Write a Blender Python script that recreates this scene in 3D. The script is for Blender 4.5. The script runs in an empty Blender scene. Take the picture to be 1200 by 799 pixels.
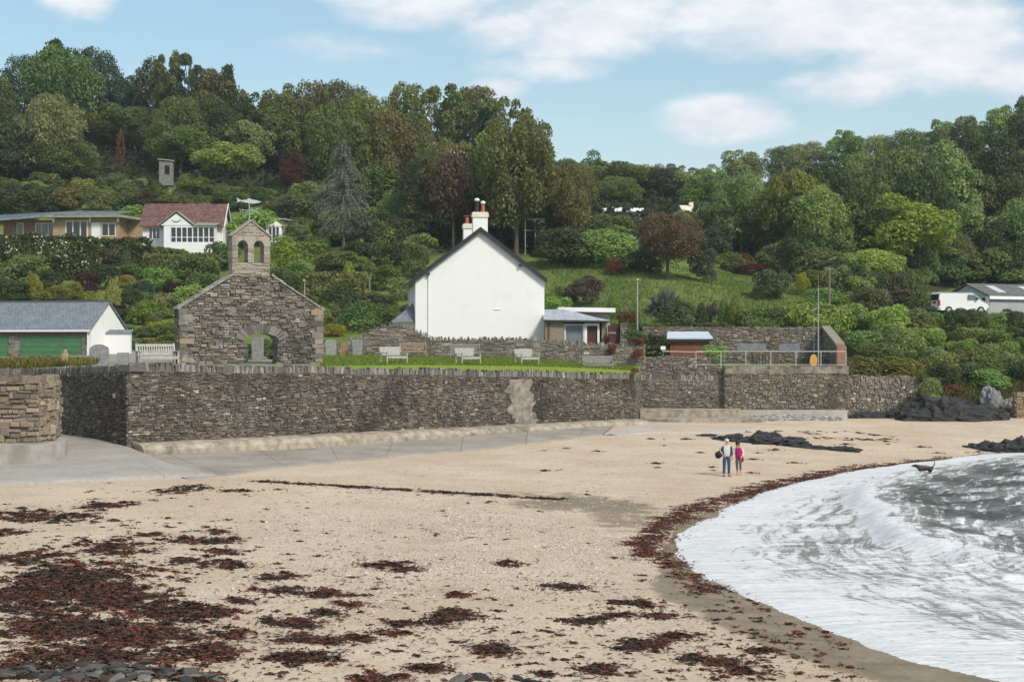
import bpy, bmesh, math, random
import numpy as np
from mathutils import Vector, Matrix, Euler, noise as mnoise
R = math.radians
SC = bpy.context.scene
COL = SC.collection
# ------------------------------------------------------------------ camera
F, CX, HY, CZ = 1900.0, 600.0, 404.0, 6.0          # focal length in photo pixels, principal column, horizon row, eye height
cam_d = bpy.data.cameras.new('camera'); cam = bpy.data.objects.new('camera', cam_d); COL.objects.link(cam)
cam.location = (0, 0, CZ); cam.rotation_euler = (R(90), 0, 0)
cam_d.sensor_width = 36; cam_d.lens = 36 * F / 1200
cam_d.shift_y = (HY - 399.5) / 1200
cam_d.clip_end = 6000; cam_d.clip_start = 0.1
SC.camera = cam
# ------------------------------------------------------------------ sky, sun, exposure
SUN_EL, SUN_DIR = R(42), Vector((0.62, -0.78, 0)).normalized()      # where the sun stands: high, behind the camera on the right
W = bpy.data.worlds.new('World'); SC.world = W; W.use_nodes = True
def node_kit(nt):
    def N(t, **k):
        n = nt.nodes.new(t)
        for a, v in k.items(): setattr(n, a, v)
        return n
    def put(sock, v):
        if isinstance(v, bpy.types.NodeSocket): nt.links.new(v, sock)
        elif v is not None: sock.default_value = v
    def M(op, a, b=None, c=None, clamp=False):
        n = N('ShaderNodeMath', operation=op, use_clamp=clamp)
        put(n.inputs[0], a); put(n.inputs[1], b)
        if c is not None: put(n.inputs[2], c)
        return n.outputs[0]
    def MIX(f, a, b, mode='MIX'):
        n = N('ShaderNodeMix', data_type='RGBA', blend_type=mode)
        put(n.inputs[0], f); put(n.inputs[6], a if not isinstance(a, tuple) or len(a) == 4 else a + (1,)); put(n.inputs[7], b if not isinstance(b, tuple) or len(b) == 4 else b + (1,))
        return n.outputs[2]
    def NOISE(vec, scale, detail=4, rough=.55, dist=0, out=0):
        n = N('ShaderNodeTexNoise'); put(n.inputs['Vector'], vec)
        n.inputs['Scale'].default_value = scale; n.inputs['Detail'].default_value = detail
        n.inputs['Roughness'].default_value = rough; n.inputs['Distortion'].default_value = dist
        return n.outputs[out]
    def RAMP(f, stops, interp='LINEAR'):
        n = N('ShaderNodeValToRGB'); n.color_ramp.interpolation = interp
        e = n.color_ramp.elements
        while len(e) < len(stops): e.new(.5)
        for q, (p, c) in zip(e, stops):
            q.position = p; q.color = c if isinstance(c, tuple) and len(c) == 4 else ((c + (1,)) if isinstance(c, tuple) else (c, c, c, 1))
        put(n.inputs[0], f); return n.outputs[0]
    def SS(x, lo, hi, a=0., b=1.):
        n = N('ShaderNodeMapRange', interpolation_type='SMOOTHSTEP')
        put(n.inputs[0], x); n.inputs[1].default_value = lo; n.inputs[2].default_value = hi
        n.inputs[3].default_value = a; n.inputs[4].default_value = b
        return n.outputs[0]
    def SCALE(vec, s):
        n = N('ShaderNodeMapping'); put(n.inputs[0], vec); n.inputs['Scale'].default_value = s
        return n.outputs[0]
    return N, put, M, MIX, NOISE, RAMP, SS, SCALE
def build_sky():
    nt = W.node_tree; nt.nodes.clear()
    N, put, M, MIX, NOISE, RAMP, SS, SCALE = node_kit(nt)
    sky = N('ShaderNodeTexSky', sky_type='NISHITA', sun_disc=False)
    sky.sun_elevation = SUN_EL; sky.sun_rotation = math.atan2(SUN_DIR.x, SUN_DIR.y)
    sky.altitude = 0; sky.air_density = 1.15; sky.dust_density = 0.35; sky.ozone_density = 1.6
    tc = N('ShaderNodeTexCoord'); sep = N('ShaderNodeSeparateXYZ'); nt.links.new(tc.outputs['Generated'], sep.inputs[0])
    x, y, z = sep.outputs
    az = M('MULTIPLY', M('ARCTAN2', x, y), 57.2958); el = M('MULTIPLY', M('ARCSINE', z), 57.2958)
    wv = SCALE(tc.outputs['Generated'], (1, 1, 2.2))
    n1 = NOISE(wv, 7, 8, .58, .3); n2 = NOISE(wv, 24, 6, .6)
    nn = M('ADD', M('MULTIPLY', n1, .72), M('MULTIPLY', n2, .28))
    nn = M('SUBTRACT', nn, .5)
    # cloud banks: azimuth, elevation, half width, half height in degrees, weight
    banks = [(9, 11.8, 9.5, 2.7, 1.), (3, 11.2, 6.5, 1.7, .9), (-3.5, 12.0, 4.5, 1.5, .9), (15, 10.2, 5.5, 2.0, .95), (12.5, 9.3, 3.0, .9, .7), (17.5, 9.2, 3, 1.3, .8),
             (7.2, 7.9, 3.1, 1.15, 1.15), (-.5, 8.9, 1.6, .65, .9), (0.4, 8.1, .8, .45, .7), (-6.5, 10.4, 4.5, .9, .55), (1.5, 9.6, 3.5, .8, .6), (11.5, 8.9, 3.5, 1.0, .7), (3.6, 8.4, .7, .35, .5), (-15, 11.7, 1.9, 1.1, .95), (-18, 11.9, .9, .6, .7), (3.6, 5.7, 2.2, .7, .45), (8, 5.8, 2.0, .7, .4),
             (0, 9.9, .9, .4, .5), (14, 17, 22, 4, 1.), (-12, 21, 12, 3, .8)]
    tot = None
    for a0, e0, wa, we, wt in banks:
        da = M('DIVIDE', M('SUBTRACT', az, a0), wa); de = M('DIVIDE', M('SUBTRACT', el, e0), we)
        q = M('SUBTRACT', 1.15, M('ADD', M('MULTIPLY', da, da), M('MULTIPLY', de, de)))
        q = M('MULTIPLY', M('MAXIMUM', q, 0), wt)
        tot = q if tot is None else M('MAXIMUM', tot, q)
    away = SS(M('ABSOLUTE', az), 24, 45, 0, .55)            # broken cloud over the rest of the sky
    tot = M('MAXIMUM', tot, away); tot = M('MAXIMUM', tot, SS(el, 24, 40, 0, .55))
    mask = SS(M('ADD', tot, M('MULTIPLY', nn, 2.6)), .30, 1.05)
    mask = M('MULTIPLY', mask, SS(el, -1, 1.5))
    mask = M('ADD', M('MULTIPLY', mask, .93), M('MULTIPLY', SS(n1, .45, .75), .10), clamp=True)
    ccol = MIX(SS(n2, .35, .65), (6.8, 7.15, 7.7), (8.2, 8.3, 8.5))
    skyc = MIX(1.0, sky.outputs[0], (.90, 1.05, 1.05), 'MULTIPLY')
    skyc = MIX(SS(el, 2, 11, .80, .22), skyc, (5.7, 6.7, 7.3))
    c = MIX(mask, skyc, ccol)
    bg = N('ShaderNodeBackground'); nt.links.new(c, bg.inputs[0]); bg.inputs[1].default_value = 0.087
    out = N('ShaderNodeOutputWorld'); nt.links.new(bg.outputs[0], out.inputs[0])
build_sky()
sun_d = bpy.data.lights.new('sun', 'SUN'); sun_d.energy = 2.6; sun_d.angle = R(13); sun_d.color = (1, .92, .81)
sun = bpy.data.objects.new('sun', sun_d); COL.objects.link(sun)
sd = (SUN_DIR * math.cos(SUN_EL) + Vector((0, 0, math.sin(SUN_EL))))
sun.rotation_euler = sd.to_track_quat('Z', 'Y').to_euler(); sun.location = (40, -40, 60)
vs = SC.view_settings; vs.view_transform = 'Standard'; vs.look = 'None'; vs.exposure = 0.45; vs.gamma = 1; vs.use_curve_mapping = False
SC.cycles.use_denoising = True; SC.cycles.max_bounces = 6; SC.cycles.transparent_max_bounces = 6
# ------------------------------------------------------------------ helpers
def P(px, py, Y): return Vector(((px - CX) / F * Y, Y, CZ - (py - HY) / F * Y))      # the point seen at a photo pixel, Y metres away
def PX(X, Y): return CX + F * X / Y
def PY(z, Y): return HY + (CZ - z) * F / Y
def world_mat(o):
    m = Matrix.Identity(4)
    while o is not None:
        m = Matrix.LocRotScale(o.location, o.rotation_euler, o.scale) @ m; o = o.parent
    return m
class MB:
    def __init__(s): s.v = []; s.f = []; s.m = []
    def poly(s, pts, mi=0):
        b = len(s.v); s.v += [tuple(p) for p in pts]; s.f.append(tuple(range(b, b + len(pts)))); s.m.append(mi)
    def add(s, vs, fs, mi=0):
        b = len(s.v); s.v += [tuple(p) for p in vs]
        for f in fs: s.f.append(tuple(b + i for i in f)); s.m.append(mi)
    def box(s, x0, x1, y0, y1, z0, z1, mi=0, mat=None):
        vs = [Vector(p) for p in ((x0,y0,z0),(x1,y0,z0),(x1,y1,z0),(x0,y1,z0),(x0,y0,z1),(x1,y0,z1),(x1,y1,z1),(x0,y1,z1))]
        if mat: vs = [mat @ p for p in vs]
        s.add(vs, [(0,3,2,1),(4,5,6,7),(0,1,5,4),(1,2,6,5),(2,3,7,6),(3,0,4,7)], mi)
    def prism(s, pts, dvec, mi=0):                       # polygon swept along dvec
        n = len(pts); pts = [Vector(p) for p in pts]; d = Vector(dvec)
        fs = [tuple(range(n)), tuple(range(2*n-1, n-1, -1))] + [(i, i+n, (i+1) % n + n, (i+1) % n) for i in range(n)]
        s.add(pts + [p + d for p in pts], fs, mi)
    def tube(s, pts, rad, n=8, mi=0, cap=True):
        pts = [Vector(p) for p in pts]; k = len(pts)
        if not isinstance(rad, (list, tuple)): rad = [rad] * k
        vs = []
        for i, p in enumerate(pts):
            t = (pts[min(i+1, k-1)] - pts[max(i-1, 0)]).normalized()
            a = t.orthogonal().normalized() if i == 0 else (a - t * a.dot(t)).normalized()
            b = t.cross(a)
            vs += [p + (a * math.cos(q) + b * math.sin(q)) * rad[i] for q in (2*math.pi*j/n for j in range(n))]
        fs = [(i*n+j, i*n+(j+1) % n, (i+1)*n+(j+1) % n, (i+1)*n+j) for i in range(k-1) for j in range(n)]
        if cap: fs += [tuple(range(n-1, -1, -1)), tuple((k-1)*n + j for j in range(n))]
        s.add(vs, fs, mi)
    def blob(s, c, r, seed=0, amp=.25, freq=1.6, nu=16, nv=10, mi=0, flat=0.):
        c = Vector(c); vs = []; sv = Vector((seed*7.3, seed*3.1, seed*1.7))
        for i in range(nv+1):
            th = math.pi * i / nv
            for j in range(nu):
                ph = 2*math.pi*j/nu
                d = Vector((math.sin(th)*math.cos(ph), math.sin(th)*math.sin(ph), math.cos(th)))
                k = 1 + amp * (mnoise.noise(d*freq + sv) * 1.3 + .6*mnoise.noise(d*freq*2.7 + sv))
                vs.append(c + Vector((d.x*r[0]*k, d.y*r[1]*k, max(d.z, -1+flat)*r[2]*k)))
        fs = [(i*nu+j, (i+1)*nu+j, (i+1)*nu+(j+1) % nu, i*nu+(j+1) % nu) for i in range(nv) for j in range(nu)]
        s.add(vs, fs, mi)
    def build(s, name, mats, parent=None, world=False, smooth=False):
        me = bpy.data.meshes.new(name); v = s.v
        if world and parent is not None:
            inv = world_mat(parent).inverted(); v = [inv @ Vector(p) for p in v]
        me.from_pydata([tuple(p) for p in v], [], s.f)
        if not isinstance(mats, (list, tuple)): mats = [mats]
        for m in mats: me.materials.append(m)
        if len(mats) > 1: me.polygons.foreach_set('material_index', s.m)
        if smooth: me.polygons.foreach_set('use_smooth', [True] * len(s.f))
        me.update()
        o = bpy.data.objects.new(name, me); COL.objects.link(o)
        if parent is not None: o.parent = parent
        return o
def np_mesh(name, V, Q, mat, parent=None, smooth=False, attrs=None):
    me = bpy.data.meshes.new(name); n = len(V); q = len(Q); k = Q.shape[1]
    me.vertices.add(n); me.vertices.foreach_set('co', np.ascontiguousarray(V, dtype=np.float32).ravel())
    me.loops.add(q*k); me.loops.foreach_set('vertex_index', np.ascontiguousarray(Q, dtype=np.int32).ravel())
    me.polygons.add(q); me.polygons.foreach_set('loop_start', np.arange(0, q*k, k, dtype=np.int32))
    if smooth: me.polygons.foreach_set('use_smooth', np.ones(q, dtype=bool))
    for m in (mat if isinstance(mat, (list, tuple)) else [mat]): me.materials.append(m)
    for a, arr in (attrs or {}).items():
        at = me.attributes.new(a, 'FLOAT', 'POINT'); at.data.foreach_set('value', np.ascontiguousarray(arr, dtype=np.float32).ravel())
    me.update(calc_edges=True); me.validate()
    o = bpy.data.objects.new(name, me); COL.objects.link(o)
    if parent is not None: o.parent = parent
    return o
def grid_quads(nr, nc):
    i = np.arange(nr-1)[:, None]*nc + np.arange(nc-1)[None, :]
    return np.stack([i, i+1, i+nc+1, i+nc], -1).reshape(-1, 4)
def tag(o, label=None, cat=None, group=None, kind=None):
    if label: o['label'] = label
    if cat: o['category'] = cat
    if group: o['group'] = group
    if kind: o['kind'] = kind
    return o
def empty(name, loc, rz=0., label=None, cat=None, group=None):
    o = bpy.data.objects.new(name, None); COL.objects.link(o); o.location = loc; o.rotation_euler = (0, 0, rz)
    o.empty_display_size = .2
    return tag(o, label, cat, group)
KIDS = {}
def copy_tree(o, parent=None):
    c = o.copy(); COL.objects.link(c)
    if parent is not None: c.parent = parent
    for ch in o.children: copy_tree(ch, c)
    return c
# ------------------------------------------------------------------ materials
MATS = {}
def material(name):
    m = bpy.data.materials.new(name); m.use_nodes = True; nt = m.node_tree
    b = nt.nodes['Principled BSDF']; MATS[name] = m
    return m, nt, b, node_kit(nt)
def plain(name, col, rough=.7, var=.15, scale=6., bump=.0, metal=0., spec=.3, dirt=None, dscale=1.5):
    m, nt, b, (N, put, M, MIX, NOISE, RAMP, SS, SCALE) = material(name)
    tc = N('ShaderNodeTexCoord').outputs['Object']
    n = NOISE(tc, scale, 5, .6)
    c = MIX(SS(n, .3, .7), tuple(x*(1-var) for x in col), tuple(min(1, x*(1+var)) for x in col))
    if dirt: c = MIX(SS(NOISE(tc, dscale, 6, .65), .48, .72), c, dirt)
    put(b.inputs['Base Color'], c); b.inputs['Roughness'].default_value = rough
    b.inputs['Metallic'].default_value = metal; b.inputs['Specular IOR Level'].default_value = spec
    if bump:
        bp = N('ShaderNodeBump'); bp.inputs['Strength'].default_value = bump; bp.inputs['Distance'].default_value = .02
        put(bp.inputs['Height'], NOISE(tc, scale*4, 5, .6)); put(b.inputs['Normal'], bp.outputs[0])
    return m
def stone_mat(name, stops, lichen=None, lsc=.9, noise_amt=.35, stain=None):
    m, nt, b, (N, put, M, MIX, NOISE, RAMP, SS, SCALE) = material(name)
    tc = N('ShaderNodeTexCoord').outputs['Object']
    rnd = N('ShaderNodeNewGeometry').outputs['Random Per Island']
    c = RAMP(rnd, stops)
    n = NOISE(SCALE(tc, (1, 1, 2.2)), 5, 7, .7)
    c = MIX(1.0, c, RAMP(n, [(.25, 1-noise_amt), (.75, 1+noise_amt*.6)]), 'MULTIPLY')
    if lichen: c = MIX(SS(NOISE(tc, lsc, 6, .7), .52, .66, 0, .75), c, lichen)
    if stain: c = MIX(SS(NOISE(SCALE(tc, (.5, .5, .22)), 1.0, 5, .6), .5, .68, 0, .7), c, stain)
    put(b.inputs['Base Color'], c); b.inputs['Roughness'].default_value = .88; b.inputs['Specular IOR Level'].default_value = .2
    bp = N('ShaderNodeBump'); bp.inputs['Strength'].default_value = .6; bp.inputs['Distance'].default_value = .03
    put(bp.inputs['Height'], NOISE(tc, 14, 6, .7)); put(b.inputs['Normal'], bp.outputs[0])
    return m
S_DARK = [(0, (.08,.066,.053)), (.3, (.165,.135,.10)), (.55, (.115,.10,.085)), (.72, (.225,.185,.14)), (.86, (.16,.15,.14)), (.95, (.28,.24,.19)), (.975, (.27,.18,.10)), (1, (.55,.51,.45))]
S_MID = [(0, (.13,.115,.095)), (.25, (.22,.19,.15)), (.5, (.17,.155,.135)), (.7, (.29,.24,.18)), (.85, (.21,.20,.19)), (.93, (.35,.29,.2)), (.97, (.30,.19,.11)), (1, (.6,.56,.5))]
S_CHAPEL = [(0, (.10,.088,.075)), (.2, (.22,.19,.15)), (.4, (.14,.128,.115)), (.6, (.29,.25,.195)), (.78, (.185,.175,.165)), (.9, (.36,.31,.24)), (.96, (.33,.22,.13)), (1, (.46,.43,.39))]
M_sea_stone = stone_mat('sea_wall_stone', S_DARK, lichen=(.26,.235,.20), stain=(.045,.04,.035))
M_mid_stone = stone_mat('rubble_stone', S_MID, lichen=(.30,.28,.24))
M_chapel = stone_mat('chapel_stone', S_CHAPEL, lichen=(.34,.33,.295), lsc=1.3, stain=(.07,.065,.06))
M_chapel_pale = stone_mat('bellcote_stone', [(0,(.29,.25,.20)),(.4,(.43,.385,.32)),(.7,(.35,.32,.275)),(1,(.44,.38,.28))], lichen=(.27,.20,.14), lsc=2., noise_amt=.45, stain=(.13,.12,.10))
M_pale_coping = stone_mat('pale_coping', [(0,(.26,.25,.22)),(1,(.42,.40,.36))], lichen=(.25,.24,.19))
M_coping = stone_mat('coping_slate', [(0,(.09,.083,.075)),(.4,(.165,.15,.135)),(.8,(.235,.215,.19)),(.95,(.32,.30,.26)),(1,(.45,.42,.37))], lichen=(.33,.31,.26))
M_mortar = plain('mortar', (.115,.10,.085), .95, .3, 5, .5)
M_mortar_p = plain('pale_mortar', (.27,.235,.19), .95, .25, 5, .5)
M_concrete = plain('beige_concrete', (.36,.31,.24), .9, .28, 2.2, .5, dirt=(.17,.145,.105), dscale=.9)
M_concrete_g = plain('grey_concrete', (.40,.375,.335), .9, .16, 1.6, .3, dirt=(.29,.26,.21), dscale=.5)
M_patch = plain('cement_patch', (.265,.235,.195), .9, .3, 3, .5, dirt=(.15,.13,.11), dscale=1.6)
M_render = plain('white_render', (.80,.80,.775), .85, .03, .6, .1, dirt=(.73,.725,.69), dscale=.6)
M_whitepaint = plain('white_paint', (.80,.80,.79), .5, .03, 3)
M_cream = plain('cream_paint', (.72,.67,.55), .6, .08, 3)
M_black = plain('black_paint', (.028,.028,.032), .55, .2, 4)
M_dark_glass = plain('dark_glass', (.02,.025,.03), .06, .1, 2, spec=.8)
M_glass_b = plain('window_glass', (.10,.13,.15), .08, .15, 2, spec=.8)
M_terracotta = plain('terracotta', (.38,.13,.065), .8, .2, 8)
M_chim = plain('chimney_cap', (.68,.64,.53), .85, .15, 6)
M_brick = None
def brick(name, c1, c2, mortar, scale):
    m, nt, b, (N, put, M, MIX, NOISE, RAMP, SS, SCALE) = material(name)
    tc = N('ShaderNodeTexCoord').outputs['Object']
    sp = N('ShaderNodeSeparateXYZ'); put(sp.inputs[0], tc); cb = N('ShaderNodeCombineXYZ')
    put(cb.inputs[0], M('ADD', sp.outputs[0], sp.outputs[1])); put(cb.inputs[1], sp.outputs[2])
    br = N('ShaderNodeTexBrick'); put(br.inputs[0], cb.outputs[0]); br.inputs['Scale'].default_value = scale
    br.inputs['Color1'].default_value = c1 + (1,); br.inputs['Color2'].default_value = c2 + (1,); br.inputs['Mortar'].default_value = mortar + (1,)
    br.inputs['Mortar Size'].default_value = .03; br.inputs['Bias'].default_value = -.2
    c = MIX(1., br.outputs[0], RAMP(NOISE(tc, 3, 5), [(.3, .75), (.7, 1.15)]), 'MULTIPLY')
    put(b.inputs['Base Color'], c); b.inputs['Roughness'].default_value = .9
    return m
M_brick = brick('buff_brick', (.42,.27,.15), (.33,.20,.11), (.36,.30,.22), 3.2)
M_redbrick = brick('red_brick', (.33,.13,.07), (.25,.10,.06), (.30,.25,.2), 3.2)
def tiles(name, c1, c2, c3, sx, sz, rough=.75):
    m, nt, b, (N, put, M, MIX, NOISE, RAMP, SS, SCALE) = material(name)
    uv = N('ShaderNodeTexCoord').outputs['Object']
    sp = N('ShaderNodeSeparateXYZ'); put(sp.inputs[0], uv); cb = N('ShaderNodeCombineXYZ')
    put(cb.inputs[0], sp.outputs[0]); put(cb.inputs[1], M('MULTIPLY', sp.outputs[2], 1.35))
    br = N('ShaderNodeTexBrick'); put(br.inputs[0], cb.outputs[0]); br.inputs['Scale'].default_value = sx
    br.inputs['Color1'].default_value = c1 + (1,); br.inputs['Color2'].default_value = c2 + (1,); br.inputs['Mortar'].default_value = tuple(x*.35 for x in c1) + (1,)
    br.inputs['Mortar Size'].default_value = .025; br.inputs['Row Height'].default_value = .5; br.inputs['Brick Width'].default_value = .6
    c = MIX(SS(NOISE(uv, 1.3, 6, .7), .45, .7, 0, .8), br.outputs[0], c3); c = MIX(1., c, RAMP(NOISE(uv, 5.5, 4, .75), [(.32, .62), (.5, 1.), (.68, 1.7 if c1[0] > c1[1]*1.5 else 1.2)]), 'MULTIPLY')
    put(b.inputs['Base Color'], c); b.inputs['Roughness'].default_value = rough
    bp = N('ShaderNodeBump'); bp.inputs['Strength'].default_value = .4; bp.inputs['Distance'].default_value = .03
    put(bp.inputs['Height'], br.outputs[1]); bp.invert = True; put(b.inputs['Normal'], bp.outputs[0])
    return m
M_slate = tiles('slate_roof', (.155,.175,.20), (.20,.225,.25), (.215,.24,.255), 2.2, 2)
M_dslate = tiles('dark_slate_roof', (.05,.053,.06), (.075,.08,.09), (.06,.062,.07), 2.2, 2)
M_redtile = tiles('red_tile_roof', (.105,.042,.038), (.21,.11,.09), (.085,.055,.048), 2.4, 2)
M_fibro = tiles('fibre_cement_roof', (.14,.13,.125), (.17,.16,.15), (.10,.10,.085), 1.2, 2)
M_metalroof = plain('pale_metal_roof', (.50,.52,.55), .45, .12, 2, metal=.3, dirt=(.36,.38,.40), dscale=.9)
M_blueroof = plain('pale_blue_felt', (.52,.58,.64), .7, .08, 2)
M_greenroof = plain('moss_felt', (.27,.29,.22), .9, .2, 2)
M_solar = plain('roof_glazing', (.20,.23,.27), .25, .25, 2, spec=.6)
M_green_door = plain('green_door_paint', (.075,.19,.085), .55, .12, 3)
M_redshed = plain('red_brown_board', (.20,.075,.045), .75, .2, 4)
M_maroon = plain('maroon_paint', (.085,.03,.025), .7, .2, 4)
M_wood_w = plain('bleached_wood', (.40,.39,.355), .8, .18, 7, .2)
M_wood_b = plain('weathered_brown_wood', (.28,.20,.145), .8, .25, 7, .2)
M_wood_g = plain('silvered_wood', (.235,.225,.205), .85, .2, 7, .2)
M_grave = plain('gravestone_slate', (.23,.235,.235), .85, .2, 4, .3, dirt=(.34,.34,.29), dscale=2)
M_grave_g = plain('green_slate', (.25,.275,.25), .85, .15, 4, .3)
M_bluegrey = plain('blue_grey_cladding', (.43,.49,.53), .75, .1, 3)
M_greyblock = plain('grey_block', (.36,.365,.375), .9, .12, 3, dirt=(.30,.30,.31), dscale=.7)
M_gal = plain('galvanised_steel', (.42,.44,.45), .5, .1, 8, metal=.6)
M_rail = plain('painted_rail', (.48,.47,.44), .6, .1, 8)
M_rust = plain('rusty_steel', (.26,.12,.07), .85, .3, 10)
M_orange = plain('faded_orange', (.58,.33,.08), .6, .15, 4)
M_bark = plain('bark', (.10,.08,.062), .95, .3, 9, .5)
M_bark_p = plain('pale_bark', (.22,.195,.165), .95, .25, 9, .5)
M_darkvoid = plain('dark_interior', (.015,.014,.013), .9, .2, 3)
def rock_mat():
    m, nt, b, (N, put, M, MIX, NOISE, RAMP, SS, SCALE) = material('dark_rock')
    tc = N('ShaderNodeTexCoord').outputs['Object']
    mp = N('ShaderNodeMapping'); put(mp.inputs[0], tc); mp.inputs['Rotation'].default_value = (.3, .5, .2); mp.inputs['Scale'].default_value = (.6, 1, 4)
    c = RAMP(NOISE(mp.outputs[0], 2.2, 8, .7), [(.3, (.010,.010,.011)), (.5, (.026,.026,.027)), (.72, (.07,.068,.065))])
    c = MIX(SS(NOISE(tc, 1.1, 5, .6), .56, .72, 0, .6), c, (.09,.075,.035))
    put(b.inputs['Base Color'], c); b.inputs['Roughness'].default_value = .62
    bp = N('ShaderNodeBump'); bp.inputs['Strength'].default_value = .9; bp.inputs['Distance'].default_value = .12
    put(bp.inputs['Height'], NOISE(mp.outputs[0], 4, 7, .7)); put(b.inputs['Normal'], bp.outputs[0])
    return m
M_rock = rock_mat()
M_slab = plain('pale_slate_rock', (.25,.25,.255), .8, .3, 2, .6, dirt=(.12,.12,.12), dscale=1.2)
def leaf_mat(name, trans=.42, var=.34, fixed=None, rough=.6, spec=.25):
    m, nt, b, (N, put, M, MIX, NOISE, RAMP, SS, SCALE) = material(name)
    oi = N('ShaderNodeObjectInfo'); geo = N('ShaderNodeNewGeometry')
    col = oi.outputs['Color'] if fixed is None else None
    rnd = geo.outputs['Random Per Island']
    base = col if col is not None else fixed
    c = MIX(1., base, RAMP(rnd, [(0, 1-var), (.6, 1.0), (1, 1+var*.9)]), 'MULTIPLY')
    hs = N('ShaderNodeHueSaturation'); put(hs.inputs['Color'], c)
    wn = N('ShaderNodeTexWhiteNoise', noise_dimensions='1D'); put(wn.inputs['W'], M('MULTIPLY', rnd, 91.7))
    put(hs.inputs['Hue'], M('ADD', .49, M('MULTIPLY', wn.outputs[0], .025)))
    big = NOISE(N('ShaderNodeTexCoord').outputs['Object'], 5, 3, .6)
    c2 = MIX(1., hs.outputs[0], RAMP(big, [(.3, (.78,.8,.85)), (.7, (1.22,1.15,1.0))]), 'MULTIPLY')
    put(b.inputs['Base Color'], c2); b.inputs['Roughness'].default_value = rough; b.inputs['Specular IOR Level'].default_value = spec
    tr = N('ShaderNodeBsdfTranslucent'); put(tr.inputs[0], c2)
    mx = N('ShaderNodeMixShader'); mx.inputs[0].default_value = trans
    nt.links.new(b.outputs[0], mx.inputs[1]); nt.links.new(tr.outputs[0], mx.inputs[2])
    nt.links.new(mx.outputs[0], nt.nodes['Material Output'].inputs[0])
    return m
M_leaf = leaf_mat('foliage')
M_twig = leaf_mat('bare_twigs', .05, .35)
M_blossom = leaf_mat('blossom', .2, .15, fixed=(.62, .58, .44, 1))
M_weed = leaf_mat('seaweed_frond', .12, .6, rough=.5, spec=.15)
# ================================================================== STRUCTURE: hillside, beach, sea
COLS = [
 (-400, [(84,4.7),(100,4.9),(122,6),(140,10),(165,15.5),(180,17),(200,23),(230,33),(260,40),(320,44),(420,35)]),
 (0,    [(88,4.62),(100,4.85),(120,5.2),(140,10),(165,15.3),(182,17.2),(200,23),(230,33),(260,39),(320,42),(420,30)]),
 (150,  [(78,4.72),(95,5.0),(120,5.4),(140,9.5),(165,15),(182,17.4),(200,23.5),(230,33),(260,38),(320,40),(420,30)]),
 (290,  [(83,4.8),(93,4.95),(112,5.3),(125,6.5),(145,11),(165,15),(185,18.5),(200,23),(230,31),(260,35),(420,30)]),
 (450,  [(90,4.85),(108,5.2),(114,5.3),(130,7.6),(150,12),(175,18),(200,24),(230,29),(260,31),(420,25)]),
 (600,  [(97,4.7),(112,5.1),(130,5.8),(150,11),(175,18),(200,24),(225,27),(260,27),(330,29),(420,25)]),
 (745,  [(106,4.3),(113,4.5),(122,5.5),(130,8.2),(165,15),(190,20),(230,26),(280,31),(330,33),(420,28)]),
 (850,  [(112,4.3),(119,4.35),(124.4,4.4),(124.8,7.0),(130,7.6),(165,13.5),(190,18),(230,25),(280,31),(330,34),(420,28)]),
 (960,  [(112,4.3),(119,4.35),(124.4,4.4),(124.8,6.9),(150,10.5),(175,14.5),(200,20),(250,31),(300,36),(420,30)]),
 (992,  [(115,3.7),(120,4.2),(130,7),(150,9.7),(180,15),(220,25),(260,33),(300,37),(420,30)]),
 (1080, [(117,3.5),(130,7),(140,8.3),(155,8.7),(180,14),(220,24.5),(260,33),(300,36),(420,30)]),
 (1130, [(113,.3),(118,2.6),(128,5.2),(138,8),(143,8.7),(160,8.9),(180,13),(220,24),(260,34),(300,38),(420,30)]),
 (1200, [(113,.3),(122,3.2),(132,6.5),(140,8.6),(160,8.8),(180,13.5),(220,26),(250,34),(300,40),(420,35)]),
 (1700, [(110,.3),(130,7),(160,11),(220,28),(250,36),(300,42),(420,40)])]
CPX = np.array([c[0] for c in COLS], float)
FRONT = [(-400,84.5),(45,88.4),(150,78.5),(290,None),(745,106.5),(752,114.8),(846,114.8),(850,113.2),(990,113.2),(1000,114.5),(1080,117),(1086,113),(1700,110)]
C0 = Vector((-18.47, 78, 0)); C1 = Vector((8.09, 106, 0)); WD = (C1-C0).normalized(); WN = Vector((WD.y, -WD.x, 0))   # sea wall line and its outward normal
def wall_Y(px):                                          # distance of the sea wall line along a column
    k = (px-CX)/F; d = C1-C0
    t = (k*C0.y - C0.x)/(d.x - k*d.y); return C0.y + d.y*t
def front(px):
    if 150 <= px <= 745: return wall_Y(px) + .35
    f = [(a, b) for a, b in FRONT if b is not None]
    return float(np.interp(px, [a for a, b in f], [b for a, b in f]))
def hz(X, Y):
    px = PX(X, Y); px = min(max(px, CPX[0]), CPX[-1]-.01)
    i = int(np.searchsorted(CPX, px, side='right') - 1); i = min(i, len(COLS)-2)
    t = (px-CPX[i])/(CPX[i+1]-CPX[i])
    z = [float(np.interp(Y, [q[0] for q in COLS[j][1]], [q[1] for q in COLS[j][1]])) for j in (i, i+1)]
    z = z[0]*(1-t) + z[1]*t
    return z
def hzn(X, Y):
    k = min(1, max(0, (Y-122)/25))
    return hz(X, Y) + k*(.5*mnoise.noise(Vector((X*.09, Y*.09, 3))) + .22*mnoise.noise(Vector((X*.35, Y*.35, 7))))
def ray_ground(px, py, y0=None, y1=340.):
    Y = max(front(px)+.2, y0 or 0)
    while Y < y1:
        X = (px-CX)/F*Y
        if PY(hzn(X, Y), Y) <= py: return Vector((X, Y, hzn(X, Y)))
        Y += .4
    X = (px-CX)/F*y1
    return Vector((X, y1, hzn(X, y1)))
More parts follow.
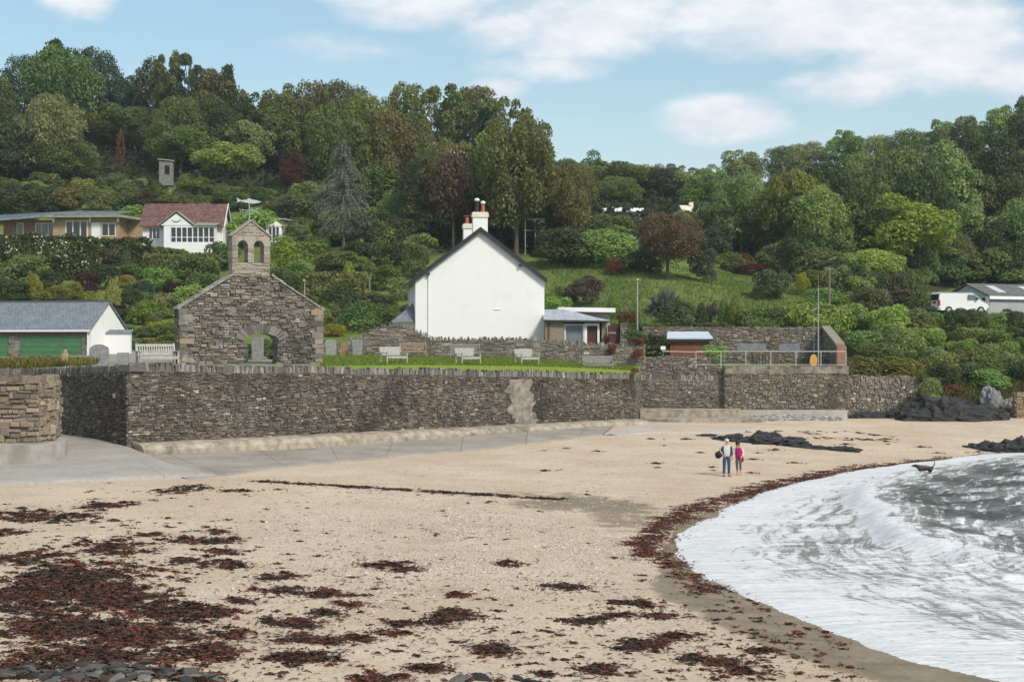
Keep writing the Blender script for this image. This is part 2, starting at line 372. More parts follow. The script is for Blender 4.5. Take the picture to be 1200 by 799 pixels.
WOODLINE = [(-400,228),(0,226),(100,226),(200,214),(280,212),(330,240),(380,252),(450,275),(500,292),(600,292),(660,302),(760,290),(830,286),(880,300),(950,320),(1050,335),(1100,335),(1250,325),(1700,320)]
def woodline(px): return float(np.interp(px, [a for a, b in WOODLINE], [b for a, b in WOODLINE]))
def hill_mat():
    m, nt, b, (N, put, M, MIX, NOISE, RAMP, SS, SCALE) = material('hillside')
    tc = N('ShaderNodeTexCoord').outputs['Object']
    def at(n):
        a = N('ShaderNodeAttribute'); a.attribute_name = n; return a.outputs['Fac']
    n = NOISE(tc, .35, 7, .65); n2 = NOISE(tc, 1.6, 6, .7); n3 = NOISE(tc, 9, 4, .7)
    grass = MIX(SS(n, .35, .65), (.12,.185,.045), (.20,.25,.065))
    grass = MIX(SS(n2, .5, .68), grass, (.19,.15,.08)); grass = MIX(SS(n3, .4, .75, 0, .35), grass, (.05,.07,.02))
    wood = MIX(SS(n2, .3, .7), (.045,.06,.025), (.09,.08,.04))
    lawn = MIX(SS(n3, .3, .7), (.16,.25,.035), (.25,.31,.06)); lawn = MIX(SS(n2, .5, .7, 0, .5), lawn, (.30,.31,.10))
    path = MIX(SS(n3, .3, .7), (.30,.27,.23), (.40,.37,.32))
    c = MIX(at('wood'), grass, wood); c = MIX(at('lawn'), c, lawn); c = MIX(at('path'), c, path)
    put(b.inputs['Base Color'], c); b.inputs['Roughness'].default_value = .95; b.inputs['Specular IOR Level'].default_value = .1
    bp = N('ShaderNodeBump'); bp.inputs['Strength'].default_value = .8; bp.inputs['Distance'].default_value = .15
    put(bp.inputs['Height'], n3); put(b.inputs['Normal'], bp.outputs[0])
    return m
def build_hill():
    pxs = np.unique(np.concatenate([np.arange(-400, 1701, 14), [45,46,149,150,745,752,846,850,990,1000,1080,1086]])).astype(float)
    ts = np.concatenate([[0.], np.linspace(.004, 1, 110)**1.25])
    V = []; wood = []; lawn = []; path = []
    for t in ts:
        for px in pxs:
            Y = front(px) + (420-front(px))*t; X = (px-CX)/F*Y; z = hzn(X, Y); V.append((X, Y, z))
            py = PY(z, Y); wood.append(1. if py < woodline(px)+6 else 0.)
            terr = 1. if (Y < 111.5 and 130 < px < 750) else 0.
            lawn.append(terr * (1. if px > 365 or Y < 0 else .35)); path.append(1. if (px < 215 and 90 < Y < 121 and py < 424) else (.7 if terr and px < 365 and Y > 86 else 0.) if px < 365 else 0.)
    nr, nc = len(ts), len(pxs); V = np.array(V)
    # skirt down at the front edge, rear slope beyond the crest
    sk = V[:nc].copy(); sk[:, 2] = -1.5; sk[:, 1] += .02
    bk = V[-nc:].copy(); bk[:, 1] += 300; bk[:, 2] = -5
    V = np.concatenate([sk, V, bk]); pad = lambda a: np.concatenate([[0.]*nc, a, [1.]*nc])
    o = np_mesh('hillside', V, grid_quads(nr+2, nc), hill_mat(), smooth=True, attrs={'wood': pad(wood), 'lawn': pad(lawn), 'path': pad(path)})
    tag(o, kind='structure')
build_hill()
# ---- beach and sea
SHORE = np.array([(140,104),(80,99),(45,97),(29.5,93.5),(22.5,87),(17.4,80.7),(14,75),(10.9,68.9),(7.6,60),(5.6,53.3),(4.8,47.9),(4.9,44),(5.4,41.2),(6.6,36),(7.75,32),(9.1,29.8),(14,22),(25,12),(60,-5),(140,-20)])
def dense(pl, n=8):
    out = []
    for k in range(len(pl)-1):
        p0 = pl[max(k-1,0)]; p1 = pl[k]; p2 = pl[k+1]; p3 = pl[min(k+2,len(pl)-1)]
        for j in range(n):
            t = j/n; out.append(.5*((2*p1)+(-p0+p2)*t+(2*p0-5*p1+4*p2-p3)*t*t+(-p0+3*p1-3*p2+p3)*t**3))
    out.append(pl[-1]); return np.array(out)
SHD = dense(SHORE, 6)
SLEN = np.concatenate([[0], np.cumsum(np.linalg.norm(np.diff(SHD, axis=0), axis=1))])
def shore_ds(X, Y):
    """signed distance from the waterline (positive on the sand) and distance along it"""
    p = np.stack([X, Y], -1); best = np.full(len(p), 1e9); sl = np.zeros(len(p)); sg = np.ones(len(p))
    for k in range(len(SHD)-1):
        a, c = SHD[k], SHD[k+1]; d = c-a; L2 = (d**2).sum()
        t = np.clip(((p-a)@d)/L2, 0, 1); q = a + t[:, None]*d; r = p-q; dist = np.sqrt((r**2).sum(1))
        cr = d[0]*r[:, 1]-d[1]*r[:, 0]
        u = dist < best - 1e-9
        best[u] = dist[u]; sl[u] = SLEN[k] + t[u]*math.sqrt(L2); sg[u] = np.where(cr[u] < 0, 1., -1.)
    return best*sg, sl
def sstep(x, a, b):
    t = np.clip((x-a)/(b-a), 0, 1); return t*t*(3-2*t)
def nz(X, Y, f, s=0):
    return np.array([mnoise.noise(Vector((float(x)*f, float(y)*f, s))) for x, y in zip(X, Y)])
def beach_z(X, Y, d=None):
    X = np.atleast_1d(np.asarray(X, float)); Y = np.atleast_1d(np.asarray(Y, float))
    if d is None: d, _ = shore_ds(X, Y)
    z = -.2 + np.where(d > 0, .036*np.minimum(d, 18), .06*np.maximum(d, -30)) + .45*sstep(Y, 84, 112)*(d > 0)*sstep(d, 0, 6)
    z += (.05*nz(X, Y, .22, 2) + .022*nz(X, Y, .9, 5))*sstep(d, .5, 5)
    return z
BGX, BGY = np.arange(-75, 75.1, .75), np.arange(8, 136.1, .75)
BG = beach_z(*[q.ravel() for q in np.meshgrid(BGX, BGY)]).reshape(len(BGY), len(BGX)); BD = shore_ds(*[q.ravel() for q in np.meshgrid(BGX, BGY)])[0].reshape(BG.shape)
def shore_d(x, y): return float(BD[min(max(int((y-8)/.75+.5), 0), len(BGY)-1), min(max(int((x+75)/.75+.5), 0), len(BGX)-1)])
def bz(x, y):
    i = min(max((x+75)/.75, 0), len(BGX)-1.001); j = min(max((y-8)/.75, 0), len(BGY)-1.001); a, b = int(i), int(j); f, g = i-a, j-b
    return float((BG[b, a]*(1-f)+BG[b, a+1]*f)*(1-g) + (BG[b+1, a]*(1-f)+BG[b+1, a+1]*f)*g)
def on_beach(px, py):
    Y = 6*F/(py-HY)
    for _ in range(7):
        X = (px-CX)/F*Y; Y = (CZ-bz(X, Y))*F/(py-HY)
    X = (px-CX)/F*Y
    return Vector((X, Y, bz(X, Y)))
def sand_mat():
    m, nt, b, (N, put, M, MIX, NOISE, RAMP, SS, SCALE) = material('sand')
    tc = N('ShaderNodeTexCoord').outputs['Object']
    def at(n):
        a = N('ShaderNodeAttribute'); a.attribute_name = n; return a.outputs['Fac']
    wet, grit = at('wet'), at('grit')
    n1 = NOISE(tc, .22, 6, .6); n2 = NOISE(tc, 1.1, 7, .65); n3 = NOISE(tc, 9, 6, .75); n4 = NOISE(SCALE(tc, (1,.6,1)), 40, 4, .8)
    c = MIX(SS(n1, .35, .65), (.545,.42,.295), (.63,.51,.375))
    c = MIX(SS(n2, .5, .72, 0, .55), c, (.45,.335,.225))
    c = MIX(1., c, RAMP(n3, [(.3, .72), (.5, 1.), (.72, 1.14)]), 'MULTIPLY'); c = MIX(1., c, RAMP(n4, [(.25, .70), (.5, 1.), (.75, 1.2)]), 'MULTIPLY')
    vo = N('ShaderNodeTexVoronoi'); put(vo.inputs['Vector'], tc); vo.inputs['Scale'].default_value = 9
    vs_ = N('ShaderNodeSeparateColor'); put(vs_.inputs[0], vo.outputs['Color'])
    gsel = M('MULTIPLY', grit, SS(n2, .3, .6))
    chip = M('MULTIPLY', SS(vo.outputs['Distance'], .55, .30), gsel)
    gc = RAMP(vs_.outputs[0], [(0, (.22,.15,.10)), (.2, (.44,.34,.25)), (.5, (.56,.46,.36)), (.75, (.60,.55,.48)), (.9, (.74,.71,.66)), (1, (.80,.78,.74))])
    c = MIX(M('MULTIPLY', chip, .95), c, gc)
    # strewn dark crumbs of weed
    vo2 = N('ShaderNodeTexVoronoi'); put(vo2.inputs['Vector'], SCALE(tc, (1,1.6,1))); vo2.inputs['Scale'].default_value = 3.1
    v2 = N('ShaderNodeSeparateColor'); put(v2.inputs[0], vo2.outputs['Color'])
    crumb = M('MULTIPLY', SS(vo2.outputs['Distance'], .16, .08), SS(v2.outputs[1], .55, .6))
    vo3 = N('ShaderNodeTexVoronoi'); put(vo3.inputs['Vector'], SCALE(tc, (.7,1.3,1))); vo3.inputs['Scale'].default_value = 11
    v3 = N('ShaderNodeSeparateColor'); put(v3.inputs[0], vo3.outputs['Color'])
    c = MIX(M('MULTIPLY', M('MULTIPLY', SS(vo3.outputs['Distance'], .42, .28), SS(v3.outputs[0], .80, .84)), SS(n2, .34, .52, .15, .8)), c, (.20,.135,.085))
    c = MIX(M('MULTIPLY', crumb, SS(n2, .42, .56, 0, .85)), c, (.13,.065,.045))
    wetc = MIX(SS(n2, .35, .65), (.18,.13,.062), (.27,.205,.12))
    wob = M('ADD', M('MULTIPLY', M('SUBTRACT', n2, .5), 1.5), M('MULTIPLY', M('SUBTRACT', n3, .5), .7))
    wetn = M('MULTIPLY', SS(M('ADD', wet, M('MULTIPLY', wob, SS(wet, .02, .3))), .30, .62), SS(wet, 0, .5, .55, 1.))
    wetc = MIX(1., wetc, RAMP(n3, [(.3, .6), (.7, 1.3)]), 'MULTIPLY'); wetc = MIX(M('MULTIPLY', SS(n4, .60, .72), .45), wetc, (.55,.52,.46))
    c = MIX(wetn, c, wetc)
    put(b.inputs['Base Color'], c); put(b.inputs['Roughness'], M('MULTIPLY_ADD', wetn, -.52, .95))
    b.inputs['Specular IOR Level'].default_value = .35
    bp = N('ShaderNodeBump'); bp.inputs['Distance'].default_value = .085
    put(bp.inputs['Strength'], M('MULTIPLY_ADD', wetn, -.55, .75))
    put(bp.inputs['Height'], M('ADD', M('ADD', M('MULTIPLY', n3, .6), M('MULTIPLY', n4, .25)), M('ADD', M('MULTIPLY', n2, 1.1), M('MULTIPLY', chip, .35))))
    put(b.inputs['Normal'], bp.outputs[0])
    return m
def build_beach():
    pxs = np.arange(-420, 1720, 8.); Ys = np.concatenate([np.geomspace(6, 150, 330)])
    PXg, Yg = np.meshgrid(pxs, Ys); X = ((PXg-CX)/F*Yg).ravel(); Y = Yg.ravel()
    d, s = shore_ds(X, Y); z = beach_z(X, Y, d)
    wob = .9*nz(X, Y, .25, 9)
    near = sstep(Y, 47, 39)
    wid = .35 + 2.0*near + wob*.4
    wet = 1 - sstep(d, wid*.55, wid*1.25)
    # a damp runnel draining across the sand to the sea
    px, py = PX(X, Y), HY + (CZ-z)*F/Y
    run = np.exp(-((px-665)/95)**2 - ((py-590)/9.)**2)*.72 + np.exp(-((px-560)/120)**2 - ((py-579)/5.)**2)*.4 + np.exp(-((px-735)/60)**2 - ((py-608)/18.)**2)*.6
    wet = np.maximum(wet, np.clip(run + wob*.1*(run > .05), 0, .7))
    grit = np.exp(-((px-545)/270)**2 - ((py-632)/52.)**2)*1.25 + .5*np.exp(-((px-830)/130)**2 - ((py-720)/40.)**2) + .10 + .10*sstep(py, 560, 640)
    o = np_mesh('beach', np.stack([X, Y, z], -1), grid_quads(len(Ys), len(pxs)), sand_mat(), smooth=True, attrs={'wet': wet, 'grit': np.clip(grit, 0, 1)})
    tag(o, kind='structure')
    g = MB(); g.poly([(-2500,-400,-4),(2500,-400,-4),(2500,3500,-4),(-2500,3500,-4)]); tag(g.build('ground', M_mortar), kind='structure')
build_beach()
WAVE = dense(np.array([(40,95.),(29,87),(22,79),(16.5,71),(14.3,65),(13.2,59),(12.5,53),(12.3,48.5),(13.2,44.5),(15.5,40),(22,33),(45,22)]), 6)
def poly_dist(X, Y, pl):
    p = np.stack([X, Y], -1); best = np.full(len(p), 1e9); sg = np.ones(len(p)); al = np.zeros(len(p)); acc = 0
    for k in range(len(pl)-1):
        a, c = pl[k], pl[k+1]; d = c-a; L2 = (d**2).sum(); t = np.clip(((p-a)@d)/L2, 0, 1); r = p-(a+t[:, None]*d)
        dist = np.sqrt((r**2).sum(1)); u = dist < best-1e-9; best[u] = dist[u]; cr = d[0]*r[:, 1]-d[1]*r[:, 0]
        sg[u] = np.where(cr[u] < 0, 1., -1.); al[u] = acc + t[u]*math.sqrt(L2); acc += math.sqrt(L2)
    return best*sg, al
def sea_mat():
    m, nt, b, (N, put, M, MIX, NOISE, RAMP, SS, SCALE) = material('sea_water')
    def at(n):
        a = N('ShaderNodeAttribute'); a.attribute_name = n; return a.outputs['Fac']
    foam, s, d = at('foam'), at('along'), at('off')
    cb = N('ShaderNodeCombineXYZ'); put(cb.inputs[0], s); put(cb.inputs[1], d)
    tc = N('ShaderNodeTexCoord').outputs['Object']
    st = NOISE(SCALE(cb.outputs[0], (.20, 1.6, 1)), 1.6, 9, .72, .45)
    lace = NOISE(SCALE(tc, (.30, 2.3, 1)), 2.7, 9, .74, .45); fine = NOISE(SCALE(tc, (.55, 1.6, 1)), 11, 6, .75)
    pat = M('ADD', M('ADD', M('MULTIPLY', M('SUBTRACT', st, .5), 1.05), M('MULTIPLY', M('SUBTRACT', lace, .5), .55)), M('MULTIPLY_ADD', M('SUBTRACT', fine, .5), .42, .5))
    thr = M('MULTIPLY_ADD', foam, -.56, .76)
    fm = SS(M('SUBTRACT', pat, thr), -.06, .08)
    deep = MIX(SS(foam, .15, .6), (.046,.057,.052), (.36,.355,.33))
    c = MIX(fm, deep, MIX(SS(M('ADD', M('MULTIPLY', lace, .6), M('MULTIPLY', fine, .4)), .38, .6), (.50,.515,.52), (.80,.80,.79)))
    put(b.inputs['Base Color'], c); put(b.inputs['Roughness'], M('MULTIPLY_ADD', fm, .6, .16)); b.inputs['IOR'].default_value = 1.33
    b.inputs['Specular IOR Level'].default_value = .5
    h = M('ADD', M('MULTIPLY', NOISE(SCALE(tc, (.6, 1.9, 1)), 1.7, 7, .66, .5), 1.25), M('MULTIPLY', fm, .07))
    h = M('ADD', h, M('MULTIPLY', NOISE(SCALE(tc, (.8,1.6,1)), 6, 4, .6), .18))
    bp = N('ShaderNodeBump'); put(bp.inputs['Strength'], M('MULTIPLY_ADD', fm, -.5, .85)); bp.inputs['Distance'].default_value = .22
    put(bp.inputs['Height'], h); put(b.inputs['Normal'], bp.outputs[0])
    return m
def build_sea():
    pxs = np.concatenate([np.arange(760, 1420, 3.), np.arange(1420, 3000, 40.)]); Ys = np.geomspace(12, 118, 420)
    PXg, Yg = np.meshgrid(pxs, Ys); X = ((PXg-CX)/F*Yg).ravel(); Y = Yg.ravel()
    d, s = shore_ds(X, Y)
    d = d + .45*nz(X, Y, .33, 4) + .2*nz(X, Y, 1.1, 6) + .07*nz(X, Y, 3.4, 8)
    wv, al = poly_dist(X, Y, WAVE)                       # positive on the shore side of the breaking wave
    wv = wv + .7*nz(X, Y, .2, 14)
    lim = nz(al, al*0, .12, 21)*.35 + .85
    prof = np.where(wv > 0, np.exp(-(wv/.75)**2), np.exp(-(wv/1.9)**2))*.44*lim
    wv2 = wv + 11 + 1.3*nz(X, Y, .1, 31); prof2 = np.where(wv2 > 0, np.exp(-(wv2/1.1)**2), np.exp(-(wv2/2.8)**2))*.24
    off = np.maximum(-d, 0)
    chop = (.14*nz(X, Y*1.6, .55, 11) + .08*nz(X, Y*1.6, 1.5, 12))*sstep(off, 1, 9)
    sw = .05*nz(X, Y, .8, 13)*sstep(off, .2, 3)
    z = -.2 + np.where(d < 0, .035*sstep(off, 0, .5) + .012*np.minimum(off, 14), -.09*np.maximum(d, 0) - .02) + (prof + prof2)*sstep(off, 1.5, 5) + chop + sw
    zone = sstep(wv, -2.2, .3)                            # 1 between the breaking wave and the sand
    patch = nz(X, Y*1.7, .16, 17)*.5 + .5
    foam = zone*(.545 + .27*sstep(off, 3.8, .2)) - zone*.12*sstep(patch, .40, .7)*sstep(off, 1.5, 5) + (1-zone)*(.235 + .22*sstep(patch, .35, .7))
    foam = np.maximum(foam, np.exp(-((wv-.35)/.75)**2)*(.78+.3*lim))
    w3 = wv + 5.2 + 1.1*nz(X, Y, .13, 51); z = z + np.exp(-(w3/.9)**2)*.16; foam = np.maximum(foam, np.exp(-(w3/.55)**2)*.62*sstep(nz(al, al*0, .22, 61), -.2, .25))
    foam = np.maximum(foam, np.exp(-(wv2/.9)**2)*.62*sstep(nz(al, al*0, .16, 41), -.25, .25))
    near = sstep(Y, 50, 42)*sstep(off, 3, 6)
    foam = np.where(near > 0, foam*(1-near) + near*(.42 + .24*patch), foam)
    edge = np.exp(-((off-.12)/.28)**2); foam = np.maximum(foam, edge*.98)
    foam = np.clip(foam, 0, 1)
    V = np.stack([X, Y, z], -1); Q = grid_quads(len(Ys), len(pxs)); keep = (d[Q] < .5).any(1); Q = Q[keep]
    used = np.unique(Q); mp = np.full(len(V), -1); mp[used] = np.arange(len(used))
    o = np_mesh('sea', V[used], mp[Q], sea_mat(), smooth=True, attrs={'foam': foam[used], 'along': s[used], 'off': off[used]})
    tag(o, kind='structure')
build_sea()
# ---- slipway ramp and apron (concrete)
def sheet(name, mat, rows, zf=None, kind='structure', sub=10):
    """bilinear sheet over a grid of 3-D rows"""
    A = np.array(rows, float); nr, nc = A.shape[:2]; out = []
    for i in np.linspace(0, nr-1, (nr-1)*sub+1):
        a = min(int(i), nr-2); f = i-a; row = A[a]*(1-f)+A[a+1]*f; r2 = []
        for j in np.linspace(0, nc-1, (nc-1)*sub+1):
            q = min(int(j), nc-2); g = j-q; r2.append(row[q]*(1-g)+row[q+1]*g)
        out.append(r2)
    O = np.array(out); n1, n2 = O.shape[:2]
    return O.reshape(-1, 3), grid_quads(n1, n2)
def slab_mat(name, c1, c2, jointn, algae=False):
    m, nt, b, (N, put, M, MIX, NOISE, RAMP, SS, SCALE) = material(name)
    tc = N('ShaderNodeTexCoord').outputs['Object']
    n = NOISE(tc, .5, 6, .65); n2 = NOISE(tc, 5, 6, .7)
    c = MIX(SS(n, .35, .65), c1, c2); c = MIX(1., c, RAMP(n2, [(.3, .82), (.7, 1.12)]), 'MULTIPLY')
    def at(nm):
        a = N('ShaderNodeAttribute'); a.attribute_name = nm; return a.outputs['Fac']
    fr = M('FRACT', M('MULTIPLY', at('u'), jointn)); jl = SS(M('ABSOLUTE', M('SUBTRACT', fr, .5)), .0012*jointn, .0005*jointn)
    c = MIX(M('MULTIPLY', jl, .55), c, (.10,.09,.07))
    v = at('v')
    if algae:
        k = M('MULTIPLY', SS(M('ADD', v, M('MULTIPLY', M('SUBTRACT', n2, .5), .14)), .80, .92), SS(M('ADD', at('u'), M('MULTIPLY', n, .2)), .22, .40))
        k = M('MULTIPLY', k, SS(at('u'), .88, .74)); c = MIX(M('MULTIPLY', k, .85), c, (.20,.18,.03))
    sandy = SS(M('ADD', v, M('MULTIPLY', M('SUBTRACT', n, .5), .9)), .86, 1.02); c = MIX(M('MULTIPLY', sandy, .5 if algae else .8), c, (.50,.39,.27))
    put(b.inputs['Base Color'], c); b.inputs['Roughness'].default_value = .9; b.inputs['Specular IOR Level'].default_value = .2
    bp = N('ShaderNodeBump'); bp.inputs['Strength'].default_value = .4; bp.inputs['Distance'].default_value = .03; put(bp.inputs['Height'], M('SUBTRACT', n2, M('MULTIPLY', jl, 2.))); put(b.inputs['Normal'], bp.outputs[0])
    return m
def uvsheet(name, mat, rows, sub=10):
    V, Q = sheet(name, mat, rows, sub=sub); nr = (len(rows)-1)*sub+1; nc = (len(rows[0])-1)*sub+1
    u = np.tile(np.linspace(0, 1, nc), nr); v = np.repeat(np.linspace(0, 1, nr), nc)
    return tag(np_mesh(name, V, Q, mat, smooth=True, attrs={'u': u, 'v': v}), kind='structure')
def drop(p, dz): return (p[0], p[1], p[2]+dz)
# apron: inner edge along the footing, outer edge dipping into the sand
ap_in = [P(140,534,76.6), P(330,527,82), P(460,518,87.5), P(600,507,95), P(720,498,102.5)]
ap_out = [on_beach(225,563)-Vector((0,0,.06)), on_beach(352,546), on_beach(452,537), on_beach(600,523), on_beach(706,510)]
uvsheet('apron', slab_mat('apron_concrete', (.28,.255,.215), (.37,.33,.275), 7.0, True), [[tuple(p) for p in ap_in], [drop(p, .06) for p in ap_out], [(p.x+.35, p.y-.35, p.z-.45) for p in ap_out]])
# broad pale slab at the far end
sl_in = [P(700,503,101), P(760,493,108.5), P(850,496,107), P(905,497,107)]; sl_out = [P(712,512,95), on_beach(760,507)+Vector((0,0,.05)), on_beach(835,505)+Vector((0,0,.04)), on_beach(912,502)+Vector((0,0,.02))]
uvsheet('slab', slab_mat('pale_slab', (.46,.42,.36), (.52,.47,.40), 3.0), [[tuple(p) for p in sl_in], [tuple(p) for p in sl_out], [(p.x, p.y-1.2, p.z-.4) for p in sl_out]])
r0 = [P(-160,520,92), P(-20,510,90), P(62,506,86.5), P(110,512,82), P(152,524,77.6)]
r1 = [P(-160,540,80), P(-20,534,78), P(60,532,75.5), P(140,537,73), P(196,542,71.5)]
r2 = [on_beach(-160,572)+Vector((0,0,.12)), on_beach(-20,570)+Vector((0,0,.12)), on_beach(60,566)+Vector((0,0,.12)), on_beach(150,562)+Vector((0,0,.12)), on_beach(252,558)+Vector((0,0,.10))]
for r_ in (r0, r1, r2): r_.append(r_[-1] + Vector((.25, -.1, -.55)))
uvsheet('ramp', slab_mat('slipway_concrete', (.34,.315,.275), (.40,.375,.33), 2.2), [[tuple(p) for p in r0], [tuple(p) for p in r1], [tuple(p) for p in r2], [(p.x+.1, p.y-.8, p.z-.5) for p in r2]])

# ---- faint sea air
hzb = MB(); hzb.box(-420, 420, -60, 760, -6, 75); hzo = hzb.build('haze', bpy.data.materials.new('sea_air')); hm = hzo.data.materials[0]; hm.use_nodes = True; hm.node_tree.nodes.clear()
pv = hm.node_tree.nodes.new('ShaderNodeVolumePrincipled'); ho = hm.node_tree.nodes.new('ShaderNodeOutputMaterial'); hm.node_tree.links.new(pv.outputs[0], ho.inputs['Volume'])
pv.inputs['Density'].default_value = .0002; pv.inputs['Color'].default_value = (.80, .88, .96, 1); tag(hzo, kind='stuff')
# ================================================================== WALLS
def stones(mb, o, u, n, L, zlo, zhi, rowh, slen, rng, region=None, prot=.06, depth=.16, tilt=.0, mi=0):
    """rubble or slate courses facing n, on the plane through o along u; zlo / zhi are functions of distance along u"""
    up = Vector((0, 0, 1)); zb = -.18 + min(zlo(q*L/20) for q in range(21)); zt = max(zhi(q*L/20) for q in range(21))
    z = zb
    while z < zt + .18:
        h = rowh*rng.uniform(.55, 1.6); x = -rng.uniform(0, slen)
        ph = rng.uniform(0, 6)
        while x < L:
            l = slen*rng.uniform(.4, 2.0); xc = min(max(x+l/2, 0), L); wv = .10*math.sin(x*.43+z*.5) + .05*math.sin(x*1.27+z*.9) + rng.uniform(-.16, .16)*h
            lo, hi = zlo(xc), zhi(xc); big = rng.random() < .09; z0, z1 = max(z+wv, lo), min(z+h*(rng.uniform(1.4, 2.1) if big else rng.uniform(.85, 1.1))+wv, hi)
            x0, x1 = max(x, 0), min(x+l, L); x += l
            if z1-z0 < .035 or x1-x0 < .05: continue
            if region and not (region((x0+x1)/2, (z0+z1)/2)): continue
            g = min(.018, (z1-z0)*.12); pr = rng.uniform(0, prot) + (prot*.45 if big else 0); j = lambda a: rng.uniform(-a, a)
            jl, jz = min(.06, (x1-x0)*.12), min(.03, (z1-z0)*.18)
            fr = []
            for (a, b) in ((x0+g, z0+g), (x1-g, z0+g), (x1-g, z1-g), (x0+g, z1-g)):
                fr.append((a, b))
            c = ((x0+x1)/2, (z0+z1)/2); V = []
            for (a, b) in fr: V.append(o + u*a + up*b - n*depth)
            tl = j(tilt)
            for (a, b) in fr: V.append(o + u*(a+j(.012)) + up*(b+j(.010)) + n*(pr*.55))
            for k, (a, b) in enumerate(fr):
                a2 = a + (c[0]-a)*.16 + j(jl*.5); b2 = b + (c[1]-b)*.22 + j(jz*.5)
                V.append(o + u*a2 + up*b2 + n*(pr + j(.012) + tl*(1 if b > c[1] else -1)))
            mb.add(V, [(8,9,10,11),(4,5,9,8),(5,6,10,9),(6,7,11,10),(7,4,8,11),(0,1,5,4),(1,2,6,5),(2,3,7,6),(3,0,4,7)], mi)
        z += h
def coping(mb, o, u, n, L, ztop, hgt, dep, rng, wid=(.07, .2), lean=.06, back=.0, ragged=.05):
    x = 0; up = Vector((0, 0, 1))
    while x < L:
        w = rng.uniform(*wid); z1 = ztop(min(x+w/2, L)); h = hgt; a = rng.uniform(-lean, lean); t = rng.uniform(-ragged, ragged)
        d0 = rng.uniform(-.03, .04); V = []
        for zz, s in ((z1-h, 0), (z1+t, a)):
            for (p, q) in ((x+.008, d0), (x+w-.008, d0+rng.uniform(-.02, .02)), (x+w-.008, -dep), (x+.008, -dep)):
                V.append(o + u*(p+s) + n*q + up*(zz + (rng.uniform(-.02, .02) if zz > z1-h else 0)))
        mb.add(V, [(0,3,2,1),(4,5,6,7),(0,1,5,4),(1,2,6,5),(2,3,7,6),(3,0,4,7)]); x += w
def wall_core(mb, o, u, n, L, zlo, zhi, thick, inset=.03, steps=24):
    up = Vector((0, 0, 1)); xs = [L*i/steps for i in range(steps+1)]
    for a, b in zip(xs[:-1], xs[1:]):
        f = lambda x, z, d: o + u*x + up*z - n*d
        q = [f(a, zlo(a), inset), f(b, zlo(b), inset), f(b, zhi(b), inset), f(a, zhi(a), inset), f(a, zlo(a), thick), f(b, zlo(b), thick), f(b, zhi(b), thick), f(a, zhi(a), thick)]
        fs = [(0,1,2,3),(3,2,6,7),(5,4,7,6)]
        if a == 0: fs.append((4,0,3,7))
        if b == xs[-1]: fs.append((1,5,6,2))
        mb.add(q, fs)
def seg(p, q):
    p, q = Vector((p[0], p[1], 0)), Vector((q[0], q[1], 0)); u = (q-p).normalized(); return p, u, Vector((u.y, -u.x, 0)), (q-p).length
def lin(L, a, b): return lambda x: a + (b-a)*x/L
# ---- the long sea wall
rng = random.Random(5)
sw = empty('sea_wall', (C0.x, C0.y, .3), 0, 'long dark stone sea wall holding up the churchyard above the beach', 'sea wall')
core = MB(); st = MB(); cp = MB(); ft = MB()
Lm = (C1-C0).length
zt_m = lambda x: 5.05 - .72*(x/Lm) - .25*(x/Lm)**2 + .03*math.sin(x*.7)
zl = lambda x: .2
def patch_u(px):
    k = (px-CX)/F; d = C1-C0; t = (k*C0.y-C0.x)/(d.x-k*d.y); return t*Lm
pu0, pu1 = patch_u(594), patch_u(618)
def not_patch(x, z):
    w = .25*math.sin(z*5.3) + .15*math.sin(z*11); k = (z-1)/3.4
    return not (pu0 + w + .55*(1-k) < x < pu1 + w*.8 + .75*(1-k) and z < zt_m(x)-.5)
wall_core(core, C0+WD*.25, WD, WN, Lm-.25, zl, lambda x: zt_m(x+.25)-.34, .3)
stones(st, C0, WD, WN, Lm, zl, lambda x: zt_m(x)-.33, .10, .235, rng, not_patch, prot=.085)
coping(cp, C0, WD, WN, Lm, zt_m, .34, .85, rng, (.06, .27), .08, ragged=.085)
pA, uA, nA, LA = seg((-25.9, 88.2), (C0.x, C0.y)); zt_l = lin(LA, 4.72, 5.05)
wall_core(core, pA, uA, nA, LA-.25, zl, lambda x: zt_l(x)-.34, .3); stones(st, pA, uA, nA, LA, zl, lambda x: zt_l(x)-.33, .095, .23, rng, prot=.085)
coping(cp, pA, uA, nA, LA, zt_l, .34, .85, rng)
pB, uB, nB, LB = seg((-60, 84.5), (-25.9, 88.2)); zt_b = lin(LB, 4.7, 4.72)
wall_core(core, pB, uB, nB, LB, zl, lambda x: zt_b(x)-.34, .9); stones(st, pB, uB, nB, LB, lambda x: 3.3, lambda x: zt_b(x)-.33, .13, .4, rng); coping(cp, pB, uB, nB, LB, zt_b, .34, .85, rng)
pC, uC, nC, LC = seg((C1.x, C1.y), (9.0, 113.2))
wall_core(core, pC, uC, nC, LC, zl, lambda x: 4.0, .9); stones(st, pC, uC, nC, LC, zl, lambda x: 4.0, .13, .33, rng)
o_ = core.build('wall_core', M_mortar, sw, True); st.build('stonework', M_sea_stone, sw, True); cp.build('coping', M_coping, sw, True)
pm = MB()
pts = []
for k in range(13):
    z = 1.1 + k*(zt_m(pu0)-.5-1.1)/12; w = .25*math.sin(z*5.3)+.15*math.sin(z*11); kk = (z-1)/3.4
    pts.append((pu0-.12+w+.55*(1-kk), pu1+.12+w*.8+.75*(1-kk), z))
for (a, b, z), (c, d, z2) in zip(pts[:-1], pts[1:]):
    q = [C0+WD*x+Vector((0, 0, zz))+WN*(.045+.02*math.sin(zz*9+x*7)) for x, zz in ((a,z),((a+b)/2,z),(b,z),(d,z2),((c+d)/2,z2),(c,z2))]
    pm.poly([q[0], q[1], q[4], q[5]]); pm.poly([q[1], q[2], q[3], q[4]])
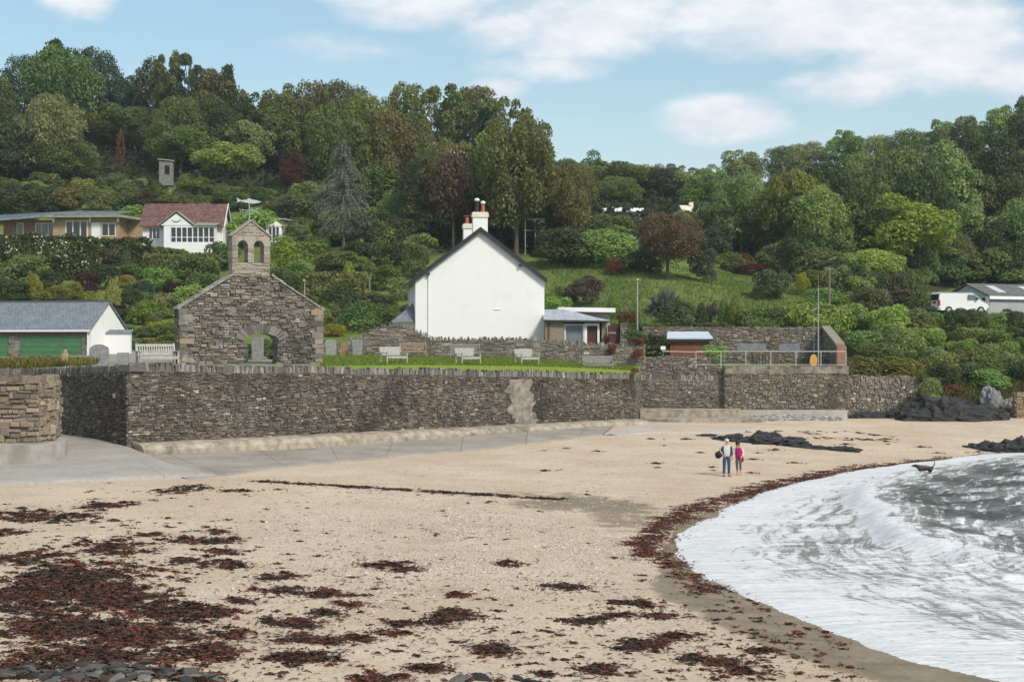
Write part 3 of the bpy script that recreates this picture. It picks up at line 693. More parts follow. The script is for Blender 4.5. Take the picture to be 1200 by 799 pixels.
tag(pm.build('cement_patch', M_patch, sw, True), 'pale cement repair up the face of the sea wall')
# footing: a rounded concrete kerb along the foot of the wall
nseg = 60; prof = [(.0, .0), (.55, -.02), (.86, -.12), (.98, -.34), (1.0, -.62), (1.0, -1.2)]
V = []; 
for k in range(nseg+1):
    x = .2 + (Lm-.3)*k/nseg; zt = 1.27 - .08*(x/Lm) + .015*math.sin(x*2.1); sc = 1 + .03*math.sin(x*1.7) ; gap = 1
    taper = .8+.2*min(1, x/1.5)
    for (a, b) in prof: V.append(C0 + WD*x + WN*(a*1.25*sc*taper) + Vector((0, 0, zt + b)))
m_ = len(prof); fs = [(k*m_+j, k*m_+j+1, (k+1)*m_+j+1, (k+1)*m_+j) for k in range(nseg) for j in range(m_-1)] + [tuple(range(m_-1, -1, -1)), tuple(nseg*m_+j for j in range(m_))]
ft.add(V, fs); ft.build('footing', M_concrete, sw, True)
# ---- stub wall beside the slipway
rng = random.Random(8)
s1 = empty('slipway_wall', (-25, 72, .8), 0, 'rough tan stone wall end with rounded corner beside the slipway', 'stone wall')
a_, b_ = P(-180, 480, 74), P(46, 480, 73); c_ = P(62, 480, 74.6); d_ = P(70, 480, 80)
core, st = MB(), MB()
for (p, q, zt) in (((a_.x, a_.y), (b_.x, b_.y), 4.36), ((b_.x, b_.y), (c_.x, c_.y), 4.3), ((c_.x, c_.y), (d_.x, d_.y), 4.3)):
    o, u, n, L = seg(p, q); wall_core(core, o, u, n, L, lambda x: .9, lambda x: zt-.05, .9, steps=3)
    stones(st, o, u, n, L, lambda x: 1.5, lambda x: zt, .17, .40, rng, prot=.14)
    u2 = u; coping(st, o, u, n, L, lambda x: zt+.2, .24, .8, rng, (.15, .5), .05, ragged=.08)
core.build('wall_core', M_mortar, s1, True); st.build('stonework', stone_mat('tan_rubble', [(0,(.15,.12,.09)),(.3,(.28,.22,.15)),(.6,(.20,.17,.14)),(.8,(.36,.28,.18)),(.93,(.25,.20,.19)),(1,(.45,.38,.28))], lichen=(.34,.29,.20)), s1, True)
pl = MB(); pz = P(0, 522, 72.6).z
pp = [P(-180, 520, 72.4), P(30, 520, 71.8), P(60, 520, 71.8), P(76, 520, 73.5), P(80, 520, 77), P(-180, 520, 79)]
pl.prism([(p.x, p.y, .6) for p in pp], (0, 0, 1.45-.6+.12)); pl.build('plinth', M_concrete_g, s1, True)
# ---- boundary wall at the back of the churchyard lawn
rng = random.Random(11)
bw = empty('boundary_wall', (-2, 112, 5), 0, 'grey slate boundary wall with jagged coping behind the churchyard benches', 'boundary wall')
o, u, n, L = seg((-13.4, 111.6), (9.3, 113.1))
def hump(x):
    px = PX(o.x+u.x*x, o.y+u.y*x); k = max(0, 1-abs((px-462)/46))
    base = 6.5 if px > 500 else (6.1 if px < 408 else 6.5)
    if px > 625: base -= .14*min(1, (px-625)/12) + max(0, min(px, 760)-640)/120*.42
    return base + 1.0*(k*k*(3-2*k))**.6 if 408 < px < 508 else base
core, st, cp = MB(), MB(), MB()
wall_core(core, o, u, n, L, lambda x: 3.6, lambda x: hump(x)-.2, .5, steps=60)
stones(st, o, u, n, L, lambda x: 3.7 if x > 20 else 4.9, lambda x: hump(x)-.18, .10, .34, rng, prot=.07); coping(cp, o, u, n, L, hump, .2, .5, rng, (.05, .16), .1, ragged=.09)
core.build('wall_core', M_mortar_p, bw, True); st.build('stonework', M_mid_stone, bw, True); cp.build('coping', M_coping, bw, True)
# ---- second sea wall with a band of upright stones, and the wall set back above it
rng = random.Random(14)
s2 = empty('stepped_wall', (12, 113, .8), 0, 'stone wall with a band of upright stones between long sea wall and railed terrace', 'stone wall')
core, st, cp = MB(), MB(), MB()
o, u, n, L = seg((8.6, 113.0), (14.9, 112.6))
wall_core(core, o, u, n, L, lambda x: .3, lambda x: 3.55, .8, steps=4); stones(st, o, u, n, L, lambda x: .8, lambda x: 3.55, .12, .22, rng, prot=.09)
coping(cp, o, u, n, L, lambda x: 3.9, .38, .9, rng, (.09, .22), .03)
o, u, n, L = seg((8.2, 113.9), (14.9, 113.6))
wall_core(core, o, u, n, L, lambda x: 1.0, lambda x: 5.12, .6, steps=4); stones(st, o, u, n, L, lambda x: 3.8, lambda x: 5.2 + .05*math.sin(x*3), .12, .22, rng, prot=.09)
core.build('wall_core', M_mortar_p, s2, True); st.build('stonework', M_mid_stone, s2, True); cp.build('coping', M_coping, s2, True)
# ---- terrace wall under the railing
rng = random.Random(17)
s3 = empty('terrace_wall', (19, 112.5, .8), 0, 'rubble retaining wall with weathered cement band below the railing', 'stone wall')
core, st = MB(), MB(); o, u, n, L = seg((14.7, 112.2), (23.35, 112.4))
wall_core(core, o, u, n, L, lambda x: .3, lambda x: 4.47, .9, steps=4); wall_core(core, o-n*.9+Vector((0,0,0)), Vector((0,-1,0)), Vector((-1,0,0)), .001, lambda x: .3, lambda x: 4.4, .5, steps=1)
stones(st, o, u, n, L, lambda x: .8, lambda x: 4.05, .135, .23, rng, prot=.10)
o2, u2, n2, L2 = seg((14.7, 113.2), (14.7, 112.2)); stones(st, o2, u2, n2, L2, lambda x: .8, lambda x: 3.6, .17, .36, rng, prot=.08)
core.build('wall_core', M_mortar_p, s3, True); st.build('stonework', stone_mat('round_rubble', [(0,(.10,.09,.075)),(.25,(.20,.175,.14)),(.5,(.15,.13,.105)),(.7,(.29,.24,.17)),(.85,(.21,.19,.17)),(.93,(.36,.29,.19)),(.985,(.40,.36,.30)),(1,(.52,.48,.42))], lichen=(.27,.24,.17), stain=(.09,.075,.05)), s3, True)
cb_ = MB(); cb_.prism([o+n*.07+Vector((0,0,4.02)), o+u*L+n*.07+Vector((0,0,4.02)), o+u*L+n*.07+Vector((0,0,4.53)), o+n*.07+Vector((0,0,4.53))], n*-.9)
cb_.build('cement_band', plain('stained_cement', (.235,.205,.16), .95, .4, 2.5, .7, dirt=(.075,.065,.05), dscale=1.5), s3, True)
# ---- low wall at the right
rng = random.Random(20)
s4 = empty('low_rubble_wall', (27, 114, .8), 0, 'speckled low rubble wall running right from the terrace to the dark rocks', 'stone wall')
core, st = MB(), MB(); o, u, n, L = seg((23.3, 112.7), (29.3, 115.2))
wall_core(core, o, u, n, L, lambda x: .3, lambda x: 3.7, .8, steps=4); stones(st, o, u, n, L, lambda x: .8, lambda x: 3.85+.06*math.sin(x*2), .13, .20, rng, prot=.12)
o2, u2, n2, L2 = seg((29.3, 115.2), (29.5, 117.5)); stones(st, o2, u2, n2, L2, lambda x: .8, lambda x: 3.8, .15, .27, rng, prot=.12); wall_core(core, o2, u2, n2, L2, lambda x: .3, lambda x: 3.7, .8, steps=1)
core.build('wall_core', M_mortar_p, s4, True); st.build('stonework', stone_mat('speckled_rubble', [(0,(.11,.10,.085)),(.3,(.22,.19,.16)),(.55,(.16,.145,.13)),(.75,(.32,.27,.20)),(.88,(.24,.17,.13)),(.96,(.44,.40,.34)),(1,(.55,.51,.45))], lichen=(.30,.27,.22)), s4, True)
# ---- retaining wall at the back of the terrace, with a raking side wall and brick end pier
rng = random.Random(23)
s5 = empty('garden_retaining_wall', (18, 124, 4.4), 0, 'stone retaining wall at the back of the railed terrace with raking end and brick pier', 'retaining wall')
core, st, cp = MB(), MB(), MB(); o, u, n, L = seg((10.0, 124.0), (24.2, 124.0))
wall_core(core, o, u, n, L, lambda x: 4.0, lambda x: 7.3, .7, steps=4)
hole = lambda x, z: not (5.55 < z < 6.15 and (abs(x-8.3) < 1.1 or abs(x-11.2) < .8 or abs(x-13.6) < .5))
stones(st, o, u, n, L, lambda x: 4.2, lambda x: 7.38, .115, .24, rng, hole, prot=.09)
for xc, w in ((8.3, 1.1), (11.2, .8), (13.5, .5)): cp.prism([o+u*(xc-w)+Vector((0,0,5.56)), o+u*(xc+w)+Vector((0,0,5.56)), o+u*(xc+w)+Vector((0,0,6.12)), o+u*(xc-w)+Vector((0,0,6.12))], n*.05)
o2, u2, n2, L2 = seg((23.75, 124.0), (22.95, 114.6)); zr = lambda x: 7.3 - 1.35*x/L2
wall_core(core, o2, u2, -n2 if n2.x > 0 else n2, L2, lambda x: 3.6, zr, .55, steps=12)
stones(st, o2, u2, n2 if n2.x < 0 else -n2, L2, lambda x: 4.2, lambda x: zr(x)-.02, .16, .34, rng, prot=.07)
for k in range(12):
    x0, x1 = L2*k/12, L2*(k+1)/12; e = Vector((-.08, 0, 0)); w = Vector((.66, 0, 0))
    A, B = o2+u2*x0+Vector((0,0,zr(x0)+.02)), o2+u2*x1+Vector((0,0,zr(x1)+.02))
    cp.prism([A+e, B+e, B+e+w, A+e+w], (0, 0, .13), 1)
core.build('wall_core', M_mortar_p, s5, True); st.build('stonework', M_mid_stone, s5, True)
cp.build('slate_panels', [plain('blue_slate_panel', (.20,.21,.235), .8, .2, 4, .4), M_mortar_p], s5, True)
bp_ = MB(); bp_.box(22.86, 23.52, 114.0, 114.6, 3.2, 5.93); bp_.build('brick_pier', M_redbrick, s5, True)
# ---- low concrete ledges and steps in front
def ledge(name, label, pts, z0, z1, mat, cat='concrete ledge'):
    m = MB(); c = Vector((sum(p[0] for p in pts)/len(pts), sum(p[1] for p in pts)/len(pts), z0)); m.prism([(p[0]-c.x, p[1]-c.y, 0) for p in pts], (0, 0, z1-z0))
    # a slightly proud rounded lip
    k = 1.012; m.prism([((p[0]-c.x)*k, (p[1]-c.y)*k, z1-z0+.003) for p in pts], (0, 0, .09))
    o = m.build(name, mat); o.location = c; return tag(o, label, cat)
ledge('concrete_ledge', 'upper beige concrete ledge against the foot of the stepped wall', [(8.7,110.2),(13.6,110.0),(15.2,110.5),(15.6,111.6),(8.9,112.3)], .4, 1.52, M_concrete)
arc = [(15.9+1.0*math.cos(q), 108.6+1.2*math.sin(q)) for q in (R(a) for a in range(-90, 91, 20))]
ledge('concrete_ledge', 'lower beige concrete ledge with a rounded end above the pale slab', [(8.9,107.6)] + [(11,107.3)] + arc + [(9.0,109.9)], .4, 1.0, M_concrete)
ledge('concrete_sill', 'long pale concrete sill at the foot of the terrace wall behind the pebbles', [(13.0,111.75),(23.0,111.2),(23.05,112.0),(13.0,112.15)], .4, 1.42, plain('pale_concrete', (.46,.42,.36), .9, .15, 2, .3, dirt=(.30,.26,.2), dscale=1))
# ================================================================== CHAPEL RUIN
rng = random.Random(31)
CH = empty('chapel_ruin', (-14.75, 91, 4.9), R(25), 'roofless stone chapel gable with arched doorway and twin arched bellcote', 'chapel ruin')
T = 1.15; hw = 4.05; ze = 3.12; zs = 4.98; bw2 = 1.08                      # eaves, shoulder height, half width of the bellcote
dx, dr, dsp, dtop = .50, 1.02, 1.32, 1.76                                  # doorway: centre, half width, springing, crown
def arch_z(x): 
    k = min(1, abs(x-dx)/dr); return dsp + (dtop-dsp)*math.sqrt(max(0, 1-k*k))
def slope(x): return zs - (zs-ze)*max(0, abs(x)-bw2)/(hw-bw2)
def in_gable(x, z): return z < slope(x)-.02 and not (abs(x-dx) < dr+.02 and z < arch_z(x)) and not (abs(x-dx) < dr+.42 and dsp-.1 < z < arch_z((x-dx)*.72+dx)+.40)
core, st = MB(), MB()
out = [(-hw+.03, -.6), (dx-dr, -.6), (dx-dr, dsp)] + [(dx-dr*math.cos(q), dsp+(dtop-dsp)*math.sin(q)) for q in (math.pi*k/12 for k in range(1, 12))] + [(dx+dr, dsp), (dx+dr, -.6), (hw-.03, -.6), (hw-.03, ze-.02), (bw2, zs-.02), (-bw2, zs-.02), (-hw+.03, ze-.02)]
# core as vertical strips so that it stays clean around the arch
xs = sorted(set([-hw+.03, -bw2, bw2, hw-.03, dx-dr, dx+dr] + [dx-dr+2*dr*k/12 for k in range(13)]))
for a, b in zip(xs[:-1], xs[1:]):
    m_ = (a+b)/2; inside = abs(m_-dx) < dr
    za, zb_ = (arch_z(a+1e-4), arch_z(b-1e-4)) if inside else (-.6, -.6)
    core.prism([(a, -T/2+.03, za), (b, -T/2+.03, zb_), (b, -T/2+.03, slope(b)-.02), (a, -T/2+.03, slope(a)-.02)], (0, T-.06, 0))
U, NF = Vector((1, 0, 0)), Vector((0, -1, 0))
stones(st, Vector((-hw, -T/2, 0)), U, NF, 2*hw, lambda x: -.5, lambda x: slope(x-hw)-.02, .115, .31, rng, lambda x, z: in_gable(x-hw, z), prot=.13, tilt=.012)
stones(st, Vector((hw, T/2, 0)), -U, -NF, 2*hw, lambda x: -.5, lambda x: slope(hw-x)-.02, .16, .5, rng, lambda x, z: in_gable(hw-x, z), prot=.1)
stones(st, Vector((-hw, T/2, 0)), -Vector((0, 1, 0)), Vector((-1, 0, 0)), T, lambda x: -.5, lambda x: ze-.02, .17, .4, rng, prot=.12)
stones(st, Vector((hw, -T/2, 0)), Vector((0, 1, 0)), Vector((1, 0, 0)), T, lambda x: -.5, lambda x: ze-.02, .17, .4, rng, prot=.12)
# big quoins down both front corners
z = -.4; k = 0
while z < ze-.2:
    h = rng.uniform(.2, .38)
    for sx in (-1, 1):
        l = rng.uniform(.55, .8) if (k % 2) == (sx > 0) else rng.uniform(.3, .45); x0, x1 = (hw-l, hw+.06) if sx > 0 else (-hw-.06, -hw+l)
        st.box(x0+rng.uniform(-.04, .04), x1+rng.uniform(-.04, .04), -T/2-.10-rng.uniform(0, .07), -T/2+.1, z+.01, min(z+h, ze)-.01)
    z += h; k += 1
# dark slate infill panels of small stones, jambs of the doorway
stones(st, Vector((dx+dr, T/2, 0)), Vector((0, -1, 0)), Vector((-1, 0, 0)), T, lambda x: -.5, lambda x: dsp, .15, .35, rng, prot=.06)
stones(st, Vector((dx-dr, -T/2, 0)), Vector((0, 1, 0)), Vector((1, 0, 0)), T, lambda x: -.5, lambda x: dsp, .15, .35, rng, prot=.06)
core.build('gable_core', M_mortar_p, CH); st.build('gable_wall', M_chapel, CH)
va = MB(); nv = 30
for k in range(nv):                                                        # voussoirs: thin upright slates fanned over the doorway
    q0, q1 = math.pi*(k+.06)/nv, math.pi*(k+.94)/nv; e = rng.uniform(-.04, .05)
    def vp(q, r): return (dx-(dr+r*.95)*math.cos(q), dsp+(dtop-dsp)*math.sin(q)+r*(.35+.65*math.sin(q))*1.05)
    a, b, c, d = vp(q0, -.02), vp(q1, -.02), vp(q1, .46+e), vp(q0, .46+e); yf = -T/2-.10-rng.uniform(0, .04)
    va.prism([(a[0], yf, a[1]), (b[0], yf, b[1]), (c[0], yf, c[1]), (d[0], yf, d[1])], (0, T*.9, 0))
va.build('door_arch', stone_mat('voussoir_slate', [(0,(.10,.095,.09)),(.5,(.19,.18,.165)),(1,(.28,.26,.23))]), CH)
for sx in (-1, 1):
    cp = MB(); n_ = 14
    for k in range(n_):
        xa, xb = bw2+.02+(hw+.14-bw2)*k/n_, bw2+.02+(hw+.14-bw2)*(k+1)/n_-.02; t = rng.uniform(.07, .12)
        za, zb_ = zs-(zs-ze)*(xa-bw2)/(hw-bw2), zs-(zs-ze)*(xb-bw2)/(hw-bw2); j = rng.uniform(-.05, .05)
        q = [(sx*xa, -T/2-.12+j, za), (sx*xb, -T/2-.12+j, zb_), (sx*xb, T/2+.08, zb_), (sx*xa, T/2+.08, za)]
        cp.prism(q if sx > 0 else q[::-1], (0, 0, t))
    cp.build('gable_coping', M_pale_coping, CH)
# bellcote
bc = MB(); bt = .36; zb0, zsill, zsp, zar, zev, zap = zs-.1, 5.68, 6.62, 6.93, 7.16, 8.02
ops = [(-.47, .31), (.45, .31)]
stn = MB()
stones(stn, Vector((-bw2, -bt-.02, 0)), U, NF, 2*bw2, lambda x: zb0, lambda x: zsill, .16, .42, rng, prot=.06)
bc.box(-bw2, bw2, -bt, bt, zb0, zsill)
xs = [-bw2, ops[0][0]-ops[0][1], ops[0][0]+ops[0][1], ops[1][0]-ops[1][1], ops[1][0]+ops[1][1], bw2]
for a, b in ((xs[0], xs[1]), (xs[2], xs[3]), (xs[4], xs[5])):
    bc.box(a, b, -bt, bt, zsill+.001, zsp)
    z = zsill
    while z < zsp-.05:
        h = rng.uniform(.14, .26); z1 = min(z+h, zsp); e = rng.uniform(.0, .05)
        stn.box(a-.02*(a > -1), b+.02*(b < 1), -bt-.03-e, -bt+.05, z+.008, z1-.008); stn.box(a-.015-e*.3, b+.015+e*.3, -bt-.01, bt+.02, z+.012, z1-.012); z = z1
for a, b in zip(sorted(xs + [c-w+2*w*k/8 for c, w in ops for k in range(1, 8)])[:-1], sorted(xs + [c-w+2*w*k/8 for c, w in ops for k in range(1, 8)])[1:]):
    def lo(x):
        for c, w in ops:
            if abs((a+b)/2-c) < w: return zsp+(zar-zsp)*math.sqrt(max(0, 1-((x-c)/w)**2))
        return zsp+.001
    bc.prism([(a, -bt-.03, lo(a)), (b, -bt-.03, lo(b)), (b, -bt-.03, zev), (a, -bt-.03, zev)], (0, 2*bt+.06, 0))
bc.prism([(-bw2, -bt-.02, zev+.001), (bw2, -bt-.02, zev+.001), (0, -bt-.02, zap-.06)], (0, 2*bt+.04, 0))
ped = MB(); stones(ped, Vector((-bw2+.05, -bt-.03, 0)), U, NF, 2*bw2-.1, lambda x: zev+.02, lambda x: zev+.02+(zap-zev-.1)*(1-abs(x-bw2+.05)/(bw2-.02)), .17, .34, rng, prot=.04)
bco = bc.build('bellcote', M_chapel_pale, CH); stn.build('bellcote_stonework', M_chapel_pale, bco); ped.build('pediment_stonework', M_chapel_pale, bco)
rf = MB()
for sx in (-1, 1):
    q = [(sx*(bw2+.1), -bt-.12, zev-.04), (0, -bt-.12, zap-.02), (0, bt+.12, zap-.02), (sx*(bw2+.1), bt+.12, zev-.04)]
    rf.prism(q if sx < 0 else q[::-1], (0, 0, .09))
rf.build('bellcote_capping', stone_mat('capping_slab', [(0,(.32,.28,.24)),(1,(.40,.35,.30))], lichen=(.30,.19,.12)), bco)
wvn = MB(); wvn.tube([(0, 0, zap-.05), (0, 0, zap+1.05)], .025, 6)
for dxy in ((1, 0), (0, 1)): wvn.tube([(-.42*dxy[0], -.42*dxy[1], zap+.62), (.42*dxy[0], .42*dxy[1], zap+.62)], .018, 6)
for sx, ch in ((-.46, 'W'), (.46, 'E')):
    g = [(-.09,.1),(-.045,-.1),(0,.04),(.045,-.1),(.09,.1)] if ch == 'W' else [(.07,.1),(-.06,.1),(-.06,0),(.04,0),(-.06,0),(-.06,-.1),(.07,-.1)]
    wvn.tube([(sx+a, 0, zap+.62+b) for a, b in g], .018, 5)
for sy in (-.46, .46): wvn.tube([(-.06, sy, zap+.52), (-.06, sy, zap+.72), (.06, sy, zap+.52), (.06, sy, zap+.72)] if sy > 0 else [(.06, sy, zap+.70), (-.05, sy, zap+.72), (-.05, sy, zap+.63), (.06, sy, zap+.61), (.05, sy, zap+.52), (-.06, sy, zap+.53)], .018, 5)
fish = [(.72,0),(.45,.075),(.15,.115),(-.05,.18),(-.12,.10),(-.40,.05),(-.55,.08),(-.74,.20),(-.66,0),(-.72,-.10),(-.52,-.01),(-.30,-.06),(-.05,-.09),(.2,-.12),(.5,-.08)]
wvn.prism([(x, -.02, zap+1.12+z) for x, z in fish][::-1], (0, .04, 0))
wvn.build('fish_weather_vane', plain('verdigris', (.40,.46,.45), .6, .15, 10), CH)
# ================================================================== BUILDINGS
def win(root, x0, x1, z0, z1, y, fm, gm, mull=1, trans=0, fw=.07, depth=.06, ax='y', name='window', sgn=-1):
    """framed window on a wall face; ax 'y': face at y looking to sgn*y, ax 'x': face at x=y looking to sgn*x"""
    f, g = MB(), MB()
    def bx(m, a0, a1, b0, b1, d0, d1):
        d0, d1 = sorted((y + sgn*d0, y + sgn*d1))
        m.box(a0, a1, d0, d1, b0, b1) if ax == 'y' else m.box(d0, d1, a0, a1, b0, b1)
    bx(f, x0, x0+fw, z0, z1, -.02, depth); bx(f, x1-fw, x1, z0, z1, -.02, depth)
    bx(f, x0+fw, x1-fw, z0, z0+fw, -.02, depth); bx(f, x0+fw, x1-fw, z1-fw, z1, -.02, depth)
    for k in range(1, mull+1):
        c = x0 + (x1-x0)*k/(mull+1); bx(f, c-fw/2, c+fw/2, z0+fw, z1-fw, -.02, depth-.004)
    for k in range(1, trans+1):
        c = z0 + (z1-z0)*k/(trans+1); bx(f, x0+fw, x1-fw, c-fw/3, c+fw/3, -.02, depth-.008)
    bx(g, x0+fw, x1-fw, z0+fw, z1-fw, -.03, .012)
    fo = f.build(name, fm, root); g.build('pane', gm, fo); return fo
def roof_pair(m, x0, x1, y0, y1, ze, zr, t=.12, yr=None):
    """two slopes, ridge along x"""
    yr = (y0+y1)/2 if yr is None else yr
    m.prism([(x0, y0, ze), (x1, y0, ze), (x1, yr, zr), (x0, yr, zr)], (0, 0, t)); m.prism([(x0, yr, zr), (x1, yr, zr), (x1, y1, ze), (x0, y1, ze)], (0, 0, t))
def gable_body(m, x0, x1, y0, y1, ze, zr, mi=0):
    yr = (y0+y1)/2; m.prism([(x0, y0, -.8), (x0, y1, -.8), (x0, y1, ze), (x0, yr, zr), (x0, y0, ze)], (x1-x0, 0, 0), mi)
# ---- white gabled house (ridge runs away from the camera)
h = empty('white_house', (-2.32, 118.2, 5.2), R(6.5), 'tall white rendered house with plain blank gable, black bargeboards and two chimneys', 'house')
hw_, dp, ze, zr = 4.72, 10.2, 5.55, 9.15
m = MB(); m.prism([(-hw_, 0, -.8), (hw_, 0, -.8), (hw_, 0, ze), (0, 0, zr), (-hw_, 0, ze)], (0, dp, 0)); m.build('wall', M_render, h)
m = MB(); ov, og = .5, .28; sl = (zr-ze)/hw_
zo = ze - ov*sl
m.prism([(-hw_-ov, -og, zo+.03), (0, -og, zr+.03), (0, dp+og, zr+.03), (-hw_-ov, dp+og, zo+.03)][::-1], (0, 0, .16)); m.prism([(0, -og, zr+.03), (hw_+ov*.35, -og, ze-ov*.35*sl+.03), (hw_+ov*.35, dp+og, ze-ov*.35*sl+.03), (0, dp+og, zr+.03)][::-1], (0, 0, .16))
rfo = m.build('roof', M_dslate, h)
m = MB()
for sx, oo in ((-1, ov), (1, ov*.35)):
    a, b = (0, zr+.20), (sx*(hw_+oo), ze-oo*sl+.20); dn = .34
    q = [(a[0], -og-.05, a[1]+.02), (b[0], -og-.05, b[1]+.02), (b[0], -og-.05, b[1]-dn), (a[0], -og-.05, a[1]-dn)]
    m.prism(q if sx > 0 else q[::-1], (0, .045, 0))
    for kx in (.62, .8): m.box(sx*hw_*kx-.09, sx*hw_*kx+.09, -og-.004, .05, ze+(1-kx)*hw_*sl-.42, ze+(1-kx)*hw_*sl-.24) if kx == .8 and sx < 0 or kx == .62 and sx > 0 else None
m.build('bargeboard', M_black, h)
def chimney(root, x, y, z0, z1, w, d, pots):
    m = MB(); m.box(x-w/2, x+w/2, y-d/2, y+d/2, z0, z1-.38); co = m.build('chimney', M_render, root)
    c = MB(); c.box(x-w/2-.07, x+w/2+.07, y-d/2-.07, y+d/2+.07, z1-.38, z1-.08); c.box(x-w/2-.02, x+w/2+.02, y-d/2-.02, y+d/2+.02, z1-.079, z1); c.build('chimney_cap', M_chim, co)
    for (px_, hh, mt, cowl) in pots:
        p = MB(); p.tube([(x+px_, y, z1-.02), (x+px_, y, z1+hh*.15), (x+px_, y, z1+hh*.2), (x+px_, y, z1+hh*.92), (x+px_, y, z1+hh)], [.19, .19, .15, .135, .17], 10); po = p.build('chimney_pot', mt, co, smooth=False)
        if cowl:
            q = MB(); q.tube([(x+px_, y, z1+hh+.01), (x+px_, y, z1+hh+.08), (x+px_, y, z1+hh+.2), (x+px_, y, z1+hh+.26)], [.10, .19, .19, .08], 10); q.build('cowl', M_whitepaint, po)
        elif cowl is None:
            q = MB(); q.box(x+px_-.24, x+px_+.24, y-.2, y+.2, z1+hh+.06, z1+hh+.1); q.tube([(x+px_-.1, y, z1+hh-.02), (x+px_-.1, y, z1+hh+.06)], .02, 5); q.tube([(x+px_+.1, y, z1+hh-.02), (x+px_+.1, y, z1+hh+.06)], .02, 5); q.build('pot_cover', M_terracotta, po)
chimney(h, .05, .75, zr-.75, zr+1.35, 1.08, .75, [(-.22, .78, M_black, True), (.22, .58, M_terracotta, True)])
chimney(h, .12, dp-.6, zr-.75, zr+1.15, 1.12, .8, [(-.26, .55, M_terracotta, None), (.26, .55, M_terracotta, None)])
for y0 in (1.2, 4.0, 7.2): win(h, y0, y0+1.0, 3.6, 5.0, -hw_, M_whitepaint, M_glass_b, 0, 1, ax='x')
pm = MB(); pm.tube([(-hw_+.95, -.06, -.3), (-hw_+.95, -.06, 5.9)], .045, 8); pm.build('drainpipe', M_render, h)
lm = MB(); lm.box(-.95, 1.15, -.06, 0.01, .9, 1.12); lm.box(1.0, 1.5, -.05, .01, 3.35, 3.42); lm.build('wall_ledge', M_render, h)
po = MB(); po.add([(-hw_-1.75, .2, 2.45), (-hw_-.003, .2, 2.45), (-hw_-.003, 1.7, 3.9), (-hw_-.003, 4.0, 3.9), (-hw_-.003, 5.4, 2.45), (-hw_-1.75, 5.4, 2.45)], [(0,1,2), (0,2,3,5), (5,3,4), (0,5,4,1)]); po = po.build('porch_roof', M_slate, h); pw = MB(); pw.box(-hw_-1.5, -hw_-.002, .6, 5.0, -.5, 2.44); pw.build('porch_wall', M_render, h)
# ---- stone lean-to with pale metal roof, joined to the right of the house
e = empty('lean_to', (4.75, 117.2, 5.72), 0, 'low stone lean-to with pale metal roof, grey window and open dark door', 'outbuilding')
x0 = -2.35; m = MB(); m.box(x0, -.95, 0, 3.6, -.8, 2.0); m.build('wall', M_chapel, e); m = MB(); m.box(1.74, 2.12, .02, 3.5, -.8, 1.9); m.build('end_wall', M_chapel, e)
m = MB(); m.box(-.95, 1.74, .32, 3.5, -.8, 1.92); m.build('inner_wall', M_darkvoid, e)
m = MB()
for k in range(6):                                                 # overlapping metal sheets, the back edge falling to the right
    xa, xb = x0-.12+k*.79, x0-.12+(k+1)*.79-.02; f_ = lambda x: 2.86-.78*max(0, (x-x0-1.6)/3.0) if x > x0+1.6 else 2.86
    m.prism([(xa, -.38, 2.08-.012*k), (xb, -.38, 2.07-.012*k), (xb, 3.7, f_(xb)), (xa, 3.7, f_(xa))], (0, 0, .05)); m.tube([(xb+.01, -.38, 2.13-.012*k), (xb+.01, 3.7, f_(xb)+.06)], .025, 5)
m.build('roof', M_metalroof, e)
m = MB(); m.prism([(x0-.12, -.37, 2.06), (2.28, -.37, 1.99), (2.28, -.37, 1.88), (x0-.12, -.37, 1.95)], (0, .05, 0)); m.build('fascia', M_black, e)
win(e, -.94, .46, -.3, 1.78, .3, M_whitepaint, plain('blinded_glass', (.17,.20,.22), .3, .15, 1), 0, 0, .08, .14)
m = MB(); m.box(.47, .68, .1, .31, -.3, 1.84); m.box(1.43, 1.58, .1, .31, -.3, 1.84); m.box(.68, 1.43, .1, .31, 1.66, 1.84); m.build('door_frame', M_whitepaint, e)
m = MB(); m.box(.68, 1.43, .22, .30, -.5, 1.66); m.build('door', M_maroon, e)
m = MB(); m.box(x0+.18, x0+.34, -.05, .0, -.2, 1.95); m.build('drainpipe', plain('brown_pipe', (.18,.07,.04), .7), e)
f = empty('flat_roofed_annexe', (5.62, 122.0, 5.86), 0, 'low annexe with thick white flat roof edge behind the lean-to', 'outbuilding')
m = MB(); m.box(-1.9, 1.75, 0, 4, -.6, 2.6); m.build('wall', plain('tan_render', (.40,.36,.30), .85), f); m = MB(); m.prism([(-2.15, -.7, 2.63), (2.12, -.7, 2.57), (2.12, 4.4, 2.57), (-2.15, 4.4, 2.63)], (0, 0, .32)); m.build('roof', M_whitepaint, f)
g = empty('maroon_gate', (7.36, 117.0, 5.45), 0, 'dark maroon board gate between the lean-to and a stone pier', 'gate')
m = MB(); m.box(-.44, .44, 0, .08, -.3, 1.95)
for k in range(4): m.box(-.43+k*.215, -.43+k*.215+.2, -.025, -.002, -.3, 1.9)
m.build('board_panel', M_maroon, g); m = MB(); m.box(-.4, .15, -.06, -.03, 1.35, 1.47); m.build('rail', plain('grey_rail', (.25,.22,.2), .8), g)
pr = MB(); rr = random.Random(3); stones(pr, Vector((-.27, -.4, 0)), U, NF, .54, lambda x: -.4, lambda x: 2.1, .15, .24, rr, prot=.06); pr.box(-.25, .25, -.38, .3, -.4, 2.05); o = pr.build('stone_pier', M_mid_stone); o.location = (8.05, 117.0, 5.5); tag(o, 'square rough stone pier right of the maroon gate', 'pier')
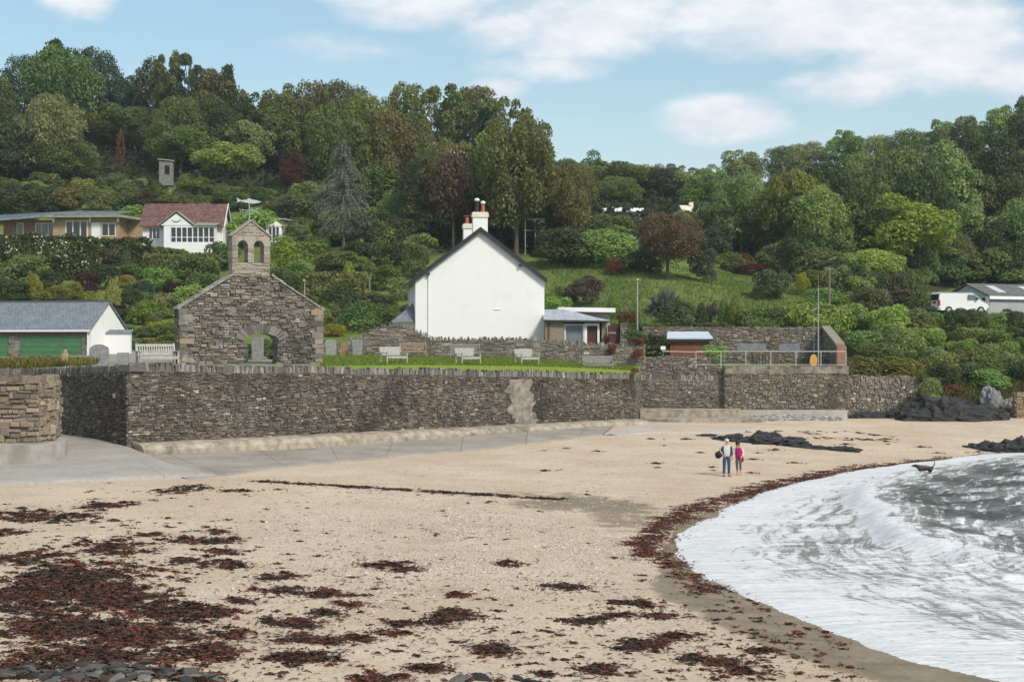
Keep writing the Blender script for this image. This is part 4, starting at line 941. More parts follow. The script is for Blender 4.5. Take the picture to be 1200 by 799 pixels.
# ---- red-brown shed with pale blue roof
s = empty('brown_shed', (13.0, 118.6, 4.4), R(-3), 'small red brown wooden shed with pale blue flat roof', 'shed')
m = MB(); m.box(-1.45, 1.45, 0, 2.2, -.3, 2.02)
for k in range(12): m.box(-1.44+k*.242, -1.44+k*.242+.22, -.025, -.001, .1, 2.0)
m.build('wall', M_redshed, s); m = MB(); m.prism([(-1.68, -.3, 2.02), (1.68, -.3, 2.02), (1.5, 2.4, 2.5), (-1.5, 2.4, 2.5)], (0, 0, .09)); m.build('roof', M_blueroof, s)
m = MB(); m.box(-1.66, 1.66, -.28, -.24, 1.84, 2.015); m.build('fascia', M_black, s)
# ---- slate roofed garages, left
g = empty('garage_block', (-31.6, 115.5, 5.0), R(-13), 'white gabled garage block with slate roof, green doors and stone piers', 'garage')
L_ = 15; m = MB(); gable_body(m, -L_+1.6, 1.6, .35, 5.6, 2.12, 3.98); m.build('wall', M_render, g)
m = MB(); roof_pair(m, -L_+1.5, 1.72, .0, 5.95, 1.98, 4.05, .11); m.build('roof', M_slate, g)
m = MB(); m.box(-L_+1.4, 1.74, 2.9, 3.06, 4.10, 4.24); m.build('ridge', plain('ridge_tile', (.10,.10,.105), .8), g)
m = MB(); m.tube([(-L_+1.4, -.06, 1.98), (1.72, -.06, 1.98)], .07, 6); m.tube([(1.45, .1, 1.9), (1.45, .1, -.3)], .05, 6); m.build('gutter', M_whitepaint, g)
m = MB()
for k, (xa, xb) in enumerate(((-3.95, -1.1+1.95), (-7.6, -4.9), (-11.4, -8.6))):
    d = MB(); d.box(xa, xb, .28, .34, -.3, 1.62)
    for q in range(5): d.box(xa+.03, xb-.03, .255, .279, -.28+q*.38, -.28+q*.38+.35)
    d.build('garage_door', M_green_door, g)
rr = random.Random(4); m = MB()
for xa, xb in ((-4.9, -3.95), (.85, 1.3), (-8.6, -7.6)): stones(m, Vector((xa, .3, 0)), U, NF, xb-xa, lambda x: -.4, lambda x: 1.95, .16, .3, rr, prot=.08)
m.build('stone_pier', M_mid_stone, g)
m = MB(); m.box(-L_+1.6, 1.3, .2, .36, 1.65, 1.93); m.build('lintel', plain('dark_lintel', (.12,.09,.06), .9), g)
w = MB(); rr = random.Random(6); w.box(-.9, .9, 0, .5, -.5, 1.7); w.prism([(-1.0, -.08, 1.7), (1.0, -.08, 1.7), (1.0, .6, 1.95), (-1.0, .6, 1.95)], (0, 0, .06), 1); o = w.build('white_outbuilding', [M_render, M_slate]); o.location = (-28.6, 117.6, 5.1); tag(o, 'tiny white lean-to store at the right end of the garage block', 'outbuilding')
# ---- buff brick bungalow
b = empty('brick_bungalow', P(139, 283, 176), R(-4), 'long low buff brick bungalow with flat overhanging roof and glazed patio doors', 'bungalow')
m = MB(); m.box(-7.3, 0, 0, 7, -1.2, 2.55); m.box(0.001, 2.6, 3.2, 7, -1.2, 2.5); m.build('wall', M_brick, b)
m = MB(); m.box(-13.4, -7.3, 1.5, 7, -1.2, 2.45); m.build('side_wall', M_redbrick, b)
m = MB(); m.prism([(-8.2, -.9, 2.58), (.5, -.9, 2.58), (2.9, 7.6, 2.45), (-8.2, 7.6, 2.9)], (0, 0, .26)); m.build('roof', M_greenroof, b)
m = MB(); m.prism([(-17, -.6, 2.0), (-8.4, -.6, 2.62), (-6.2, 6.5, 3.75), (-16, 6.5, 3.3)], (0, 0, .18)); m.prism([(-8.1, 1.5, 3.1), (-.8, 2.0, 3.1), (-.4, 6, 3.7), (-7, 6, 3.7)], (0, 0, .12)); m.build('glazed_roof', M_solar, b)
win(b, -5.9, -3.4, .3, 2.3, 0, M_cream, M_dark_glass, 2, 0, .12); win(b, -1.9, -.3, .55, 2.0, -.001, M_cream, M_dark_glass, 1, 0, .1); win(b, 4.2, 5.8, .9, 2.3, .0, M_cream, M_dark_glass, 1, 0, .12, ax='x', sgn=1)
m = MB(); m.box(-3.0, -2.0, -.06, .02, 0, 2.05); m.build('door', M_whitepaint, b)
win(b, -9.8, -7.6, .1, 2.2, 1.5, M_cream, M_glass_b, 2, 0, .12); win(b, -11.9, -11.1, .1, 2.2, 1.5, M_cream, M_glass_b, 0, 0, .1)
m = MB()
for x in (-7.15, -3.1, -.02): m.box(x, x+.12, -.5, -.06, 2.1, 2.56)
m.build('roof_bracket', M_whitepaint, b)
# ---- white cottage
c = empty('white_cottage', P(214, 292, 168), R(2), 'white weatherboard cottage with mottled red tile roof and glazed sun room', 'cottage')
m = MB(); gable_body(m, -4.1, 4.05, 0, 5.2, 2.35, 4.6); m.build('wall', M_whitepaint, c)
m = MB(); roof_pair(m, -4.4, 4.3, -.45, 5.65, 2.22, 4.78, .14); m.build('roof', M_redtile, c)
m = MB(); m.prism([(4.32, -.5, 2.1), (4.32, 2.6, 4.72), (4.32, 5.7, 2.1), (4.32, 5.7, 2.36), (4.32, 2.6, 4.98), (4.32, -.5, 2.36)], (.06, 0, 0)); m.build('bargeboard', M_whitepaint, c)
bay = MB(); bay.box(-1.6, 3.6, -1.9, -.001, -.8, .62); bay.box(-1.6, 3.6, -1.9, -.001, 2.1, 2.32); bay.box(-1.6, -.9, -1.9, -.001, .62, 2.1)
bay.prism([(-1.9, -1.95, 2.32), (1.3, -1.95, 2.32), (-.3, -1.95, 3.55)], (0, 2.2, 0)); bayo = bay.build('sun_room', M_whitepaint, c)
m = MB(); m.prism([(-2.15, -2.1, 2.28), (-.3, -2.1, 3.72), (-.3, 1.6, 3.72), (-2.15, 1.6, 2.28)][::-1], (0, 0, .1)); m.prism([(-.3, -2.1, 3.72), (1.55, -2.1, 2.28), (1.55, 1.6, 2.28), (-.3, 1.6, 3.72)][::-1], (0, 0, .1)); m.prism([(1.5, -2.15, 2.3), (3.8, -2.15, 2.3), (3.8, .3, 2.7), (1.5, .3, 2.7)], (0, 0, .08)); m.build('bay_roof', M_greenroof, bayo)
m = MB(); m.box(-.9, 3.55, -1.7, -.05, .63, 2.09); m.build('sun_room_glazing', M_dark_glass, bayo)
m = MB()
for k in range(9): x = -.9 + k*.556; m.box(x-.045, x+.045, -1.9, -1.69, .62, 2.1)
for k in range(5): y = -1.9+k*.46; m.box(3.5, 3.6, y, y+.09, .62, 2.1)
m.box(-.85, 3.55, -1.88, -1.69, 1.08, 1.14); m.build('sun_room_frame', M_whitepaint, bayo)
win(c, -3.5, -2.3, 1.0, 2.2, 0, M_whitepaint, M_dark_glass, 2, 0, .08); win(c, 1.9, 3.1, 2.5, 3.9, 4.05, M_whitepaint, M_glass_b, 1, 0, .09, ax='x', sgn=1)
win(c, .4, 1.6, .4, 2.0, 4.05, M_whitepaint, M_dark_glass, 1, 0, .09, ax='x', sgn=1)
m = MB(); m.tube([(-.75, -1.99, 2.95), (-.55, -1.99, 2.75), (-.3, -1.99, 2.7), (-.05, -1.99, 2.75), (.15, -1.99, 2.95)], .05, 6); m.build('gable_ornament', M_gal, c)
# ---- porch wing seen right of the bellcote and the ivy roofed hut
w = empty('white_porch', P(321, 286, 172), R(5), 'small white glazed porch between the bellcote and yellow green hedge', 'porch')
m = MB(); m.box(-.8, .8, 0, 2, -.6, 1.9); m.prism([(-.95, -.1, 1.9), (.95, -.1, 1.9), (0, -.1, 2.6)], (0, 2.1, 0)); m.build('wall', M_whitepaint, w); win(w, -.6, .6, .2, 1.9, 0, M_whitepaint, M_dark_glass, 2, 0, .08)
w = empty('grey_hut', P(333, 280, 180), R(-8), 'grey mono pitched hut with pale roof edge right of the bellcote', 'hut')
m = MB(); m.box(-1.4, 1.6, 0, 3, -.8, 1.9); m.build('wall', plain('tan_board', (.26,.21,.15), .85), w); m = MB(); m.prism([(-1.7, -.3, 2.35), (1.9, -.3, 1.85), (1.9, 3.2, 1.85), (-1.7, 3.2, 2.35)], (0, 0, .12)); m.build('roof', M_metalroof, w)
w = empty('summer_house', P(390, 293, 168), R(0), 'dark little summer house under a clipped flat hedge crown', 'summer house')
m = MB(); m.box(-1.3, 1.5, 0, 2, -1, 1.35); m.build('wall', plain('brown_board', (.11,.06,.04), .85), w); m = MB(); m.box(-.7, .9, -.04, .02, -.3, 1.1); m.build('door', M_darkvoid, w)
m = MB(); m.prism([(-1.7, -.4, 1.3), (1.9, -.4, 1.3), (1.9, 2.4, 1.6), (-1.7, 2.4, 1.6)], (0, 0, .1)); m.build('roof', M_dslate, w)
# ---- stone hut in the wood, far roofs
w = empty('stone_hut', P(194, 210, 203), R(8), 'pale ruined stone hut with dark opening under the wood', 'hut')
m = MB(); m.box(-.8, .9, 0, 2, -.8, 2.25); m.build('wall', plain('hut_stone', (.19,.19,.165), .95, .3, 4, .5), w); m = MB(); m.box(-.1, .5, -.03, .05, .6, 1.7); m.build('opening', M_darkvoid, w)
m = MB(); m.prism([(-1.0, -.2, 2.42), (1.05, -.2, 2.26), (1.05, 2.2, 2.26), (-1.0, 2.2, 2.42)], (0, 0, .1)); m.build('roof', M_greyblock, w)
w = empty('far_bungalow', P(728, 255, 196), R(-12), 'distant white roof slope showing between trees above the grassy field', 'house')
m = MB(); m.box(-2.2, 2.2, 0, 4, -2, .6); m.build('wall', M_cream, w); m = MB(); m.prism([(-2.4, -.4, .75), (2.5, -.4, .6), (2.5, 2, 1.15), (-2.4, 2, 1.4)], (0, 0, .1)); m.build('roof', M_whitepaint, w)
w = empty('far_house', P(815, 262, 200), R(10), 'distant cream house with a white chimney among trees', 'house')
m = MB(); gable_body(m, -1.3, 1.3, 0, 4, 1.2, 2.2); m.build('wall', M_cream, w); m = MB(); roof_pair(m, -1.5, 1.5, -.3, 4.3, 1.1, 2.3, .1); m.box(-.3, .2, 1.6, 2.1, 2.3, 2.75); m.build('roof', M_chim, w)
w = empty('pergola', P(627, 300, ray_ground(627, 301).y), 0, 'grey metal frame shelter half hidden in bushes above the house roof', 'shelter')
m = MB()
for x in (-1.0, .0, .9): m.tube([(x, 0, -1), (x, 0, 3.7)], .05, 6)
m.tube([(-1.1, 0, 3.7), (1.0, 0, 3.75)], .05, 6); m.tube([(-1.1, .0, 2.6), (1.0, 0, 2.6)], .04, 6); m.box(.45, .95, .1, .16, 2.6, 3.7); m.build('frame', plain('grey_frame', (.33,.34,.32), .7), w)
# ---- open garage at right and van
g = empty('open_garage', P(1159, 372, 148), R(27), 'open fronted grey garage with rooflights behind the white van', 'garage')
L_ = 16; m = MB(); wdt = 5.6; zE, zR = 1.95, 3.05
m.box(0, L_, 0, .2, -1, zE); m.box(0, L_, wdt-.2, wdt, -1, zE); m.build('side_wall', M_greyblock, g)
m = MB(); m.prism([(0.02, 0, zE-.15), (0.02, wdt, zE-.15), (0.02, wdt, zE), (0.02, wdt/2, zR), (0.02, 0, zE)], (.12, 0, 0)); m.box(-.02, .14, .0, .45, -1, zE); m.box(-.02, .14, wdt-.45, wdt, -1, zE); m.build('gable', M_bluegrey, g)
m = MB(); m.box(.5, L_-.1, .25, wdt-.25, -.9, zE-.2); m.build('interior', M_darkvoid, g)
m = MB(); m.box(-.05, .0, -.02, .42, -1, zE); m.build('corner_post', M_whitepaint, g)
m = MB(); roof_pair(m, -.25, L_, -.25, wdt+.25, zE-.02, zR+.06, .1); rf = m.build('roof', M_fibro, g)
m = MB(); m.box(-.2, L_, -.31, -.26, zE-.28, zE-.0); m.build('fascia', M_whitepaint, g)
for x in (1.6, 5.6, 9.6):
    k0, k1 = .25, .8; f0 = lambda t: (-.25+(wdt/2+.25)*t, zE-.02+(zR+.08-zE)*t+.115)
    (ya, za), (yb, zb_) = f0(k0), f0(k1); m = MB(); m.prism([(x, ya, za), (x+1.0, ya, za), (x+1.0, yb, zb_), (x, yb, zb_)], (0, 0, .02)); m.build('rooflight', plain('rooflight_sheet', (.55,.56,.56), .4), rf)
win(g, 6.6, 9.2, .3, 1.5, 0, M_gal, M_glass_b, 2, 0, .08)
v = empty('white_van', P(1125, 368, 144.5), R(9), 'white panel van with dark rear window parked by the open garage', 'van')
side = [(-2.35,.32),(-2.40,.95),(-2.30,1.80),(-2.12,1.93),(.75,1.93),(1.05,1.80),(1.72,1.20),(2.25,1.0),(2.40,.78),(2.42,.36)]
m = MB(); hw_ = .92
def vs_(k, yy): return [(x, yy, z) for x, z in side]
n_ = len(side); prof = [(-hw_*.9, .965, .02), (-hw_, 1, 0), (hw_, 1, 0), (hw_*.9, .965, .02)]; V = []
for yy, sc_, dz in prof: V += [(x*sc_, yy, .32+(z-.32)*sc_+dz*.2) for x, z in side]
fs = [tuple(range(n_)), tuple(range(4*n_-1, 3*n_-1, -1))] + [(k*n_+j, (k+1)*n_+j, (k+1)*n_+(j+1) % n_, k*n_+(j+1) % n_) for k in range(3) for j in range(n_)]
m.add(V, fs); m.build('body', plain('van_white', (.78,.78,.78), .25, .02, 2, spec=.5), v)
m = MB(); m.prism([(.35, -hw_-.012, 1.28), (1.35, -hw_-.012, 1.28), (1.0, -hw_-.012, 1.66), (.35, -hw_-.012, 1.72)], (0, .02, 0)); m.build('side_window', M_glass_b, v)
m = MB(); m.box(-2.42, -2.30, -.72, .72, 1.22, 1.74, mat=Matrix.Rotation(R(0), 4, 'Y')); m.build('rear_window', M_dark_glass, v)
m = MB(); m.prism([(1.12, -.75, 1.80), (1.75, -.75, 1.24), (1.75, .75, 1.24), (1.12, .75, 1.80)], (.03, 0, .03)); m.build('windscreen', M_glass_b, v)
m = MB(); m.box(-2.46, -2.36, -.35, .35, .95, 1.1); m.build('rear_badge_plate', M_black, v)
m = MB(); m.box(-2.50, -2.2, -.9, .9, .34, .52); m.box(2.2, 2.47, -.88, .88, .34, .56); m.build('bumper', plain('grey_bumper', (.28,.28,.29), .6), v)
for sy in (-.86, .86): m = MB(); m.box(-2.44, -2.26, sy-.09, sy+.09, .72, 1.22); m.build('tail_light', plain('tail_red', (.35,.03,.02), .3), v)
for x in (-1.45, 1.55):
    for sy in (-1, 1):
        m = MB(); m.tube([(x, sy*.72, .33), (x, sy*.95, .33)], .33, 16); wh = m.build('wheel', M_black, v); m = MB(); m.tube([(x, sy*.94, .33), (x, sy*.965, .33)], .19, 12); m.build('rim', M_gal, wh)
for sy in (-1,): m = MB(); m.box(1.1, 1.25, -1.08, -.93, 1.25, 1.42); m.build('wing_mirror', M_black, v)
# ================================================================== CHURCHYARD AND TERRACE FURNITURE
def bench(mat, w=1.7, slat='v'):
    b = empty('bench', (0, 0, 0)); hw = w/2
    m = MB()
    for k in range(5): m.box(-hw+.02, hw-.02, -.46+k*.105, -.46+k*.105+.085, .42, .455)
    m.box(-hw+.04, hw-.04, -.47, -.44, .33, .42); m.build('seat', mat, b)
    m = MB(); tl = Matrix.Translation((0, .06, .45)) @ Matrix.Rotation(R(-13), 4, 'X')
    if slat == 'v':
        m.box(-hw+.03, hw-.03, -.02, .025, .42, .52, mat=tl); m.box(-hw+.03, hw-.03, -.018, .02, .06, .13, mat=tl); n = int(w/.105)
        for k in range(n): x = -hw+.06+k*(w-.16)/(n-1); m.box(x, x+.055, -.012, .014, .131, .419, mat=tl)
    else:
        for k in range(4): m.box(-hw+.03, hw-.03, -.02, .02, .06+k*.125, .06+k*.125+.105, mat=tl)
    m.build('backrest', mat, b)
    for x in (-hw, hw-.075):
        for y0, y1, z1 in ((-.48, -.41, .63), (.03, .10, .46)):
            m = MB(); m.box(x, x+.075, y0, y1, 0, z1)
            if y0 > 0: m.box(x, x+.075, -.035, .035, -.02, .55, mat=tl)
            m.build('leg', mat, b)
        m = MB(); m.box(x-.01, x+.085, -.52, .1, .63, .67); m.build('armrest', mat, b)
    return b
def place(o, px, py, Y, rz, label, cat='bench', group='churchyard benches', s=1.):
    p = P(px, py, Y); o.location = p; o.rotation_euler = (0, 0, rz); o.scale = (s, s, s); tag(o, label, cat, group); return o
bw0 = bench(M_wood_w); RW = R(46)
z_l = lambda px, Y: hz((px-CX)/F*Y, Y)
def on_lawn(px, Y): return PY(z_l(px, Y), Y)
place(bw0, 183, on_lawn(183, 85.4), 85.4, R(30), 'long bleached white slatted bench left of the chapel ruin', s=1.25)
for px, Y, rz, lb in ((459, 93.2, RW, 'bleached white bench on the lawn in front of the brown bench'), (546, 97.6, RW, 'bleached white bench on the lawn in front of the dark slatted bench'), (615, 101.2, RW, 'bleached white bench standing alone on the lawn below the house')):
    b2 = bench(M_wood_w, 1.6, 'h'); place(b2, px, on_lawn(px, Y), Y, rz, lb)
place(bench(M_wood_b, 1.8), 484, on_lawn(484, 109.3), 109.3, R(8), 'brown slatted bench against the humped part of the boundary wall')
place(bench(M_wood_g, 2.0), 545, on_lawn(545, 109.2), 109.2, R(3), 'dark grey slatted bench against the boundary wall below the house')
place(bench(M_wood_g, 2.0, 'h'), 700, 434.5, 106.4, R(4), 'silver grey boarded bench at the far right end of the lawn')
def headstone(px, py, Y, w, h, t, top, mat, label, rz=0., lean=0.):
    m = MB(); hw = w/2
    if top == 'arch': pts = [(-hw, 0, -.3), (hw, 0, -.3), (hw, 0, h-.3*w)] + [(hw*math.cos(q), 0, h-.3*w+.3*w*math.sin(q)) for q in (math.pi*k/10 for k in range(1, 10))] + [(-hw, 0, h-.3*w)]
    elif top == 'shoulder': pts = [(-hw, 0, -.3), (hw, 0, -.3), (hw, 0, h*.9), (hw*.7, 0, h), (-hw*.75, 0, h), (-hw, 0, h*.92)]
    else: pts = [(-hw, 0, -.3), (hw, 0, -.3), (hw*.97, 0, h), (-hw, 0, h*.985)]
    m.prism(pts, (0, t, 0)); o = m.build('headstone', mat); o.location = P(px, py, Y); o.rotation_euler = (R(lean), R(lean*.3), rz)
    return tag(o, label, 'headstone', 'headstones')
headstone(116, 425, 88, 1.05, 1.0, .16, 'arch', M_grave, 'broad grey headstone with arched top in front of the white garage gable', R(10))
headstone(144, 426, 90, .62, .62, .3, 'flat', M_grave_g, 'squat pale block headstone between the arched headstone and long white bench', R(8))
headstone(388, 418.5, 109.6, .72, 1.2, .1, 'shoulder', M_grave_g, 'pale green slate headstone leaning on the boundary wall, next to the chapel', 0, -4)
headstone(419, 418.5, 109.4, .66, 1.22, .1, 'flat', M_grave, 'tall grey slate headstone against the boundary wall at the foot of the hump', 0, -4)
headstone(302, 424, 97.5, .72, 1.5, .14, 'flat', M_grave, 'tall pale grey slab headstone seen through the chapel doorway', R(10))
headstone(286, 424, 95.5, .45, .8, .14, 'shoulder', M_grave_g, 'small mossy headstone seen at the left of the chapel doorway', R(5))
headstone(403, 418.5, 110.2, .5, .95, .12, 'arch', plain('rust_stone', (.30,.19,.10), .9, .3, 4), 'rusty brown headstone between the two slates on the boundary wall')
m = MB(); m.blob((0, 0, .2), (.22, .2, .34), 3, .3); m.blob((0, 0, .5), (.13, .14, .15), 5, .25); o = m.build('stone_finial', plain('ochre_stone', (.34,.24,.14), .9, .3, 5), smooth=True); o.location = P(76, 424, 86.5); tag(o, 'rough ochre stone stump on the churchyard wall before the green garage door', 'stone')
def lamp(px, pyb, pyt, Y, label, r=.06, head=True):
    p = P(px, pyb, Y); h = (pyb-pyt)/F*Y; o = empty('lamp_post', p, 0, label, 'lamp post', 'lamp posts')
    m = MB(); m.tube([(0, 0, -.4), (0, 0, h*.25), (0, 0, h)], [r*1.4, r, r*.75], 8); m.build('post', M_gal, o)
    if head: m = MB(); m.tube([(0, 0, h-.02), (0, -.12, h+.06), (.0, -.45, h+.1)], [.05, .1, .07], 8); m.build('lamp_head', plain('lamp_head_grey', (.5,.52,.53), .4), o)
    return o
lamp(357, 356, 330, 128, 'short grey lamp post rising from shrubs right of the chapel ruin', .05)
lamp(747, 400, 329, 124, 'tall grey lamp post behind the maroon gate pier')
o = empty('sign_post', P(777, 428, 115.2), 0, 'small white notice on a thin post above the stepped wall', 'sign'); m = MB(); m.tube([(0, 0, 0), (0, 0, 1.35)], .025, 6); m.build('post', M_gal, o); m = MB(); m.box(-.17, .17, -.04, -.026, 1.1, 1.36); m.build('sign_panel', M_whitepaint, o)
o = empty('flagpole', P(959, 430, 114.8), 0, 'tall thin flagpole with crosstree and stays on the railed terrace', 'flagpole')
m = MB(); m.tube([(0, 0, -.2), (0, 0, 3.2), (0, 0, 5.7)], [.05, .045, .03], 8); m.build('pole', plain('grey_green_pole', (.30,.34,.33), .6), o); m = MB(); m.tube([(0, 0, 5.6), (0, 0, 6.6)], [.035, .02], 6); m.build('topmast', M_rust, o)
m = MB(); m.tube([(-.5, 0, 4.0), (.1, 0, 4.2)], .025, 6); m.tube([(-.3, .02, 0), (-.32, .02, 4.05)], .014, 5); m.build('crosstree', M_gal, o)
o = empty('wooden_pole', P(972, 352, 137), 0, 'brown timber pole standing among the shrubs above the retaining wall', 'pole')
m = MB(); m.tube([(0, 0, -1), (0, 0, 2.6)], [.11, .09], 8); m.build('pole', plain('pole_timber', (.20,.15,.10), .9), o); m = MB(); m.box(-.12, .12, -.1, .1, 2.6, 2.66); m.build('cap', M_gal, o)
# railing along the terrace edge
o = empty('railing', P(850, 429, 112.6), 0, 'thin pale metal railing along the top of the terrace wall', 'railing'); u = Vector((1, .02, 0))
m = MB(); m.tube([(-2.0, .4, 1.02), (8.4, .1, 1.02)], .03, 6); m.build('top_rail', M_rail, o); m = MB(); m.tube([(-2.0, .4, .1), (8.4, .1, .1)], .022, 6); m.build('lower_rail', M_rail, o)
for k in range(7): x = -2.0 + 10.4*k/6; m = MB(); m.tube([(x, .4-.3*k/6, -.1), (x, .4-.3*k/6, 1.02)], .028, 6); m.build('post', M_rail, o)
o = empty('brown_gate_panel', P(797, 428, 116), 0, 'pale pinkish slatted gate panel in front of the brown shed', 'gate'); m = MB()
for k in range(11): m.box(-1.2+k*.24, -1.2+k*.24+.1, 0, .03, 0, .62)
m.build('slats', plain('pink_slat', (.30,.20,.17), .8), o); m = MB(); m.box(-1.25, 1.35, .031, .06, .5, .56); m.box(-1.25, 1.35, .031, .06, .08, .14); m.tube([(-1.3, 0, 1.0), (3.2, 0, .9)], .035, 6); m.build('rails', M_rail, o)
# dark rack with grilled top on the terrace, orange disc
o = empty('terrace_rack', P(897, 428, 117), 0, 'dark rusty rack with slatted reddish top behind the railing', 'rack'); m = MB()
m.box(-.95, .95, 0, .7, .78, .84); m.build('top', M_rust, o); m = MB()
for k in range(9): m.box(-.9+k*.22, -.9+k*.22+.05, 0, .05, 0, .78)
m.build('slats', M_black, o)
for x in (-.92, .86):
    for y in (.02, .62): m = MB(); m.box(x, x+.06, y, y+.06, 0, .78); m.build('leg', M_rust, o)
o = empty('buoy_board', P(953.5, 431, 114.4), 0, 'oval faded orange board hung on the railing beside the flagpole', 'board'); m = MB(); m.prism([(.27*math.cos(q), 0, .52+.44*math.sin(q)) for q in (2*math.pi*k/20 for k in range(20))], (0, .06, 0)); m.build('disc', M_orange, o); m = MB(); m.box(-.03, .03, .062, .1, 0, .9); m.build('stand', M_gal, o)
m = MB(); m.box(-.35, .35, 0, .4, 0, .55); m.box(-.3, .3, -.02, -.001, .05, .5); o = m.build('dark_bin', plain('bin_grey', (.05,.055,.07), .6)); o.location = P(966, 430, 115.6); tag(o, 'dark blue grey storage box at the right end of the terrace', 'box')
# ================================================================== ROCKS
def rock(name, label, px, py, Y, r, seed, mat=M_rock, rz=0, cat='rock', lumps=6, amp=.36):
    c = P(px, py, Y) if Y else on_beach(px, py); rr = random.Random(seed); m = MB()
    for k in range(lumps):
        x = (rr.random()*2-1)*r[0]*.72; y = (rr.random()*2-1)*r[1]*.6; f = 1-.5*abs(x)/r[0]
        m.blob((x, y, -.05), (r[0]*rr.uniform(.28, .55)*f+.1, r[1]*rr.uniform(.4, .7), r[2]*rr.uniform(.5, 1.)*f), seed*10+k, amp, 2.6, 30, 20)
    o = m.build(name, mat, smooth=False); o.location = c; o.rotation_euler = (0, 0, rz); return tag(o, label, cat)
rock('rock_outcrop', 'big jagged black rock outcrop at the foot of the green bank', 1112, 490, 112, (3.9, 1.8, 1.6), 3, lumps=16, rz=R(4))
rock('rock_shelf', 'low dark sloping rock shelf left of the big outcrop', 1028, 490, 113.5, (3.0, 1.2, .75), 7, M_rock, R(-6), lumps=10)
rock('beach_rock_reef', 'long low black reef of weedy rock on the sand behind the couple', 892, 517, None, (2.9, 1.7, .58), 9, M_rock, R(-24), lumps=16)
rock('reef_tail', 'thin dark tail of weedy rock stretching right from the low reef', 956, 524, None, (2.6, .8, .28), 12, M_rock, R(-22), lumps=12)
rock('reef_stone', 'small dark stone left of the low reef', 826, 508, None, (.9, .5, .18), 13, M_rock, 0, lumps=5)
rock('shore_rock', 'flat dark brown rock at the water edge on the right of the beach', 1190, 528, None, (2.6, 1.3, .75), 15, M_rock, 0, lumps=12)
rock('boulder', 'pale grey boulder on the grass bank above the black outcrop', 1158, 468, 115.0, (.85, .6, 1.15), 17, M_slab, 0, 'boulder', 4, .2)
rock('slate_slab_rock', 'smooth blue grey slab of rock beside the stone pier at the right', 1177, 478, 116, (1.3, 1.2, .95), 18, M_slab, R(20), lumps=5, amp=.2)
m = MB(); rr = random.Random(9); stones(m, Vector((-.6, -.4, 0)), U, NF, 1.8, lambda x: -.4, lambda x: 1.85, .2, .4, rr, prot=.1); m.box(-.58, 1.2, -.38, .5, -.4, 1.8); stones(m, Vector((-.6, .5, 0)), Vector((0, -1, 0)), Vector((-1, 0, 0)), .9, lambda x: -.4, lambda x: 1.8, .2, .4, rr, prot=.1)
o = m.build('stone_pier', stone_mat('ochre_block', [(0,(.20,.15,.10)),(.5,(.33,.24,.14)),(1,(.27,.23,.19))])); o.location = P(1199, 490, 113.5); tag(o, 'ochre stone pier at the far right behind the beach', 'pier')
# pebbles piled along the concrete sill
def pebbles():
    rr = random.Random(2); m = MB()
    for k in range(700):
        px = rr.uniform(868, 985); Y = rr.uniform(109.3, 111.3); x = (px-CX)/F*Y; r = rr.uniform(.05, .17)*(1.3 if rr.random() < .1 else 1)
        z = bz(x, Y) + max(0, (Y-109.3)/2)*.28*(1-abs(px-915)/90) 
        m.blob((x, Y, z), (r*1.3, r, r*.7), k, .15, 1., 7, 5)
    tag(m.build('pebbles', stone_mat('pebble', [(0,(.10,.10,.105)),(.4,(.24,.235,.23)),(.8,(.34,.32,.29)),(1,(.5,.47,.42))], noise_amt=.15)), kind='stuff')
pebbles()
rr = random.Random(77); m = MB()
for (px, py, rx, ry, n) in ((60, 794, 75, 6, 36), (135, 791, 70, 7, 46), (215, 795, 50, 5, 22), (20, 790, 30, 6, 18), (560, 798, 60, 3, 8)):
    for k in range(n):
        p = on_beach(px + rr.gauss(0, .6)*rx, py + rr.gauss(0, .6)*ry); r = rr.uniform(.05, .17)
        c0 = len(m.v); m.blob((0, 0, 0), (r*1.5, r*.9, r*.28), k*3+px, .3, 1.8, 10, 6)
        mt = Matrix.Translation(p + Vector((0, 0, .03))) @ Euler((rr.uniform(-.4, .4), rr.uniform(-.4, .4), rr.uniform(0, 6))).to_matrix().to_4x4()
        m.v[c0:] = [tuple(mt @ Vector(q)) for q in m.v[c0:]]
tag(m.build('slate_shingle', stone_mat('beach_slate', [(0,(.03,.03,.03)),(.5,(.07,.067,.062)),(.85,(.13,.12,.105)),(1,(.22,.20,.17))], noise_amt=.3)), kind='stuff')
# ================================================================== PEOPLE AND DOG
def skin(name, joints, edges, mat, parent, sub=2, root=0):
    me = bpy.data.meshes.new(name); names = list(joints); me.from_pydata([joints[k][:3] for k in names], [(names.index(a), names.index(b)) for a, b in edges], [])
    o = bpy.data.objects.new(name, me); COL.objects.link(o); o.modifiers.new('skin', 'SKIN').use_smooth_shade = True
    if not me.skin_vertices:
        bmm = bmesh.new(); bmm.from_mesh(me); bmm.verts.layers.skin.verify(); bmm.to_mesh(me); bmm.free()
    for i, k in enumerate(names):
        r = joints[k][3]; r = r if isinstance(r, tuple) else (r, r)
        me.skin_vertices[0].data[i].radius = r; me.skin_vertices[0].data[i].use_root = (i == root)
    s = o.modifiers.new('sub', 'SUBSURF'); s.levels = sub; s.render_levels = sub
    dg = bpy.context.evaluated_depsgraph_get(); me2 = bpy.data.meshes.new_from_object(o.evaluated_get(dg)); me2.name = name
    o.modifiers.clear(); o.data = me2; me2.materials.clear(); me2.materials.append(mat); me2.polygons.foreach_set('use_smooth', [True]*len(me2.polygons))
    if parent: o.parent = parent
    return o
M_skin = plain('skin', (.52,.31,.22), .55, .06, 6, spec=.4)
M_jeans = plain('blue_denim', (.035,.065,.155), .85, .2, 12); M_navy = plain('navy_jacket', (.022,.032,.05), .7, .2, 8); M_pale_top = plain('pale_grey_top', (.52,.53,.55), .85, .08, 8)
